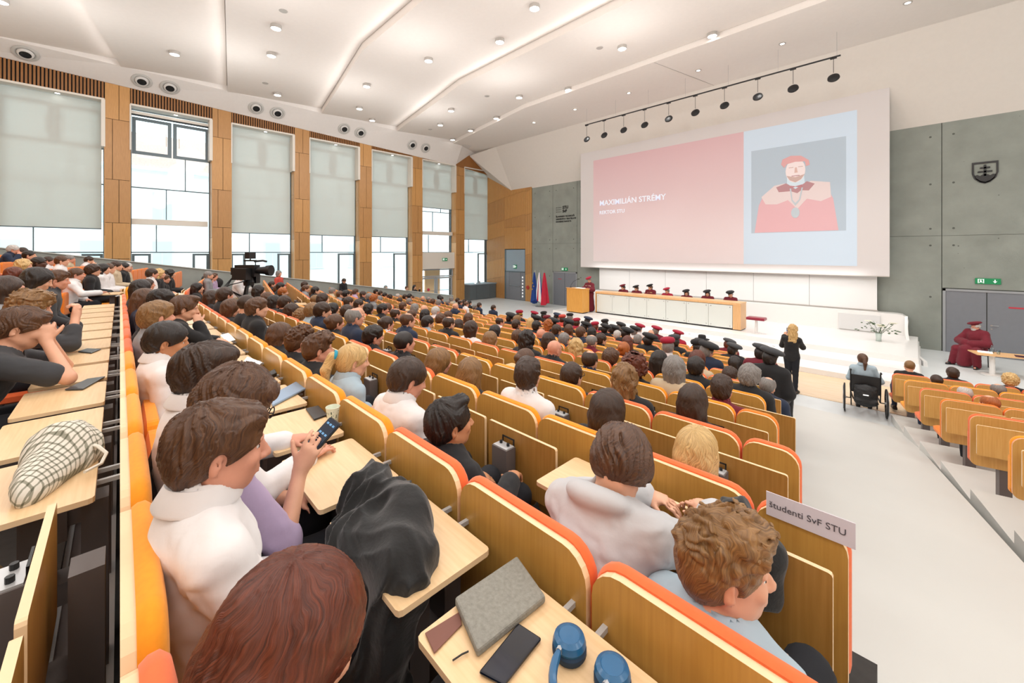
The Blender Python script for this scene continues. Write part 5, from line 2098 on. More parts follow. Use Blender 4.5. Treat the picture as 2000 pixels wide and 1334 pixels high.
    # face opening
    fy = {'mop': 0.122, 'curly': 0.118, 'curlytop': 0.118, 'short2': 0.115}.get(style, 0.112)
    F.ell((0, fy, -0.055), (0.078, 0.085, 0.115 if style not in ('mop',) else 0.108), None, 0.004, 's')
    # the skin itself, so the hair is a shell
    if style in ('short', 'short2', 'quiff', 'buzz', 'fringe', 'curlytop', 'mop', 'curly', 'bigcurl'):
        off = {'mop': -0.045, 'curly': -0.04, 'bigcurl': -0.07}.get(style, -0.028)
        cut = (off - (Z - 0.62 * Y)) / 1.18
        F.f = np.maximum(F.f, cut.astype(np.float32))
        if style in ('short', 'buzz', 'fringe', 'quiff', 'short2', 'curlytop'):
            for s in (-1, 1):
                F.ell((s * 0.092, 0.0, -0.014), (0.026, 0.026, 0.036), None, 0.003, 's')
    else:
        if style in ('pony', 'bun'):
            cut = (-0.035 - (Z - 0.62 * Y)) / 1.18
            m2 = (Y > -0.115)
            F.f = np.where(m2, np.maximum(F.f, cut), F.f).astype(np.float32)
            for s in (-1, 1):
                F.ell((s * 0.092, 0.0, -0.014), (0.024, 0.024, 0.036), None, 0.003, 's')
        # clear the throat
        F.cone((0, 0.06, -0.10), (0, 0.09, -0.45), 0.072, 0.10, 0.005, 's')
    if style == 'fringe':
        F.ell((0, 0.01, 0.16), (0.075, 0.095, 0.085), None, 0.004, 's')
        F.ell((0, 0.10, 0.10), (0.09, 0.08, 0.09), None, 0.004, 's')
    return F


HAIR = {}


def hair_mesh(style, h=0.006, seed=0):
    key = (style, h, seed)
    if key not in HAIR:
        HAIR[key] = hair_field(style, h, seed).mesh('hair')
        HAIR[key].materials.append(HC['d'])
    return HAIR[key]


# ---- hats in the head frame
def beret_mesh(kind):
    mb = MB()
    if kind == 'beret':
        mb.lathe([(0.09, 0.055), (0.094, 0.085), (0.15, 0.10), (0.165, 0.125), (0.14, 0.155), (0.08, 0.17), (0.0, 0.172)], (0, -0.01, 0), 26, M=Matrix.Rotation(R(12), 4, 'Y') @ Matrix.Rotation(R(-8), 4, 'X'))
    elif kind == 'soft':
        mb.lathe([(0.088, 0.05), (0.094, 0.09), (0.12, 0.10), (0.13, 0.14), (0.11, 0.175), (0.06, 0.19), (0.0, 0.192)], (0, -0.01, 0), 24, M=Matrix.Rotation(R(-8), 4, 'Y'))
    elif kind == 'brim':
        mb.lathe([(0.09, 0.05), (0.185, 0.055), (0.19, 0.065), (0.10, 0.075), (0.10, 0.14), (0.085, 0.175), (0.0, 0.185)], (0, -0.01, 0), 26)
    me = mb.mesh('hat')
    me.polygons.foreach_set('use_smooth', [True] * len(me.polygons))
    return me


HATM = {k: beret_mesh(k) for k in ('beret', 'soft', 'brim')}
for me in HATM.values():
    me.materials.append(M_BLACK)
hb_ = MB().lathe([(0.088, 0.05), (0.098, 0.05), (0.099, 0.078), (0.09, 0.078)], (0, -0.01, 0), 24).mesh('hat_band')
hb_.materials.append(F_GOLD)
cl_ = Fld((-0.28, -0.22, -0.16), (0.28, 0.24, 0.08), 0.012)
for k in range(28):
    a0, a1 = 2 * math.pi * k / 28, 2 * math.pi * (k + 1) / 28
    q = lambda a: (0.19 * math.sin(a), 0.10 * math.cos(a) + 0.02, -0.02 - 0.055 * (0.5 + 0.5 * math.cos(a)) - 0.03 * abs(math.sin(a)))
    cl_.cone(q(a0), q(a1), 0.022, 0.022, 0.01)
CAPE = cl_.mesh('shoulder_band')
CAPE.materials.append(F_GOLD)
TIE = MB().box((-0.02, 0.105, -0.24), (0.02, 0.135, -0.05)).mesh('tie')
TIE.materials.append(TC['R'])
_g = MB()
for s in (-1, 1):
    pts = [(s * 0.034 + 0.024 * math.cos(2 * math.pi * k / 14), 0.112, 0.006 + 0.019 * math.sin(2 * math.pi * k / 14)) for k in range(15)]
    _g.tube(pts, 0.0022, 5)
    _g.tube([(s * 0.058, 0.110, 0.010), (s * 0.078, 0.06, 0.008), (s * 0.083, -0.01, 0.004)], 0.0022, 5)
_g.tube([(-0.011, 0.113, 0.008), (0, 0.116, 0.011), (0.011, 0.113, 0.008)], 0.0022, 5)
GLS = _g.mesh('glasses')
GLS.materials.append(M_BLACK)
_e = MB()
for s in (-1, 1):
    _e.lathe([(0.0, -0.0105), (0.0075, -0.0075), (0.0105, 0.0), (0.0075, 0.0075), (0.0, 0.0105)], (s * 0.031, 0.0745, 0.008), 10)
EYES = _e.mesh('eyes')
EYES.materials.append(M_EYE)
EYES.polygons.foreach_set('use_smooth', [True] * len(EYES.polygons))
_e = MB()
for s in (-1, 1):
    _e.cyl((s * 0.031, 0.0838, 0.008), (s * 0.031, 0.0856, 0.008), 0.0048, n=10)
IRIS = _e.mesh('irises')
IRIS.materials.append(M_IRIS)


def child(name, me, par, m=None, M=None):
    o = bpy.data.objects.new(name, me)
    C.objects.link(o)
    o.parent = par
    if M is not None:
        o.matrix_local = M
    if m is not None:
        if len(me.materials) == 0:
            me.materials.append(m)
        o.material_slots[0].link = 'OBJECT'
        o.material_slots[0].material = m
    return o


def head_M(J):
    return Matrix.Translation(J['head']) @ J['Rm']


# ---- shared poses for the audience
GP = {
    'A': dict(),
    'B': dict(rot=(22, 0, 0)),
    'C': dict(rot=(-22, 2, 0)),
    'D': dict(head=(0, 0.27, 1.03), rot=(0, 34, 0)),
    'E': dict(head=(0.0, 0.38, 1.04), rot=(8, 14, 4), armL=((-0.24, 0.40, 0.74), (-0.06, 0.58, 0.70), (0.5, 0.6, 0), (0, 0, 1)), armR=((0.22, 0.46, 0.68), (0.07, 0.50, 0.89), (-0.35, -0.1, 0.9), (0.9, 0.3, 0.2), dict(curl=55))),
    'F': dict(head=(0.03, 0.18, 1.05), rot=(-8, 4, 6)),
}
GM = {}
for k_, p_ in GP.items():
    me, J_ = body_mesh(p_, 0.010, 0.022)
    me.materials.append(SKIN[0])
    g = dict(body=me, J=J_, tops={}, p=p_)
    g['tops']['shirt'] = top_mesh(p_, 'shirt', 0.013)
    g['tops']['suit'] = top_mesh(p_, 'suit', 0.014, inf=0.026, amp=0.004)
    if k_ in ('A', 'B', 'F'):
        g['tops']['tee'] = top_mesh(p_, 'tee', 0.014, sleeve=0.4)
    if k_ in ('A', 'C'):
        g['tops']['robe'] = top_mesh(p_, 'robe', 0.018, inf=0.02)
    g['trousers'] = bottom_mesh(p_, 0.026)
    g['shoes'] = shoe_mesh(p_)
    for t in list(g['tops'].values()) + [g['trousers']]:
        t.materials.append(TC['W'])
    g['shoes'].materials.append(M_SHOE)
    GM[k_] = g
STYLE = {'s': 'short', 'S': 'short2', 'm': 'mop', 'c': 'curly', 'L': 'long', 'V': 'longwavy', 'P': 'pony', 'B': 'bun', 'h': 'bob', 'z': 'buzz', 'f': 'fringe', 'q': 'quiff', 'C': 'bigcurl'}
SN = {'s': 'short', 'S': 'tousled', 'm': 'mop of', 'c': 'curly', 'L': 'long', 'V': 'wavy long', 'P': 'ponytailed', 'B': 'pinned-up', 'h': 'bobbed', 'z': 'cropped', 'f': 'thinning', 'q': 'swept-up', 'C': 'big curly', 'n': 'bald'}


def generic(loc, rz, pose, st, hc, tc, skin, label, group, hat=None, kind=None, legs=True, glasses=False):
    g = GM[pose]
    e = empty('person', loc, rz, label, 'person', group)
    child('body', g['body'], e, SKIN[skin])
    kd = kind or ('shirt' if tc in 'WBTPG' else ('suit' if tc in 'NK' else 'shirt'))
    if kd not in g['tops']:
        kd = 'shirt'
    child({'shirt': 'shirt', 'suit': 'jacket', 'tee': 'shirt', 'robe': 'robe'}[kd], g['tops'][kd], e, TC[tc])
    if legs:
        child('trousers', g['trousers'], e, M_TROU if (len(label) % 3) else M_JEAND)
        child('shoes', g['shoes'], e, M_SHOE)
    HMx = head_M(g['J'])
    if st != 'n':
        child('hair', hair_mesh(STYLE[st], 0.0072), e, HC[hc], HMx)
    if hat:
        hk, hcol, band = hat
        ho_ = child('hat', HATM[hk], e, TC[hcol], HMx)
        if band:
            b_ = child('hat_band', hb_, ho_, F_GOLD)
    if glasses:
        child('glasses', GLS, e, M_BLACK, HMx)
    return e
# ---------------------------------------------------------------- audience: head positions read off the photograph, put on their rows
# px, py, style+hair colour, clothing, pose, skin, extras
CROWD = '''
1352 791 Ld K;700 616 nb G;609 611 Sl B;
595 556 sd N;598 564 sb G;612 576 sb G;616 567 sk K;630 577 Ld K;616 589 zl T;635 591 sd N;650 607 hk K g;681 592 sd B;677 611 sd K;696 616 fg N;571 607 Ld K;556 594 sd K;624 624 Lb G;655 635 Bb K;535 592 Lk K;522 586 Lb K;505 570 Lk K;482 583 zd K;500 603 Sb K;523 627 Sb B;
549 652 Lb K B;587 668 cl K C;623 682 cb K;652 640 Bb K C;694 647 Ld K;729 657 Sk K;789 675 zk K;
454 602 hb K;439 580 sd K B;412 584 Ld K;409 565 Lb G;385 565 Lk K;415 547 Sb P;418 555 Sb P C;408 539 sg G;439 535 hy R;
548 562 sk K;554 571 so K;542 566 sb K;531 561 sd K;
275 566 Lk K;287 578 Ld N;314 585 Sk N C;304 625 Sl G;320 632 Sb K;
295 536 sd W;311 537 Vy K;332 537 Vk K;
649 570 sg T;664 577 sb G;676 576 sk K;684 581 Lb K;694 572 Sb P;709 577 sd K C;722 580 sg N;730 585 co G;742 587 hg P;734 571 Sk K;743 574 sd K;752 577 sk K;762 581 Vd K;777 579 fw T;
781 589 hd K;791 581 sd K;800 580 sk K;806 584 sb K;799 590 sg N;787 600 sb K;810 604 hg K;826 584 nw N;837 586 fg K;846 589 Lb K;857 591 hg P;858 582 sk N;862 585 sk N;875 592 sg N;888 600 ng N;
828 606 ng N;830 617 Lk K;851 610 sw W;860 626 sb K;876 620 hb K;835 630 sk B;877 635 fd K;804 616 sb K;772 616 fd K;795 630 fb N;747 607 sk K C;757 604 Lb G;720 606 Lk K;701 597 sd W C;681 597 sd K;700 616 nb G;
755 636 Bd W;
882 584 hg T;894 587 sd T;900 591 fd N;907 585 sd K;917 591 sk K;912 595 fb W;936 591 sd N;929 600 sg N;890 600 nw N;964 597 sd N C;
896 638 Ld K;915 624 Lb K;920 646 hd W;967 651 Lk K;957 667 Ll G;977 631 fd W C;1009 627 ql K;1008 636 sd K;1011 661 sb N;1036 632 Ly G;1048 639 sk K;1056 656 nw N;1071 668 Ld K;
856 706 Ll K;917 734 Ll K;1026 709 Bb G;
1072 636 Vo K;1086 645 sd N;1110 646 hb K;1134 652 sb N;1156 652 Lk K;1102 666 sg N;1081 682 nb K;1156 670 fg M;1174 666 sd K C;1205 656 sw N;1226 672 Lr K;1246 666 sg K;1127 682 Vy K;1220 686 Bo K;
1154 709 fd N;1191 699 mb K;1030 740 Sd W B;1117 740 sd K g;1237 722 Cr K;1221 748 Vl K;1189 812 Ld K;
1286 682 cy K;1272 654 ng K;1285 704 Lk K;1273 716 hg T;1360 702 hr T;1358 721 sk K;1385 727 Sd E;1445 717 sk K;1458 735 mg K;1481 751 fg N;1375 757 Sd M;1352 791 Ld K;
1030 668 Vk K;
5 487 sw N E;24 492 sd W E;57 501 sk K;50 520 Vy K F;76 516 sk K;95 512 sd W;120 512 sb W;136 508 sg T;158 508 sd W E;27 538 hr K;8 546 Ld G;181 531 md K g;201 528 Lk W;212 527 sb W;227 522 sd T;243 524 sk K;249 523 hw T
'''
RIGHTS = '''
1773 715 zl K 0;1861 732 sd K 0;1968 743 cy K 0;1915 748 zk T 0;1830 747 zd T 1;1947 765 fg N 1;1880 777 fw N 2;1934 798 fo K 3
'''
CAPS = '''
987 620 sk K b-K;1007 613 sd K s-V*;1036 613 sk M b-V;1037 624 sk K b-K;1056 614 sk K s-K;1061 624 sd M s-M;1071 630 sk K b-K;1081 617 sk N b-N;1092 622 sd R s-R;1100 632 sk K b-K;
1107 617 sg K s-K;1120 629 sd V s-V;1141 625 sk N b-N;1135 637 sk K b-K;1156 637 sr V s-V;1176 631 sk K s-K;1174 642 sk K b-K;1191 643 sk K b-K;1205 637 sg K b-K;1215 651 sk K b-K;1232 646 sg W b-K;
1242 640 sg W b-V;1275 645 sg M b-V;1317 654 sr V b-V;1311 668 sk K s-C;1296 678 sg W s-V;1258 665 sk K b-K;1366 664 sk K r-K*;1357 680 sk K s-K;1372 687 sg N b-K*;
1418 672 sr M b-C;1426 684 sk K b-C;1480 683 sk M b-C;1497 695 sk K b-C
'''


def candidates(px, py, off=0.20, hz=1.02):
    d = ray(px, py)
    out = []
    for rw in BLOCKS:
        o, f_, dd = rw['o'], rw['f'], rw['d']
        den = d.x * f_.x + d.y * f_.y
        if abs(den) < 1e-4:
            continue
        t = ((o + f_ * off).dot(f_)) / den
        if t < 0.4:
            continue
        p = Vector((d.x * t, d.y * t, CAMZ + d.z * t))
        u = (Vector((p.x, p.y)) - o).dot(dd)
        if u < -0.15 or u > rw['n'] * PW + 0.6:
            continue
        out.append((abs(p.z - rw['z'] - hz), rw, p, u, p.z - rw['z'] - hz))
    out.sort(key=lambda q: q[0])
    return out


TAKEN = {}
PEOPLE = []


def claim(px, py, block=None, hz=1.02, i=None):
    cs = [c for c in candidates(px, py, hz=hz) if (not block or c[1]['b'] == block) and (i is None or c[1]['i'] == i)]
    if not cs or (i is None and abs(cs[0][4]) > 0.3):
        return None

    def free(c, gap):
        return all(abs(c[3] - q) >= gap for q in TAKEN.get((c[1]['b'], c[1]['i']), []))
    pick = None
    for c in cs[:3]:
        if free(c, 0.40) and (abs(c[4]) < 0.11 or c is cs[0]):
            pick, u = c, c[3]
            break
    if pick is None:
        for sh in (0.08, -0.08, 0.16, -0.16, 0.24, -0.24, 0.3, -0.3):
            for c in cs[:2]:
                u = c[3] + sh
                if all(abs(u - q) >= 0.40 for q in TAKEN.get((c[1]['b'], c[1]['i']), [])):
                    pick = c
                    break
            if pick:
                break
    if pick is None:
        return None
    rw = pick[1]
    p = pick[2].copy()
    dd = rw['d'] * (u - pick[3])
    p.x += dd.x
    p.y += dd.y
    TAKEN.setdefault((rw['b'], rw['i']), []).append(u)
    k = min(rw['n'] - 1, max(0, int(u / PW)))
    OCC.add((rw['b'], rw['i'], k))
    return rw, u, k, max(-0.14, min(0.08, pick[4] - 0.03)), p


rc = random.Random(11)
LOST = []


def parse(txt, caps=False, right=False):
    for it in txt.replace('\n', '').split(';'):
        it = it.strip()
        if not it:
            continue
        f_ = it.split()
        px, py = float(f_[0]), float(f_[1])
        if caps:
            c = claim(px, py + 4, 'centre', hz=1.05)
        elif right:
            c = claim(px, py, 'right', i=NROW - int(f_[4]))
        else:
            c = claim(px, py)
        if c is None:
            LOST.append(it)
            continue
        PEOPLE.append((c, f_, caps, right))




def place_people():
    # position of each among the neighbours of its row, counted from the right-hand side
    rows = {}
    for c, f_, caps, right in PEOPLE:
        rw = c[0]
        rows.setdefault((rw['b'], rw['i']), []).append(c[1])
    for v in rows.values():
        v.sort()
    for c, f_, caps, right in PEOPLE:
        rw, u, k, dz, p = c
        n_ = rows[(rw['b'], rw['i'])].index(u) + 1
        st, hc, tc = f_[2][0], f_[2][1], f_[3]
        ex = f_[4:] if not caps else []
        pose = rc.choice('AABFA')
        gl = False
        for e_ in ex:
            if e_ in 'ABCDEF':
                pose = e_
            if e_ == 'g':
                gl = True
        sk = 0 if rc.random() < 0.55 else 1
        rn = ord_(NROW - rw['i'] + 1)
        hair = 'bald' if st == 'n' else '%s %s hair' % (SN[st], HN[hc])
        where = {'centre': 'row from stage', 'window': 'row from stage, window block', 'right': 'row from stage, right of aisle'}[rw['b']]
        if caps:
            hk, hcx = f_[4].split('-')
            band = hcx.endswith('*')
            hcol = hcx[0]
            lab = 'gowned person in %s %s%s, %s row from stage, %s from aisle' % (TN[hcol], {'b': 'beret', 's': 'soft cap', 'r': 'brimmed hat'}[hk], ', gold band' if band else '', rn, ord_(n_))
            generic((p.x, p.y, rw['z'] + dz), rw['rz'], 'A' if rc.random() < 0.6 else 'C', st, hc, tc if tc != 'W' else 'W', sk, lab, 'gowned dignitaries in the front rows', hat=({'b': 'beret', 's': 'soft', 'r': 'brim'}[hk], hcol, band), kind='robe' if tc != 'W' else 'shirt', legs=False)
            o = C.objects[-1] if False else None
            continue
        lab = 'seated person, %s, in %s, %s %s, %s from right' % (hair, TN[tc], rn, where, ord_(n_))
        lab = lab.replace('bald, in', 'bald, in')
        w_ = lab.split()
        if len(w_) > 16:
            lab = lab.replace('seated person', 'person')
        if len(lab.split()) > 16:
            lab = lab.replace(' hair', '')
        if len(lab.split()) > 16:
            lab = lab.replace('row from stage, window block', 'window-block row').replace('row from stage, right of aisle', 'row beyond aisle')
        y = p.y
        back = Vector((p.x, p.y)) - rw['f'] * 0.19
        e = generic((back.x, back.y, rw['z'] + dz), rw['rz'] + R(rc.uniform(-4, 4)), pose, st, hc, tc, sk if not (70 < float(f_[0]) < 82) else 3, lab,
                    'audience in the %s' % BN[rw['b']], kind='tee' if (tc in 'KG' and rc.random() < 0.3) else None, legs=rw['i'] < 5 or right, glasses=gl)
# ---------------------------------------------------------------- people modelled one by one
V = Vector


def who(label, px, py, i, d, p, style, hc, top, tcol, skin=0, root=None, rz=0.0, h=0.0105, glasses=False, hat=None, sleeve=0.96, bottom=None,
        hairh=0.006, eyes=True, block='centre', seed=0, amp=0.005, hz=None, lx=0.0, inf=0.016, dz=0.0, kshoe=True, group=None):
    """seated person i rows from the camera, head where px,py looks when it is d in front of the seat back"""
    p = dict(p)
    if root is None:
        hp = at_y(px, py, PITCH * i + d)
        root = (hp.x - lx, PITCH * i, floor_z(i) + dz)
        p['head'] = (lx, d, hp.z - floor_z(i) - dz)
        for rw in BLOCKS:
            if rw['b'] == block and rw['i'] == i:
                u = (V((hp.x, PITCH * i)) - rw['o']).dot(rw['d'])
                TAKEN.setdefault((block, i), []).append(u)
                OCC.add((block, i, max(0, int(u / PW))))
    JOBS.append((label, p, style, hc, top, tcol, skin, root, rz, h, glasses, hat, sleeve, bottom, hairh, eyes, seed, amp, inf, kshoe, group))


JOBS = []
COLLAR = MB().lathe([(0.066, 0.036), (0.067, 0.066), (0.075, 0.068), (0.096, 0.022), (0.094, 0.014), (0.074, 0.046)], n=30).mesh('collar')
COLLAR.materials.append(TC['W'])
COLLAR.polygons.foreach_set('use_smooth', [True] * len(COLLAR.polygons))
COLLAR.set_sharp_from_angle(angle=R(40))


def run_jobs():
    for (label, p, style, hc, top, tcol, skin, root, rz, h, glasses, hat, sleeve, bottom, hairh, eyes, seed, amp, inf, kshoe, group) in JOBS:
        e = empty('person', root, rz, label, 'person', group)
        me, J = body_mesh(p, h, h * 2.0)
        child('body', me, e, SKIN[skin])
        tm = top_mesh(p, top, h * (1.35 if h > 0.0079 else 1.05), {'suit': 'jacket', 'robe': 'robe', 'hoodie': 'hoodie'}.get(top, 'shirt'), sleeve=sleeve, seed=seed, amp=amp, inf=inf)
        tcm = TC[tcol]
        tp = child(tm.name.split('.')[0], tm, e, tcm)
        if bottom is not False:
            child('trousers', bottom_mesh(p, 0.02), e, bottom or M_TROU)
        if kshoe:
            child('shoes', shoe_mesh(p), e, M_SHOE)
        if top == 'shirt' and tcol in 'WB' and not p.get('stand'):
            dq = (J['head'] + J['Rm'] @ V((0, -0.03, -0.055)) - J['neck']).normalized().to_track_quat('Z', 'Y').to_matrix().to_4x4()
            child('collar', COLLAR, e, tcm, Matrix.Translation(J['neck']) @ dq)
        HMx = head_M(J)
        if style:
            child('hair', hair_mesh(style, hairh, seed), e, HC[hc], HMx)
        if eyes:
            ey = child('eyes', EYES, e, M_EYE, HMx)
            child('irises', IRIS, ey, M_IRIS)
        if glasses:
            child('glasses', GLS, e, M_BLACK, HMx)
        if hat:
            hk, hcol, band = hat
            ho_ = child('hat', HATM[hk], e, TC[hcol], HMx)
            if band:
                child('hat_band', hb_, ho_, F_GOLD)
        DONE[label] = (e, J)


DONE = {}
# --- camera row (row 0) ---
who('man with short brown hair in a crisp white shirt, nearest of the white-shirted row', 430, 878, 0, 0.19,
    dict(rot=(-6, 8, 0), w=1.04, armR=((0.27, 0.30, 0.62), (0.13, 0.47, 0.60), (-0.9, 0.25, 0.0), (0, 0.2, 1), dict(curl=45)), armL=((-0.26, 0.22, 0.60), (-0.10, 0.46, 0.58), (0.8, 0.4, 0), (0, 0, 1))),
    'short2', 'b', 'shirt', 'W', 1, h=0.0078, hairh=0.0042, seed=2, sleeve=0.80, amp=0.007)
who('woman with long auburn hair in black, seen from above at the bottom edge', 574, 1258, 0, 0.20,
    dict(rot=(4, 22, 0), w=0.9), 'long', 'r', 'tee', 'K', 0, h=0.008, hairh=0.0042, seed=5)
who('man with dark hair and black glasses, black bag strap across his white shirt', 404, 730, 0, 0.26,
    dict(rot=(-4, 8, 0), armR=((0.25, 0.40, 0.68), (0.12, 0.62, 0.70), (-0.3, 0.9, 0.1), (0, 0, 1)), armL=((-0.26, 0.36, 0.66), (-0.12, 0.60, 0.70), (0.3, 0.9, 0.1), (0, 0, 1))),
    'short2', 'd', 'shirt', 'W', 1, h=0.0085, glasses=True, seed=9, hairh=0.0038)
who('person with streaked brown mop of hair and glasses holding up a phone', 462, 792, 0, 0.30,
    dict(rot=(-2, 26, 0), w=0.93, armR=((0.13, 0.42, 0.60), (0.04, 0.50, 0.80), (0.2, 0.35, 0.85), (0.7, -0.5, 0.2), dict(curl=38, thumb=55)), armL=((-0.2, 0.40, 0.62), (-0.06, 0.52, 0.64), (0.6, 0.6, 0.1), (0, 0, 1))),
    'mop', 'b', 'shirt', 'P', 0, h=0.0085, glasses=True, seed=4, sleeve=0.55, hairh=0.0038)
who('dark-haired man in a white shirt beside the maroon jacket, orange seat behind', 328, 668, 0, 0.22,
    dict(rot=(-10, 12, 0)), 'short', 'k', 'shirt', 'W', 2, h=0.008, seed=12)
who('brown-haired man in black resting his cheek on a raised fist, wearing a watch', 361, 603, 0, 0.46,
    dict(rot=(-6, 10, 4), pelvis=(0, 0.25, 0.49), armR=((0.16, 0.62, 0.74), (0.05, 0.56, 0.93), (-0.2, -0.1, 0.9), (0.9, 0.2, 0), dict(curl=62)), armL=((-0.24, 0.50, 0.74), (0.0, 0.72, 0.73), (0.8, 0.5, 0), (0, 0, 1))),
    'quiff', 'b', 'tee', 'K', 0, h=0.0085, seed=3)
who('person with long light brown hair seated beyond the dark-haired white-shirt man', 304, 622, 0, 0.22, dict(rot=(-5, 14, 0)), 'short2', 'l', 'shirt', 'K', 0, seed=6)
who('person in dark blue jacket and long brown hair, further along the camera row', 284, 585, 0, 0.22, dict(rot=(0, 10, 0)), 'long', 'b', 'shirt', 'N', 0)
who('black-haired person in a navy jacket with white collar, camera row', 314, 588, 0, 0.32, dict(rot=(-8, 18, 0)), 'short2', 'k', 'suit', 'N', 1)
# --- row behind (row -1) ---
who('young man in dark tee propping his chin on both fists, at the left edge', 42, 642, -1, 0.50,
    dict(rot=(-6, 16, 0), pelvis=(0, 0.22, 0.49), armR=((0.20, 0.70, 0.74), (0.05, 0.60, 0.955), (-0.1, 0.0, 0.95), (0.9, 0.1, 0.0), dict(curl=66)),
         armL=((-0.2, 0.66, 0.74), (-0.05, 0.60, 0.95), (0.1, 0.0, 0.95), (-0.9, 0.1, 0.0), dict(curl=66))),
    'short2', 'b', 'tee', 'C', 0, h=0.0082, sleeve=0.36, seed=8, hairh=0.0038)
who('curly light-brown haired person in dark rolled sleeves, fists clasped to the mouth', 62, 602, -1, 0.42,
    dict(rot=(-8, 14, 0), armR=((0.22, 0.64, 0.76), (0.07, 0.66, 0.97), (-0.25, 0.1, 0.9), (0.5, 0.8, 0.0), dict(curl=70)),
         armL=((-0.16, 0.62, 0.76), (-0.03, 0.66, 0.97), (0.25, 0.1, 0.9), (-0.5, 0.8, 0.0), dict(curl=70))),
    'curly', 'l', 'shirt', 'C', 0, h=0.0078, sleeve=0.75, seed=7)
who('burly man in a white shirt with short brown hair, sitting upright at left', 150, 537, -1, 0.34,
    dict(rot=(-6, 4, 0), w=1.12, fat=1.25, armR=((0.27, 0.42, 0.72), (0.12, 0.66, 0.72), (-0.4, 0.9, 0), (0, 0, 1))), 'short', 'b', 'shirt', 'W', 1, seed=1)
who('brown-haired person tucked between the curly-haired person and burly white-shirted man', 112, 548, -1, 0.36, dict(rot=(-6, 8, 0)), 'short2', 'b', 'shirt', 'C', 1, seed=3)
who('person with short black bob and bowed head at the left', 74, 548, -1, 0.30, dict(rot=(-4, 20, 0)), 'bob', 'k', 'shirt', 'K', 0)
for (x_, lab_, bm_) in ((-1.85, 'person in beige trousers at the left edge, only the knees in frame', mat('beige_trousers', '#B8A88A', 0.85)), (-1.22, 'person in black trousers at bottom left corner, only a knee in frame', M_TROU)):
    who(lab_, 0, 0, 0, 0, dict(head=(0, 0.2, 1.07)), 'short', 'b', 'shirt', 'K', 0, root=(x_, -PITCH, floor_z(-1)), bottom=bm_)
# --- row 1 ---
who('black-haired man in a black top, nearest in the row ahead', 880, 828, 1, 0.24,
    dict(rot=(-16, -4, 0), armR=((0.26, 0.30, 0.60), (0.14, 0.52, 0.62), (-0.5, 0.8, 0), (0, 0, 1), dict(curl=40))), 'quiff', 'k', 'tee', 'K', 2, h=0.0078, seed=2, hairh=0.0042)
who('brown-haired man in a white shirt looking down, left of the black-topped man', 798, 742, 1, 0.30,
    dict(rot=(-10, 20, 0), w=1.08, fat=1.1), 'short', 'd', 'shirt', 'W', 1, h=0.0082, seed=4)
who('girl with blond ponytail in a blue hair tie and pale denim shirt', 690, 706, 1, 0.30,
    dict(rot=(-10, 8, 0), w=0.9), 'pony', 'y', 'shirt', 'B', 0, h=0.0085, seed=5, hairh=0.0038)
who('man with tousled curly brown hair left of the blond ponytail', 622, 683, 1, 0.24, dict(rot=(-8, 2, 0)), 'curlytop', 'b', 'tee', 'K', 1, h=0.0085, seed=1)
who('curly-haired person in black, second left of the blond ponytail', 584, 668, 1, 0.26, dict(rot=(8, 2, 0)), 'curlytop', 'b', 'tee', 'K', 1, seed=9)
who('woman with long straight brown hair and glasses near the curly-haired pair', 549, 655, 1, 0.25, dict(rot=(-6, 8, 0), w=0.9), 'long', 'b', 'tee', 'K', 0, glasses=True, seed=2)
who('person in a pale grey hoodie slumped forward over the desk, brown hair', 1212, 914, 1, 0.37,
    dict(rot=(14, 56, 0), w=1.05, pelvis=(0.02, 0.14, 0.49), neck=(-0.02, 0.31, 0.92), armR=((0.25, 0.50, 0.78), (0.20, 0.72, 0.79), (-0.9, 0.3, 0), (0, 0, 1), dict(curl=30)), armL=((-0.28, 0.46, 0.76), (-0.05, 0.66, 0.78), (0.9, 0.2, 0), (0, 0, 1))),
    'mop', 'b', 'hoodie', 'H', 0, h=0.0078, seed=6, hairh=0.0042, amp=0.007, inf=0.026)
who('teenage boy with curly blond-brown hair and pale blue tee, nearest row ahead', 1416, 1110, 1, 0.22,
    dict(rot=(-58, 0, 0), w=0.92, twist=-12), 'curlytop', 'l', 'tee', 'B', 0, h=0.0082, seed=4, hairh=0.004, sleeve=0.4)
who('woman with long straight blond hair seen from behind', 1362, 884, 2, 0.22, dict(rot=(2, 2, 0), w=0.9), 'long', 'y', 'shirt', 'N', 0, h=0.008, seed=8, hairh=0.0042)

# --- standing and stage people ---
ST = dict(stand=True, pelvis=(0, 0, 0.92), neck=(0, 0.0, 1.42))
p_ = at_z(1546, 767, 0.0)
who('woman with long blond hair in a black trouser suit photographing the stage', 0, 0, 0, 0,
    dict(ST, head=(0.02, 0.02, 1.57), rot=(14, 2, 0), w=0.88, neck=(0, 0, 1.38), armL=((-0.24, 0.14, 1.12), (-0.24, 0.34, 1.34), (0.1, 0.3, 0.9), (-0.3, -0.6, 0.4), dict(curl=35)), armR=((0.18, 0.22, 1.13), (-0.12, 0.34, 1.32), (-0.4, 0.4, 0.8), (0.6, -0.4, 0.4), dict(curl=35)),
         legL=((-0.07, 0.02, 0.48), (-0.07, -0.02, 0.09), (-0.08, 0.12, 0.04)), legR=((0.08, 0.0, 0.48), (0.09, -0.04, 0.09), (0.11, 0.10, 0.04))),
    'longwavy', 'y', 'suit', 'K', 0, root=(p_.x, p_.y, 0.0), rz=R(-4), inf=0.024)
PHONEW = (p_.x, p_.y)
p_ = at_z(1690, 812, 0.0)
WC = (p_.x, p_.y)
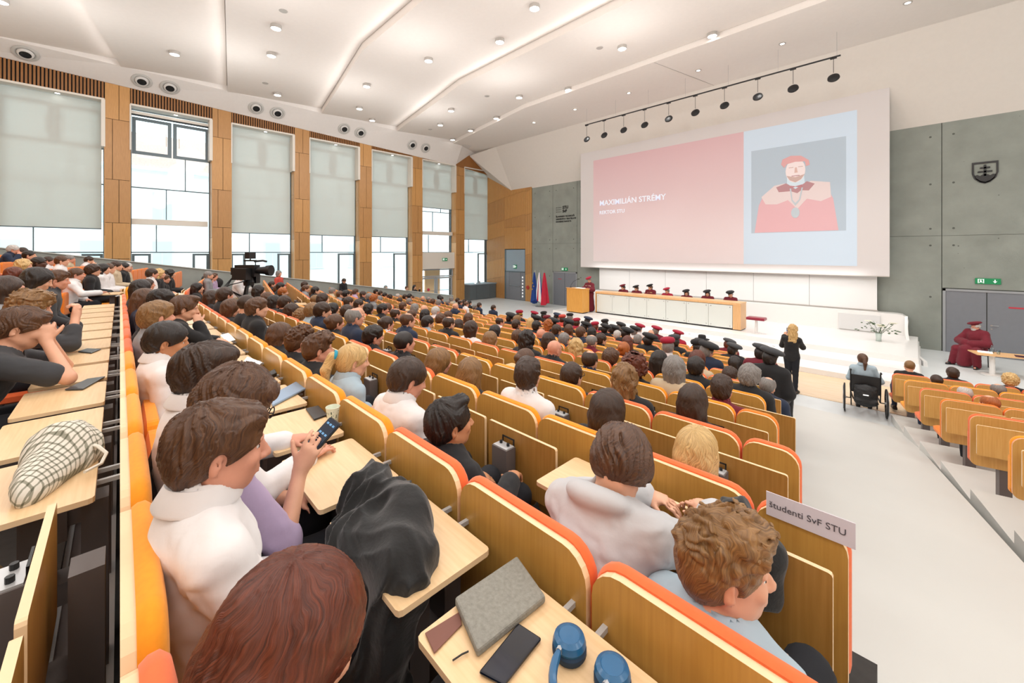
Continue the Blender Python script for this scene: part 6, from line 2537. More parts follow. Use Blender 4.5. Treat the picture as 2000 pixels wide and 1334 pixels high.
who('girl with long brown ponytail in pale green, seated in the wheelchair', 0, 0, 0, 0,
    dict(head=(-0.04, 0.20, 1.16), rot=(12, 4, 0), w=0.95, pelvis=(0, 0.18, 0.56), armL=((-0.26, 0.22, 0.72), (-0.22, 0.44, 0.70), (0.1, 0.9, 0), (0, 0, 1)), armR=((0.26, 0.22, 0.72), (0.22, 0.44, 0.70), (-0.1, 0.9, 0), (0, 0, 1)),
         legL=((-0.11, 0.60, 0.56), (-0.10, 0.62, 0.18), (-0.10, 0.76, 0.13)), legR=((0.11, 0.60, 0.56), (0.10, 0.62, 0.18), (0.10, 0.76, 0.13))),
    'pony', 'b', 'shirt', 'B', 0, root=(p_.x, p_.y, 0.0), rz=R(6), kshoe=True)
p_ = at_z(1893, 716, 0.0)
PROF = (p_.x + 0.25, p_.y + 0.4)
who('bearded old professor in crimson gown and beret sitting at the far right', 0, 0, 0, 0,
    dict(head=(0.0, 0.20, 1.20), rot=(-18, 0, 0), w=1.12, fat=1.3, pelvis=(0, 0.20, 0.56), armL=((-0.32, 0.32, 0.74), (-0.06, 0.50, 0.70), (0.8, 0.4, -0.1), (0.2, 0.6, 0.7), dict(curl=30)), armR=((0.32, 0.32, 0.74), (0.06, 0.50, 0.70), (-0.8, 0.4, -0.1), (-0.2, 0.6, 0.7), dict(curl=30)),
         legL=((-0.22, 0.60, 0.52), (-0.25, 0.60, 0.09), (-0.28, 0.76, 0.045)), legR=((0.22, 0.62, 0.52), (0.30, 0.66, 0.09), (0.34, 0.80, 0.045))),
    'fringe', 'w', 'robe', 'M', 1, root=(PROF[0], PROF[1], 0.0), rz=R(148), hat=('beret', 'M', False), glasses=True, inf=0.03)
# lectern speaker
who('speaker in crimson gown with pale cape and red beret standing at the lectern', 0, 0, 0, 0,
    dict(ST, head=(0, 0.03, 1.60), rot=(0, 14, 0), neck=(0, 0, 1.42), w=1.1, fat=1.15, armL=((-0.28, 0.10, 1.12), (-0.14, 0.34, 1.18), (0.3, 0.8, 0), (0, 0, 1)), armR=((0.28, 0.10, 1.12), (0.14, 0.34, 1.18), (-0.3, 0.8, 0), (0, 0, 1))),
    'short', 'g', 'robe', 'M', 0, root=(-11.75, 17.15, 0.48), rz=R(180), hat=('beret', 'V', False), glasses=True, h=0.011, inf=0.02)
PAN = [(1217, 562, 'T', 'K', 'K', 'in pale cape and maroon beret, leftmost at the long table', 'M'), (1243, 564, 'M', 'K', 'b', 'second from left at the long table, black beret', 'K'),
       (1270, 562, 'M', 'K', 'b', 'in tilted black beret, third from left at the long table', 'K'), (1303, 569, 'V', 'K', 'g', 'in crimson beret and crimson gown, middle of the long table', 'V'),
       (1341, 573, 'M', 'K', 'b', 'woman with brown hair and black cap, third from right at the table', 'K'), (1382, 574, 'M', 'K', 'd', 'woman with long dark hair and black beret, second from right at table', 'K'),
       (1427, 576, 'M', 'K', 'g', 'in black beret, rightmost at the long table', 'K')]
for j, (px, py, tc, _, hcx, ds, hatc) in enumerate(PAN):
    hp = at_y(px, py, 18.2)
    lbl = ('gowned panel member ' + ds) if not ds.startswith('woman') else 'gowned panel ' + ds
    who(lbl, 0, 0, 0, 0, dict(head=(0, 0.20, hp.z - 0.48), rot=((-12, -8, -18, 0, 14, 12, 26)[j], 4, 0), w=1.05, fat=1.1, armL=((-0.27, 0.30, 0.78), (-0.10, 0.46, 0.78), (0.7, 0.6, 0), (0, 0, 1)), armR=((0.27, 0.30, 0.78), (0.10, 0.46, 0.78), (-0.7, 0.6, 0), (0, 0, 1))),
        ('long' if j == 5 else 'bob' if j == 4 else 'short'), {'K': 'k'}.get(hcx, hcx), 'robe', 'M' if tc != 'V' else 'V', 0, root=(hp.x, 18.4, 0.48), rz=R(180), h=0.012, hairh=0.007,
        hat=('beret', hatc, False), inf=0.012, group=None)
PANROOT = [(j_[7][0], j_[7][1]) for j_ in JOBS[-7:]]
# window side
who('woman with short grey hair in a red jacket standing by the window-side wall', 0, 0, 0, 0,
    dict(ST, head=(0, 0.02, 1.57), rot=(0, 0, 0), neck=(0, 0, 1.38), w=0.95), 'bob', 'g', 'suit', 'R', 0, root=(-19.2, 4.85, 1.02), rz=R(-50), h=0.012, inf=0.026)
q_ = at_x(665, 549, -19.95)
who('man in black suit and glasses sitting up on the window-side wall, tablet in hands', 0, 0, 0, 0,
    dict(head=(0, 0.24, 1.12), rot=(0, 18, 0)), 'short', 'd', 'suit', 'K', 0, root=(-20.02, q_.y, q_.z - 1.12), rz=R(-60), h=0.012, glasses=True)
q_ = at_x(466, 536, -11.2)
who('camera operator in striped white blouse and headset behind the black TV camera', 0, 0, 0, 0,
    dict(ST, head=(0, 0.06, q_.z - 1.50), rot=(-4, 8, 0), neck=(0, 0.0, q_.z - 1.50 - 0.2), w=0.92, armR=((0.25, 0.12, 1.06), (0.16, 0.38, 1.18), (0, 0.9, 0.2), (0, 0, 1)), armL=((-0.25, 0.12, 1.06), (-0.12, 0.40, 1.15), (0, 0.9, 0.2), (0, 0, 1))),
    'short', 'k', 'shirt', 'W', 0, root=(-11.2, q_.y, 1.50), rz=R(-20), bottom=mat('beige_trousers', '#B8A88A', 0.85), h=0.012)
for (px, py, lab, hcx, tc, tp) in ((753, 562, 'grey-haired man beyond the window-side wall, only his head showing', 'g', 'G', 'shirt'), (794, 563, 'man in white shirt beyond the window-side wall near the glass door', 'b', 'W', 'shirt'),
                                   (809, 561, 'dark-haired woman in black photographing, beyond the wall near the glass door', 'k', 'K', 'suit')):
    q_ = at_x(px, py, -20.9)
    hh = min(1.65, max(1.1, q_.z))
    who(lab, 0, 0, 0, 0, dict(ST, pelvis=(0, 0, q_.z - 0.66), head=(0, 0.02, q_.z), neck=(0, 0, q_.z - 0.19), armL=((-0.22, 0.16, q_.z - 0.40), (-0.08, 0.36, q_.z - 0.12), (0.1, 0.4, 0.9), (-0.3, -0.6, 0.4)) if 'photo' in lab else None,
                              legL=((-0.1, 0.02, (q_.z - 0.66) * 0.5), (-0.11, 0, 0.09), (-0.12, 0.13, 0.04)), legR=((0.1, 0.02, (q_.z - 0.66) * 0.5), (0.11, 0, 0.09), (0.12, 0.13, 0.04))),
        'long' if 'woman' in lab else 'short', hcx, tp, tc, 0, root=(-20.9, q_.y, 0.0), rz=R(-75), h=0.012, inf=0.02)
# ---------------------------------------------------------------- things worn and held by the detailed people
def attach_details():
    def g(s):
        for k, v in DONE.items():
            if s in k:
                return v
    # blue hair tie
    e, J = g('blond ponytail in a blue')
    child('hair_tie', MB().lathe([(0.03, -0.012), (0.038, -0.006), (0.038, 0.006), (0.03, 0.012)], n=14).mesh('hair_tie'), e, mat('turquoise_elastic', '#2F9FC0', 0.7, vary=0),
          head_M(J) @ Matrix.Translation((0, -0.135, 0.045)) @ Matrix.Rotation(R(78), 4, 'X'))
    # bag strap over the glasses man
    e, J = g('black bag strap')
    c = J['chest']
    pts = [J['neck'] + V((-0.13, 0.06, -0.02)), J['neck'] + V((-0.12, -0.035, 0.0)), J['neck'] + V((-0.05, -0.095, -0.10)), c + V((0.06, -0.135, -0.02)), c + V((0.15, -0.10, -0.16)), c + V((0.18, -0.02, -0.25))]
    child('bag_strap', MB().tube(pts, 0.014, 6).mesh('bag_strap'), e, M_BLACK)
    # watch
    e, J = g('wearing a watch')
    w_ = J['armR'][1] * 0.75 + J['armR'][0] * 0.25
    Mx = Matrix.Translation(w_) @ (J['armR'][1] - J['armR'][0]).to_track_quat('Z', 'Y').to_matrix().to_4x4()
    child('watch', MB().lathe([(0.03, -0.012), (0.036, -0.01), (0.036, 0.01), (0.03, 0.012)], n=14).mesh('watch'), e, M_BLACK, Mx)
    e, J = g('chin on both fists')
    w_ = J['armR'][1] * 0.9 + J['armR'][0] * 0.1
    # neckties, beards, capes
    e, J = g('bearded old professor')
    HMx = head_M(J)
    b = Fld((-0.09, 0.0, -0.15), (0.09, 0.13, 0.0), 0.005)
    b.ell((0, 0.055, -0.075), (0.062, 0.052, 0.052), None, 0.01)
    b.cone((0.02, 0.102, -0.04), (-0.02, 0.102, -0.04), 0.011, 0.011, 0.01)
    X, Y, Z = b.grid()
    b.f += (0.004 * vnoise(X * 60 + 0 * Y + 0 * Z, Y * 60 + 0 * X + 0 * Z, Z * 40 + 0 * X + 0 * Y)).astype(np.float32)
    b.cone((-0.015, 0.11, -0.058), (0.015, 0.11, -0.058), 0.007, 0.007, 0.0, 's')
    child('beard', b.mesh('beard'), e, HC['w'], HMx)
    NM = Matrix.Translation(J['neck'])
    child('shoulder_band', CAPE, e, mat('gown_cream', '#E2C98E', 0.8, vary=0.02), NM)
    child('necktie', TIE, e, TC['R'], NM @ Matrix.Translation((0, 0.02, 0.02)))
    e, J = g('standing at the lectern')
    child('shoulder_band', CAPE, e, mat('cape_ermine', '#E8D2BC', 0.8, vary=0.02), Matrix.Translation(J['neck'] + V((0, 0, -0.01))) @ Matrix.Scale(1.15, 4))
    for k, (e, J) in DONE.items():
        if 'panel' in k and 'gowned' in k:
            child('shoulder_band', CAPE, e, mat('gown_cream', '#E2C98E', 0.8, vary=0.02) if 'leftmost' in k or 'third from left' in k else TC['K'], Matrix.Translation(J['neck'] + V((0, 0.0, -0.02))) @ Matrix.Scale(0.9, 4))
    # the hood of the professor's neighbour etc. stay plain
    e, J = g('photographing the stage')
    hw_ = e.matrix_basis @ J['armL'][1]
    ph = empty('smartphone', hw_ + V((0.07, 0.05, 0.12)), R(-4), 'smartphone held up by the blond woman before the stage', 'phone')
    MB().layers(rrect(0.078, -0.075, 0.085, 0.01, 0.01), [(0.002, -0.004), (0, -0.002), (0, 0.003), (0.002, 0.005)]).build('phone_body', M_BLACK, ph)
    MB().box((-0.034, -0.0055, -0.066), (0.034, -0.0045, 0.078)).build('phone_screen', mat('phone_glow', '#4A6FA0', 0.2, vary=0, emit='#4A6FA0', estr=0.5), ph)
    # phone in the raised hand of the mop-haired person
    e, J = g('holding up a phone')
    w_ = e.matrix_basis @ J['armR'][1]
    D = (J['armR'][2]).normalized()
    ph = empty('smartphone', w_ + V((-0.005, 0.078, 0.10)), 0, 'black smartphone with lit screen held in a raised hand', 'phone')
    ph.rotation_euler = (R(-50), R(12), R(12))
    MB().layers(rrect(0.074, -0.078, 0.078, 0.011, 0.011), [(0.002, -0.004), (0, -0.002), (0, 0.003), (0.002, 0.005)]).build('phone_body', M_BLACK, ph)
    MB().box((-0.033, -0.0055, -0.072), (0.033, -0.0042, 0.072)).build('phone_screen', mat('phone_screen_dark', '#101A26', 0.12, vary=0.3, scale=30, emit='#16304A', estr=0.35), ph)
    mk = MB()
    for q in range(6):
        mk.box((-0.024 + (q % 3) * 0.018, -0.0062, 0.05 - (q // 3) * 0.04), (-0.012 + (q % 3) * 0.018, -0.0055, 0.058 - (q // 3) * 0.04))
    mk.build('screen_tiles', mat('screen_tile', '#5C8FB8', 0.3, vary=0, emit='#5C8FB8', estr=0.5), ph)
    # tablet on the sitting man's knees
    e, J = g('tablet in hands')
    w_ = e.matrix_basis @ (J['pelvis'] + V((0, 0.36, 0.14)))
    t_ = MB().box((-0.12, -0.09, 0), (0.12, 0.09, 0.012)).build('tablet', M_BLACK, loc=w_)
    t_.rotation_euler = (R(20), 0, R(-60))
    tag(t_, 'black tablet on the knees of the man sitting on the wall', 'tablet')


# ---------------------------------------------------------------- wheelchair
wc = empty('wheelchair', (WC[0], WC[1], 0), R(6), 'black and silver wheelchair with big spoked wheels and a hanging bag', 'wheelchair')
M_TYRE = mat('tyre_rubber', '#2B2B2B', 0.7, vary=0)
for s in (-1, 1):
    w_ = MB()
    N = 32
    pts = [(s * 0.34, 0.10 + 0.29 * math.cos(2 * math.pi * k / N), 0.305 + 0.29 * math.sin(2 * math.pi * k / N)) for k in range(N + 1)]
    w_.tube(pts, 0.016, 6)
    wo = w_.build('wheel', M_TYRE, wc, autosmooth=True)
    w_ = MB()
    w_.tube([(s * 0.36, 0.10 + 0.25 * math.cos(2 * math.pi * k / N), 0.305 + 0.25 * math.sin(2 * math.pi * k / N)) for k in range(N + 1)], 0.009, 6)
    w_.cyl((s * 0.31, 0.10, 0.305), (s * 0.37, 0.10, 0.305), 0.03, n=10)
    w_.build('hand_rim', M_STEEL, wo, autosmooth=True)
    for q in range(18):
        a = 2 * math.pi * q / 18
        MB().cyl((s * 0.35, 0.10, 0.305), (s * 0.34, 0.10 + 0.28 * math.cos(a), 0.305 + 0.28 * math.sin(a)), 0.003, n=4).build('spoke', M_STEEL, wo)
    c_ = MB()
    c_.tube([(s * 0.22, 0.62 + 0.08 * math.cos(2 * math.pi * k / 16), 0.09 + 0.08 * math.sin(2 * math.pi * k / 16)) for k in range(17)], 0.012, 6)
    c_.build('castor', M_TYRE, wc)
    f_ = MB()
    f_.tube([(s * 0.24, -0.10, 0.98), (s * 0.24, -0.04, 0.95), (s * 0.24, 0.0, 0.50), (s * 0.24, 0.05, 0.32), (s * 0.22, 0.60, 0.30), (s * 0.18, 0.74, 0.12)], 0.013, 6)
    f_.tube([(s * 0.24, 0.0, 0.52), (s * 0.24, 0.50, 0.52), (s * 0.22, 0.62, 0.18)], 0.013, 6)
    f_.cyl((s * 0.24, 0.1, 0.305), (s * 0.34, 0.1, 0.305), 0.012, n=6)
    f_.build('side_frame', M_BLACK, wc, autosmooth=True)
    MB().cyl((s * 0.24, -0.19, 0.985), (s * 0.24, -0.08, 0.975), 0.018, n=8).build('push_handle', M_BLACK, wc)
MB().box((-0.23, 0.03, 0.47), (0.23, 0.48, 0.52)).build('seat', M_BLACK, wc)
MB().box((-0.23, -0.05, 0.52), (0.23, -0.01, 0.86)).build('backrest', M_BLACK, wc)
MB().box((-0.17, 0.70, 0.10), (0.17, 0.84, 0.125)).build('footplate', M_BLACK, wc)
bgf = Fld((-0.3, -0.34, 0.15), (0.3, 0.02, 0.95), 0.012)
bgf.ell((0, -0.15, 0.47), (0.20, 0.11, 0.24), None, 0.03)
bgf.cone((-0.13, -0.20, 0.36), (0.13, -0.20, 0.36), 0.07, 0.07, 0.03)
bgf.cone((-0.13, -0.10, 0.62), (0.13, -0.10, 0.62), 0.06, 0.06, 0.03)
wrinkle(bgf, 0.010, 12, 3)
bm_ = bgf.mesh('rucksack')
M_BAG = mat('black_nylon', '#15171A', 0.55, vary=0.1, scale=20, bump=0.2, bscale=40)
bo_ = link('rucksack', bm_, M_BAG, loc=(WC[0], WC[1], 0))
bo_.rotation_euler = (0, 0, R(6))
tag(bo_, 'bulging black rucksack hanging from the back of the wheelchair', 'bag')
child('reflective_tag', MB().box((-0.045, -0.262, 0.50), (0.045, -0.252, 0.52)).mesh('reflective_tag'), bo_, M_SIGNW)

# chairs behind the panel table and the professor's chair, low table with glass and papers
def simple_chair(loc, rz, label, group=None):
    c = empty('chair', loc, rz, label, 'chair', group)
    MB().layers(rrect(0.48, -0.24, 0.24, 0.05, 0.05), [(0.01, 0), (0, 0.01), (0, 0.05), (0.01, 0.06)], M=Matrix.Translation((0, 0.26, 0.38)) @ Matrix(((1, 0, 0, 0), (0, 0, 1, 0), (0, 1, 0, 0), (0, 0, 0, 1)))).build('seat', M_BLACK, c)
    MB().layers(rrect(0.46, 0.55, 0.92, 0.06, 0.04), [(0.01, -0.02), (0, -0.01), (0, 0.02), (0.01, 0.03)]).build('backrest', M_BLACK, c)
    for (x, y) in ((-0.2, 0.04), (0.2, 0.04), (-0.2, 0.46), (0.2, 0.46)):
        MB().cyl((x, y, 0.0), (x * 0.95, y, 0.39), 0.012, n=6).build('leg', M_BLACK, c)
    MB().box((-0.02, -0.01, 0.40), (0.02, 0.01, 0.60)).build('back_support', M_BLACK, c)
    return c


for j, (x, y) in enumerate(PANROOT):
    simple_chair((x, y, 0.48), R(180), 'black chair behind the long panel table, %s from the left' % NUMW[j], 'chairs at the panel table')
simple_chair((PROF[0], PROF[1], 0), R(148), 'black chair under the crimson-gowned professor at the far right')
tp = at_z(1938, 732, 0.0)
tt = empty('side_table', (tp.x, tp.y, 0), R(15), 'low pale side table with single white leg beside the seated professor', 'table')
MB().lathe([(0.22, 0), (0.22, 0.015), (0.06, 0.03), (0.055, 0.58)], n=18).build('pedestal', M_STAGE, tt, autosmooth=True)
MB().layers(rrect(1.15, -0.3, 0.3, 0.02, 0.02), [(0, 0), (0, 0.025)], M=Matrix.Translation((0.18, 0, 0.58)) @ Matrix(((1, 0, 0, 0), (0, 0, 1, 0), (0, 1, 0, 0), (0, 0, 0, 1)))).build('tabletop', M_BEECHL, tt)
TT = Matrix.Translation((tp.x, tp.y, 0)) @ Matrix.Rotation(R(15), 4, 'Z')
o = box('paper_stack', (-0.14, -0.1, 0), (0.14, 0.1, 0.02), M_SIGNW)
o.location = TT @ V((-0.1, 0.12, 0.605))
tag(o, 'white papers on the low side table at the far right', 'paper')
o = MB().lathe([(0.0, 0), (0.03, 0), (0.035, 0.11), (0.032, 0.11), (0.027, 0.005), (0, 0.004)], n=14).build('water_glass', M_GLASS, loc=TT @ V((0.12, 0.0, 0.605)))
tag(o, 'clear drinking glass on the low side table at the far right', 'glass')
o = MB().lathe([(0.0, 0), (0.04, 0), (0.045, 0.10), (0.02, 0.16), (0.018, 0.22), (0, 0.22)], n=14).build('water_bottle', M_GLASS, loc=TT @ V((0.02, 0.08, 0.605)), smooth=True)
tag(o, 'clear water bottle on the low side table at the far right', 'bottle')
o = box('dark_folder', (-0.2, -0.14, 0), (0.2, 0.14, 0.012), mat('maroon_folder', '#4A2430', 0.6, vary=0))
o.location = TT @ V((0.60, -0.12, 0.605))
tag(o, 'dark maroon folder at the right end of the low side table', 'folder')

# ---------------------------------------------------------------- flower vase
vp = at_z(1716, 666, 0.48)
vz = empty('flower_vase', (vp.x, vp.y, 0.48), 0, 'clear glass vase with white flowers and leafy sprigs on the stage', 'vase')
MB().lathe([(0.0, 0), (0.075, 0), (0.07, 0.1), (0.09, 0.27), (0.085, 0.27), (0.065, 0.1), (0.065, 0.02), (0.0, 0.015)], n=18).build('vase_glass', mat('vase_glass', '#C9D8D2', 0.1, vary=0), vz, smooth=True)
M_LEAF = mat('leaf_green', '#3F5B33', 0.6, vary=0.12, scale=20)
M_PET = mat('petal_white', '#F0EEDC', 0.7, vary=0.03)
rf_ = random.Random(4)
for q in range(16):
    a, r_, h_ = rf_.uniform(0, 6.28), rf_.uniform(0.08, 0.40), rf_.uniform(0.38, 0.68)
    ex = V((math.cos(a) * r_ * 1.2, math.sin(a) * r_ * 0.7, h_))
    MB().tube([(0, 0, 0.05), (ex.x * 0.25, ex.y * 0.25, 0.28), ex], 0.005, 5).build('stem', M_LEAF, vz)
    if q < 8:
        fl_ = MB()
        for k in range(9):
            aa = k * 2.4
            u = V((math.cos(aa), math.sin(aa), 0))
            r2 = 0.05 + 0.04 * (k / 9)
            c0 = ex + V((0, 0, 0.02))
            fl_.add([c0, c0 + u * r2 + V((0, 0, 0.035)) + V((-u.y, u.x, 0)) * 0.05, c0 + u * r2 * 1.6 + V((0, 0, 0.03)), c0 + u * r2 + V((0, 0, 0.035)) - V((-u.y, u.x, 0)) * 0.05, c0 + u * 0.02 + V((0, 0, 0.03))],
                    [(0, 1, 4), (1, 2, 4), (2, 3, 4), (3, 0, 4), (0, 3, 2, 1)])
        fl_.build('flower', M_PET, vz)
for q in range(44):
    a, r_, h_ = rf_.uniform(0, 6.28), rf_.uniform(0.05, 0.46), rf_.uniform(0.30, 0.62)
    c0 = V((math.cos(a) * r_ * 1.2, math.sin(a) * r_ * 0.7, h_))
    d_ = V((math.cos(a), math.sin(a), rf_.uniform(-0.3, 0.6))).normalized()
    s_ = d_.orthogonal().normalized()
    L_ = rf_.uniform(0.08, 0.14)
    nn_ = d_.cross(s_) * 0.006
    MB().add([c0, c0 + d_ * L_ * 0.5 + s_ * 0.024, c0 + d_ * L_, c0 + d_ * L_ * 0.5 - s_ * 0.024, c0 + d_ * L_ * 0.5 + nn_], [(0, 1, 4), (1, 2, 4), (2, 3, 4), (3, 0, 4), (0, 3, 2, 1)]).build('leaf', M_LEAF, vz)

# ---------------------------------------------------------------- television camera on its tripod
cp_ = at_x(486, 528, -10.5)
tc = empty('television_camera', (cp_.x, cp_.y, 1.5), R(-50), 'large black television camera on a tripod in the left aisle', 'camera')
zz = cp_.z - 1.5
tc.scale = (0.9, 0.9, 1.0)
b_ = MB()
b_.box((-0.10, -0.30, zz - 0.14), (0.10, 0.22, zz + 0.12))
b_.box((-0.08, -0.42, zz - 0.10), (0.08, -0.30, zz + 0.06))
b_.build('camera_body', M_BLACK, tc)
b_ = MB()
b_.cyl((0, 0.22, zz), (0, 0.48, zz), 0.07, 0.09, 16).cyl((0, 0.48, zz), (0, 0.60, zz), 0.11, 0.12, 16)
b_.build('lens', M_BLACK, tc, autosmooth=True)
b_ = MB()
b_.box((-0.02, -0.12, zz + 0.20), (0.02, 0.20, zz + 0.235)).cyl((0, -0.1, zz + 0.12), (0, -0.1, zz + 0.2), 0.012).cyl((0, 0.18, zz + 0.12), (0, 0.18, zz + 0.2), 0.012)
b_.build('carry_handle', M_BLACK, tc)
b_ = MB()
b_.box((-0.11, -0.02, zz + 0.26), (0.11, 0.10, zz + 0.40)).cyl((0.0, 0.04, zz + 0.2), (0.0, 0.04, zz + 0.27), 0.015)
b_.build('viewfinder', M_BLACK, tc)
b_ = MB()
b_.tube([(0.06, 0.2, zz + 0.2), (0.10, 0.45, zz + 0.22), (0.1, 0.55, zz + 0.20)], 0.022, 8)
b_.build('microphone', M_BLACK, tc)
b_ = MB()
b_.box((0.12, -0.2, zz - 0.2), (0.30, 0.16, zz + 0.05)).box((-0.26, -0.15, zz - 0.30), (-0.12, 0.10, zz - 0.05))
b_.build('battery_pack', M_BLACK, tc)
b_ = MB()
b_.lathe([(0.11, zz - 0.34), (0.12, zz - 0.26), (0.08, zz - 0.16), (0.07, zz - 0.14)], n=14)
b_.build('tripod_head', M_BLACK, tc)
MB().tube([(0.05, -0.05, zz - 0.24), (0.12, -0.4, zz - 0.32), (0.16, -0.62, zz - 0.42)], 0.012, 6).build('pan_bar', M_BLACK, tc)
for a in (20, 140, 260):
    MB().tube([(0.06 * math.cos(R(a)), 0.06 * math.sin(R(a)), zz - 0.30), (0.5 * math.cos(R(a)), 0.5 * math.sin(R(a)), 0.0)], [0.028, 0.018], 8).build('tripod_leg', M_BLACK, tc)
for q in range(5):
    MB().tube([(0.1, -0.3, zz - 0.1), (0.2 + 0.03 * q, -0.4, zz - 0.35), (0.1, -0.2 + 0.05 * q, zz - 0.6), (0.15, 0.0, zz - 0.9)], 0.008, 5).build('cable', M_BLACK, tc)

# ---------------------------------------------------------------- things on the desks
T0 = floor_z(1) + 0.836      # boards of the camera row
TM1 = floor_z(0) + 0.836     # boards of the row behind


def slab_on(name, pts_px, z, th, m, label, cat, parent=None):
    """flat object whose corners are read off the photograph on a real table plane"""
    ps = [at_z(px, py, z) for px, py in pts_px]
    c = sum((p for p in ps), V((0, 0, 0))) / len(ps)
    n = len(ps)
    vs = [(p.x - c.x, p.y - c.y, 0) for p in ps] + [(p.x - c.x, p.y - c.y, th) for p in ps]
    o = MB().add(vs, [tuple(range(n - 1, -1, -1)), tuple(range(n, 2 * n))] + [(i, (i + 1) % n, (i + 1) % n + n, i + n) for i in range(n)]).build(name, m, parent, loc=(c.x, c.y, z))
    bv = o.modifiers.new('b', 'BEVEL')
    bv.width = min(0.006, th * 0.45)
    bv.segments = 2
    if label:
        tag(o, label, cat)
    return o


M_NOTE = mat('grey_linen_cover', '#8F8D84', 0.85, vary=0.12, scale=90, bump=0.3, bscale=300)
M_PHONE = mat('dark_phone_glass', '#0D1626', 0.06, vary=0.5, scale=9, coat=0.6)
nb = slab_on('notebook', [(888, 1182), (1010, 1098), (1066, 1178), (932, 1288)], T0 + 0.001, 0.022, M_NOTE, 'grey linen-covered notebook on the nearest desk', 'notebook')
st_ = slab_on('ribbon_strap', [(830, 1238), (898, 1196), (902, 1222), (848, 1278)], T0 + 0.001, 0.003, mat('brown_ribbon', '#7A4D40', 0.6, vary=0.03), 'brown ribbon strap sticking out from under the grey notebook', 'strap')
st_.location.z += 0.0
slab_on('smartphone', [(1012, 1222), (1058, 1252), (985, 1345), (935, 1318)], T0 + 0.001, 0.009, M_PHONE, 'dark glossy smartphone lying between notebook and headphones', 'phone')
o = MB().tube([at_z(884, 1290, T0 + 0.004), at_z(902, 1278, T0 + 0.005), at_z(915, 1272, T0 + 0.004)], 0.002, 5).build('bookmark_cord', M_BLACK)
tag(o, 'thin dark cord end lying below the grey notebook', 'cord')
# blue over-ear headphones
c1, c2 = at_z(1112, 1252, T0 + 0.03), at_z(1196, 1312, T0 + 0.03)
M_HPB = mat('petrol_blue_plastic', '#1F5F8C', 0.35, vary=0.05, coat=0.2)
M_HPD = mat('dark_blue_pad', '#12304A', 0.7, vary=0)
hp_ = empty('headphones', ((c1.x + c2.x) / 2, (c1.y + c2.y) / 2, T0), 0, 'blue over-ear headphones lying on the nearest desk', 'headphones')
for cc in (c1, c2):
    l = V((cc.x - hp_.location.x, cc.y - hp_.location.y, 0))
    MB().lathe([(0.0, 0.0), (0.036, 0.0), (0.041, 0.008), (0.041, 0.018), (0.036, 0.024), (0, 0.024)], l, 26).build('ear_cushion', M_HPD, hp_, autosmooth=True)
    MB().lathe([(0.037, 0.022), (0.040, 0.03), (0.036, 0.042), (0.027, 0.048), (0.024, 0.0455), (0.0, 0.046)], l, 26).build('ear_cup', M_HPB, hp_, autosmooth=True)
l1 = V((c1.x - hp_.location.x, c1.y - hp_.location.y, 0.03))
l2 = V((c2.x - hp_.location.x, c2.y - hp_.location.y, 0.03))
mid = (l1 + l2) / 2
ax_ = (l2 - l1).normalized()
ou = V((0, -1, 0)) - ax_ * V((0, -1, 0)).dot(ax_)
ou.normalize()
rad_ = (l2 - l1).length / 2
pts = []
for k in range(19):
    a = math.pi * k / 18
    pts.append(mid - ax_ * (rad_ * 1.12) * math.cos(a) + ou * (0.125 * math.sin(a)) + V((0, 0, 0.006)))
bnd = MB()
bnd.tube(pts, [0.006] * 3 + [0.0095] * 13 + [0.006] * 3, 8)
bnd.build('headband', M_HPB, hp_, autosmooth=True)
for k in (1, 17):
    MB().tube([pts[k - 1], pts[k], pts[k + 1]], 0.0075, 8).build('slider', M_STEEL, hp_)
# phone and paper cup
slab_on('smartphone', [(597, 800), (622, 794), (640, 812), (613, 822)], T0 + 0.001, 0.009, mat('black_phone', '#1B1D20', 0.35, vary=0), 'black smartphone lying face down beside the paper cup', 'phone')
cpp = at_z(650, 826, T0)
cu = empty('paper_cup', (cpp.x, cpp.y, T0 + 0.001), 0, 'white paper cup with dark green print standing at the desk corner', 'cup')
MB().lathe([(0.0, 0.003), (0.026, 0.0), (0.037, 0.088), (0.039, 0.090), (0.037, 0.093), (0.0345, 0.088), (0.025, 0.006), (0.0, 0.006)], n=26).build('cup_body', mat('cup_paper', '#DDE3CF', 0.6, vary=0), cu, autosmooth=True)
M_CUPG = mat('cup_print_green', '#4F6350', 0.6, vary=0)
pr_ = MB()
rq = random.Random(2)
for q in range(34):
    a = rq.uniform(0, 6.28)
    z0 = rq.uniform(0.012, 0.072)
    hgt = rq.uniform(0.005, 0.016)
    wd = rq.uniform(0.03, 0.16)
    v_ = []
    for (aa, z_) in ((a, z0), (a + wd, z0), (a + wd, z0 + hgt), (a, z0 + hgt)):
        r_ = 0.026 + 0.011 * z_ / 0.088 + 0.0006
        v_.append((r_ * math.cos(aa), r_ * math.sin(aa), z_))
    pr_.add(v_, [(0, 1, 2, 3)])
pr_.build('cup_print', M_CUPG, cu)
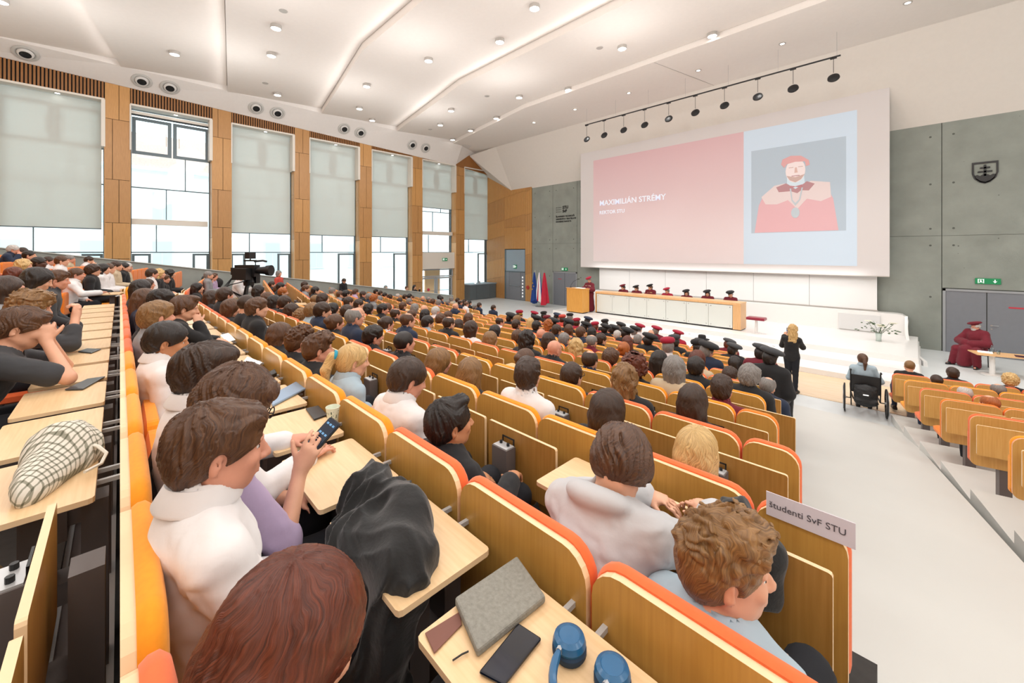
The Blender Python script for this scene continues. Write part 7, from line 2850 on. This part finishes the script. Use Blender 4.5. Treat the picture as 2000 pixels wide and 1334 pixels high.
# pale blue laptop or folder, things on the left boards
slab_on('laptop', [(524, 778), (585, 745), (601, 760), (532, 796)], T0 + 0.001, 0.016, mat('pale_blue_lid', '#8AA3BE', 0.35, vary=0.02), 'closed pale blue laptop on the desk beside the paper cup desk', 'laptop')
slab_on('pencil_case', [(516, 737), (537, 727), (541, 735), (520, 744)], T0 + 0.001, 0.03, M_BLACK, 'small black pencil case on a desk beyond the laptop', 'case')
for (pp_, lab) in (([(152, 688), (170, 682), (198, 683), (178, 691)], 'grey smartphone on the farther empty desk at left'), ([(126, 763), (170, 742), (206, 737), (162, 762)], 'black and grey smartphone on the nearer empty desk at left')):
    slab_on('smartphone', pp_, TM1 + 0.001, 0.009, mat('slate_phone', '#3E474C', 0.3, vary=0.1), lab, 'phone')
for (pp_, lab) in (([(483, 697), (512, 708), (495, 722), (476, 706)], 'white note sheet under the pointing hand, camera row'), ([(430, 655), (447, 650), (460, 664), (444, 668)], 'white sheet on desk by the man resting his cheek')):
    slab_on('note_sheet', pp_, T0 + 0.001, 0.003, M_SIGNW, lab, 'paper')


def cloth_lump(name, prims, m, label, cat, h=0.009, amp=0.012, fr=7, seed=0, lo=None, hi=None):
    ps = [V(q) for pr in prims for q in pr[:2]]
    lo = [min(q[i] for q in ps) - 0.22 for i in range(3)]
    hi = [max(q[i] for q in ps) + 0.22 for i in range(3)]
    c = [(lo[i] + hi[i]) / 2 for i in range(3)]
    F = Fld([lo[i] - c[i] for i in range(3)], [hi[i] - c[i] for i in range(3)], h)
    for a, b, r1, r2 in prims:
        F.cone([a[i] - c[i] for i in range(3)], [b[i] - c[i] for i in range(3)], r1, r2, 0.05)
    mm = np.abs(F.f) < 0.06
    I = np.argwhere(mm)
    x, y, z = F.ax[0][I[:, 0]], F.ax[1][I[:, 1]], F.ax[2][I[:, 2]]
    wv = vnoise(x * 4 + seed, y * 4, z * 4)
    n1 = vnoise(x * fr + wv * 2.5 + seed, y * fr + wv * 2, z * fr * 0.6)
    n2 = vnoise(x * fr * 2.2 + wv * 3, y * fr * 2.2 + seed, z * fr)
    F.f[mm] += (amp * (np.abs(n1) * 3.0 - 0.9) + amp * 0.5 * (np.abs(n2) * 2.4 - 0.6)).astype(np.float32)
    o = link(name, F.mesh(name), m, loc=c)
    tag(o, label, cat)
    return o


M_COAT = mat('black_coat_cloth', '#101112', 0.75, vary=0.12, scale=8, sheen=0.25, bump=0.2, bscale=70)
ja, jb, jc, jd = at_z(720, 960, T0 + 0.05), at_z(800, 1020, T0 + 0.05), at_z(700, 1050, T0 + 0.0), at_z(790, 1110, T0)
cloth_lump('black_coat', [((ja.x, ja.y, ja.z), (jb.x, jb.y, jb.z), 0.085, 0.08), ((jb.x, jb.y, jb.z), (jd.x, jd.y, jd.z + 0.02), 0.09, 0.07), ((ja.x, ja.y, ja.z), (jc.x, jc.y, jc.z - 0.02), 0.08, 0.07),
                          ((jc.x, jc.y, jc.z), (jc.x + 0.06, jc.y - 0.08, jc.z - 0.30), 0.07, 0.08), ((jd.x, jd.y, jd.z), (jd.x - 0.02, jd.y - 0.10, jd.z - 0.30), 0.07, 0.08), ((jc.x, jc.y, jc.z), (jd.x, jd.y, jd.z), 0.08, 0.08),
                          ((jc.x + 0.06, jc.y - 0.08, jc.z - 0.30), (jd.x - 0.02, jd.y - 0.10, jd.z - 0.34), 0.09, 0.10)],
           M_COAT, 'crumpled black coat heaped over a desk beside the auburn-haired woman', 'coat', h=0.0065, amp=0.018, fr=8)
p1, p2 = at_y(1452, 1010, 1.68), at_y(1500, 1090, 1.66)
cloth_lump('black_jacket', [((p1.x - 0.02, p1.y, p1.z), (p2.x, p2.y, p2.z), 0.06, 0.06), ((p2.x, p2.y, p2.z), (p2.x - 0.01, p2.y - 0.02, p2.z - 0.12), 0.06, 0.05)],
           M_COAT, 'black jacket hung over the folded desk behind the curly-haired boy', 'jacket', h=0.0075, amp=0.012, fr=9, seed=4)
ba, bb, bc = at_z(42, 955, TM1 + 0.04), at_z(118, 875, TM1 + 0.06), at_z(148, 838, TM1 + 0.05)
M_CHK = bpy.data.materials.new('checked_cotton')
M_CHK.use_nodes = True
_n = M_CHK.node_tree
_bs = _n.nodes['Principled BSDF']
_bs.inputs['Roughness'].default_value = 0.9
_tc = _n.nodes.new('ShaderNodeTexCoord')
_mp = _n.nodes.new('ShaderNodeMapping')
_mp.inputs['Rotation'].default_value = (0.5, 0.35, 0.5)
_n.links.new(_tc.outputs['Object'], _mp.inputs['Vector'])
_prev = None
for ax__ in ('X', 'Y'):
    wv_ = _n.nodes.new('ShaderNodeTexWave')
    wv_.bands_direction = ax__
    wv_.inputs['Scale'].default_value = 17
    wv_.inputs['Distortion'].default_value = 1.5
    wv_.inputs['Detail Scale'].default_value = 2
    _n.links.new(_mp.outputs['Vector'], wv_.inputs['Vector'])
    cr_ = _n.nodes.new('ShaderNodeValToRGB')
    cr_.color_ramp.elements[0].color = (0.42, 0.43, 0.38, 1)
    cr_.color_ramp.elements[0].position = 0.10
    cr_.color_ramp.elements[1].color = (1, 1, 1, 1)
    cr_.color_ramp.elements[1].position = 0.28
    _n.links.new(wv_.outputs['Fac'], cr_.inputs['Fac'])
    if _prev is None:
        _prev = cr_
    else:
        mx_ = _n.nodes.new('ShaderNodeMix')
        mx_.data_type = 'RGBA'
        mx_.blend_type = 'MULTIPLY'
        mx_.inputs['Factor'].default_value = 1
        _n.links.new(_prev.outputs['Color'], mx_.inputs[6])
        _n.links.new(cr_.outputs['Color'], mx_.inputs[7])
        m3 = _n.nodes.new('ShaderNodeMix')
        m3.data_type = 'RGBA'
        m3.blend_type = 'MULTIPLY'
        m3.inputs['Factor'].default_value = 1
        m3.inputs[7].default_value = lin('#DDD8CC')
        _n.links.new(mx_.outputs[2], m3.inputs[6])
        _n.links.new(m3.outputs[2], _bs.inputs['Base Color'])
bagk = cloth_lump('checked_bag', [((ba.x, ba.y, ba.z), (bb.x, bb.y, bb.z), 0.028, 0.085), ((bb.x, bb.y, bb.z), (bc.x, bc.y, bc.z), 0.085, 0.035), ((ba.x + 0.03, ba.y + 0.02, ba.z - 0.02), (bb.x + 0.03, bb.y + 0.06, bb.z - 0.03), 0.03, 0.06)],
                  M_CHK, 'white and grey checked cotton bag lying on the left desk', 'bag', h=0.006, amp=0.006, fr=9, seed=6)
lp = [at_z(150, 860, TM1 + 0.06), at_z(192, 872, TM1 + 0.07), at_z(208, 885, TM1 + 0.05), at_z(198, 905, TM1 + 0.03), at_z(165, 922, TM1 + 0.03)]
child('bag_cord', MB().tube([p - bagk.location for p in lp], 0.006, 6).mesh('bag_cord'), bagk, mat('cord_white', '#E4DFD2', 0.8, vary=0))

# paper sign taped to the row-end seat, jackets on the parapet, laptops
sp0, sp1 = at_y(1503, 990, 1.84 - 0.004), at_y(1664, 1052, 1.84 - 0.004)
sg = empty('paper_sign', ((sp0.x + sp1.x) / 2, 1.835, floor_z(2) + 0.945), 0, 'white paper sign reading studenti SvF STU on top of the row-end seat', 'sign')
wS = abs(sp1.x - sp0.x) / 2 + 0.0
wS = 0.135
MB().box((-wS, -0.004, -0.03), (wS, -0.001, 0.062)).build('sheet', mat('sign_paper', '#DCD6E0', 0.8, vary=0), sg)
text('študenti SvF STU', 0.034, (-0.125, -0.0055, 0.006), (R(90), 0, 0), mat('sign_ink', '#55525A', 0.8, vary=0), 'sign_lettering', sg, extrude=0.0004)
tag(cloth_lump('dark_bundle', [(tuple(at_x(405, 548, -19.6)), tuple(at_x(425, 552, -19.4)), 0.20, 0.18)], M_COAT, 'dark coats piled against the window-side wall', 'coat', h=0.03, amp=0.03, fr=3), None)
# ---------------------------------------------------------------- put the people and the seats in
parse(CAPS, caps=True)
parse(CROWD)
parse(RIGHTS, right=True)
make_seats()
run_jobs()
place_people()
attach_details()
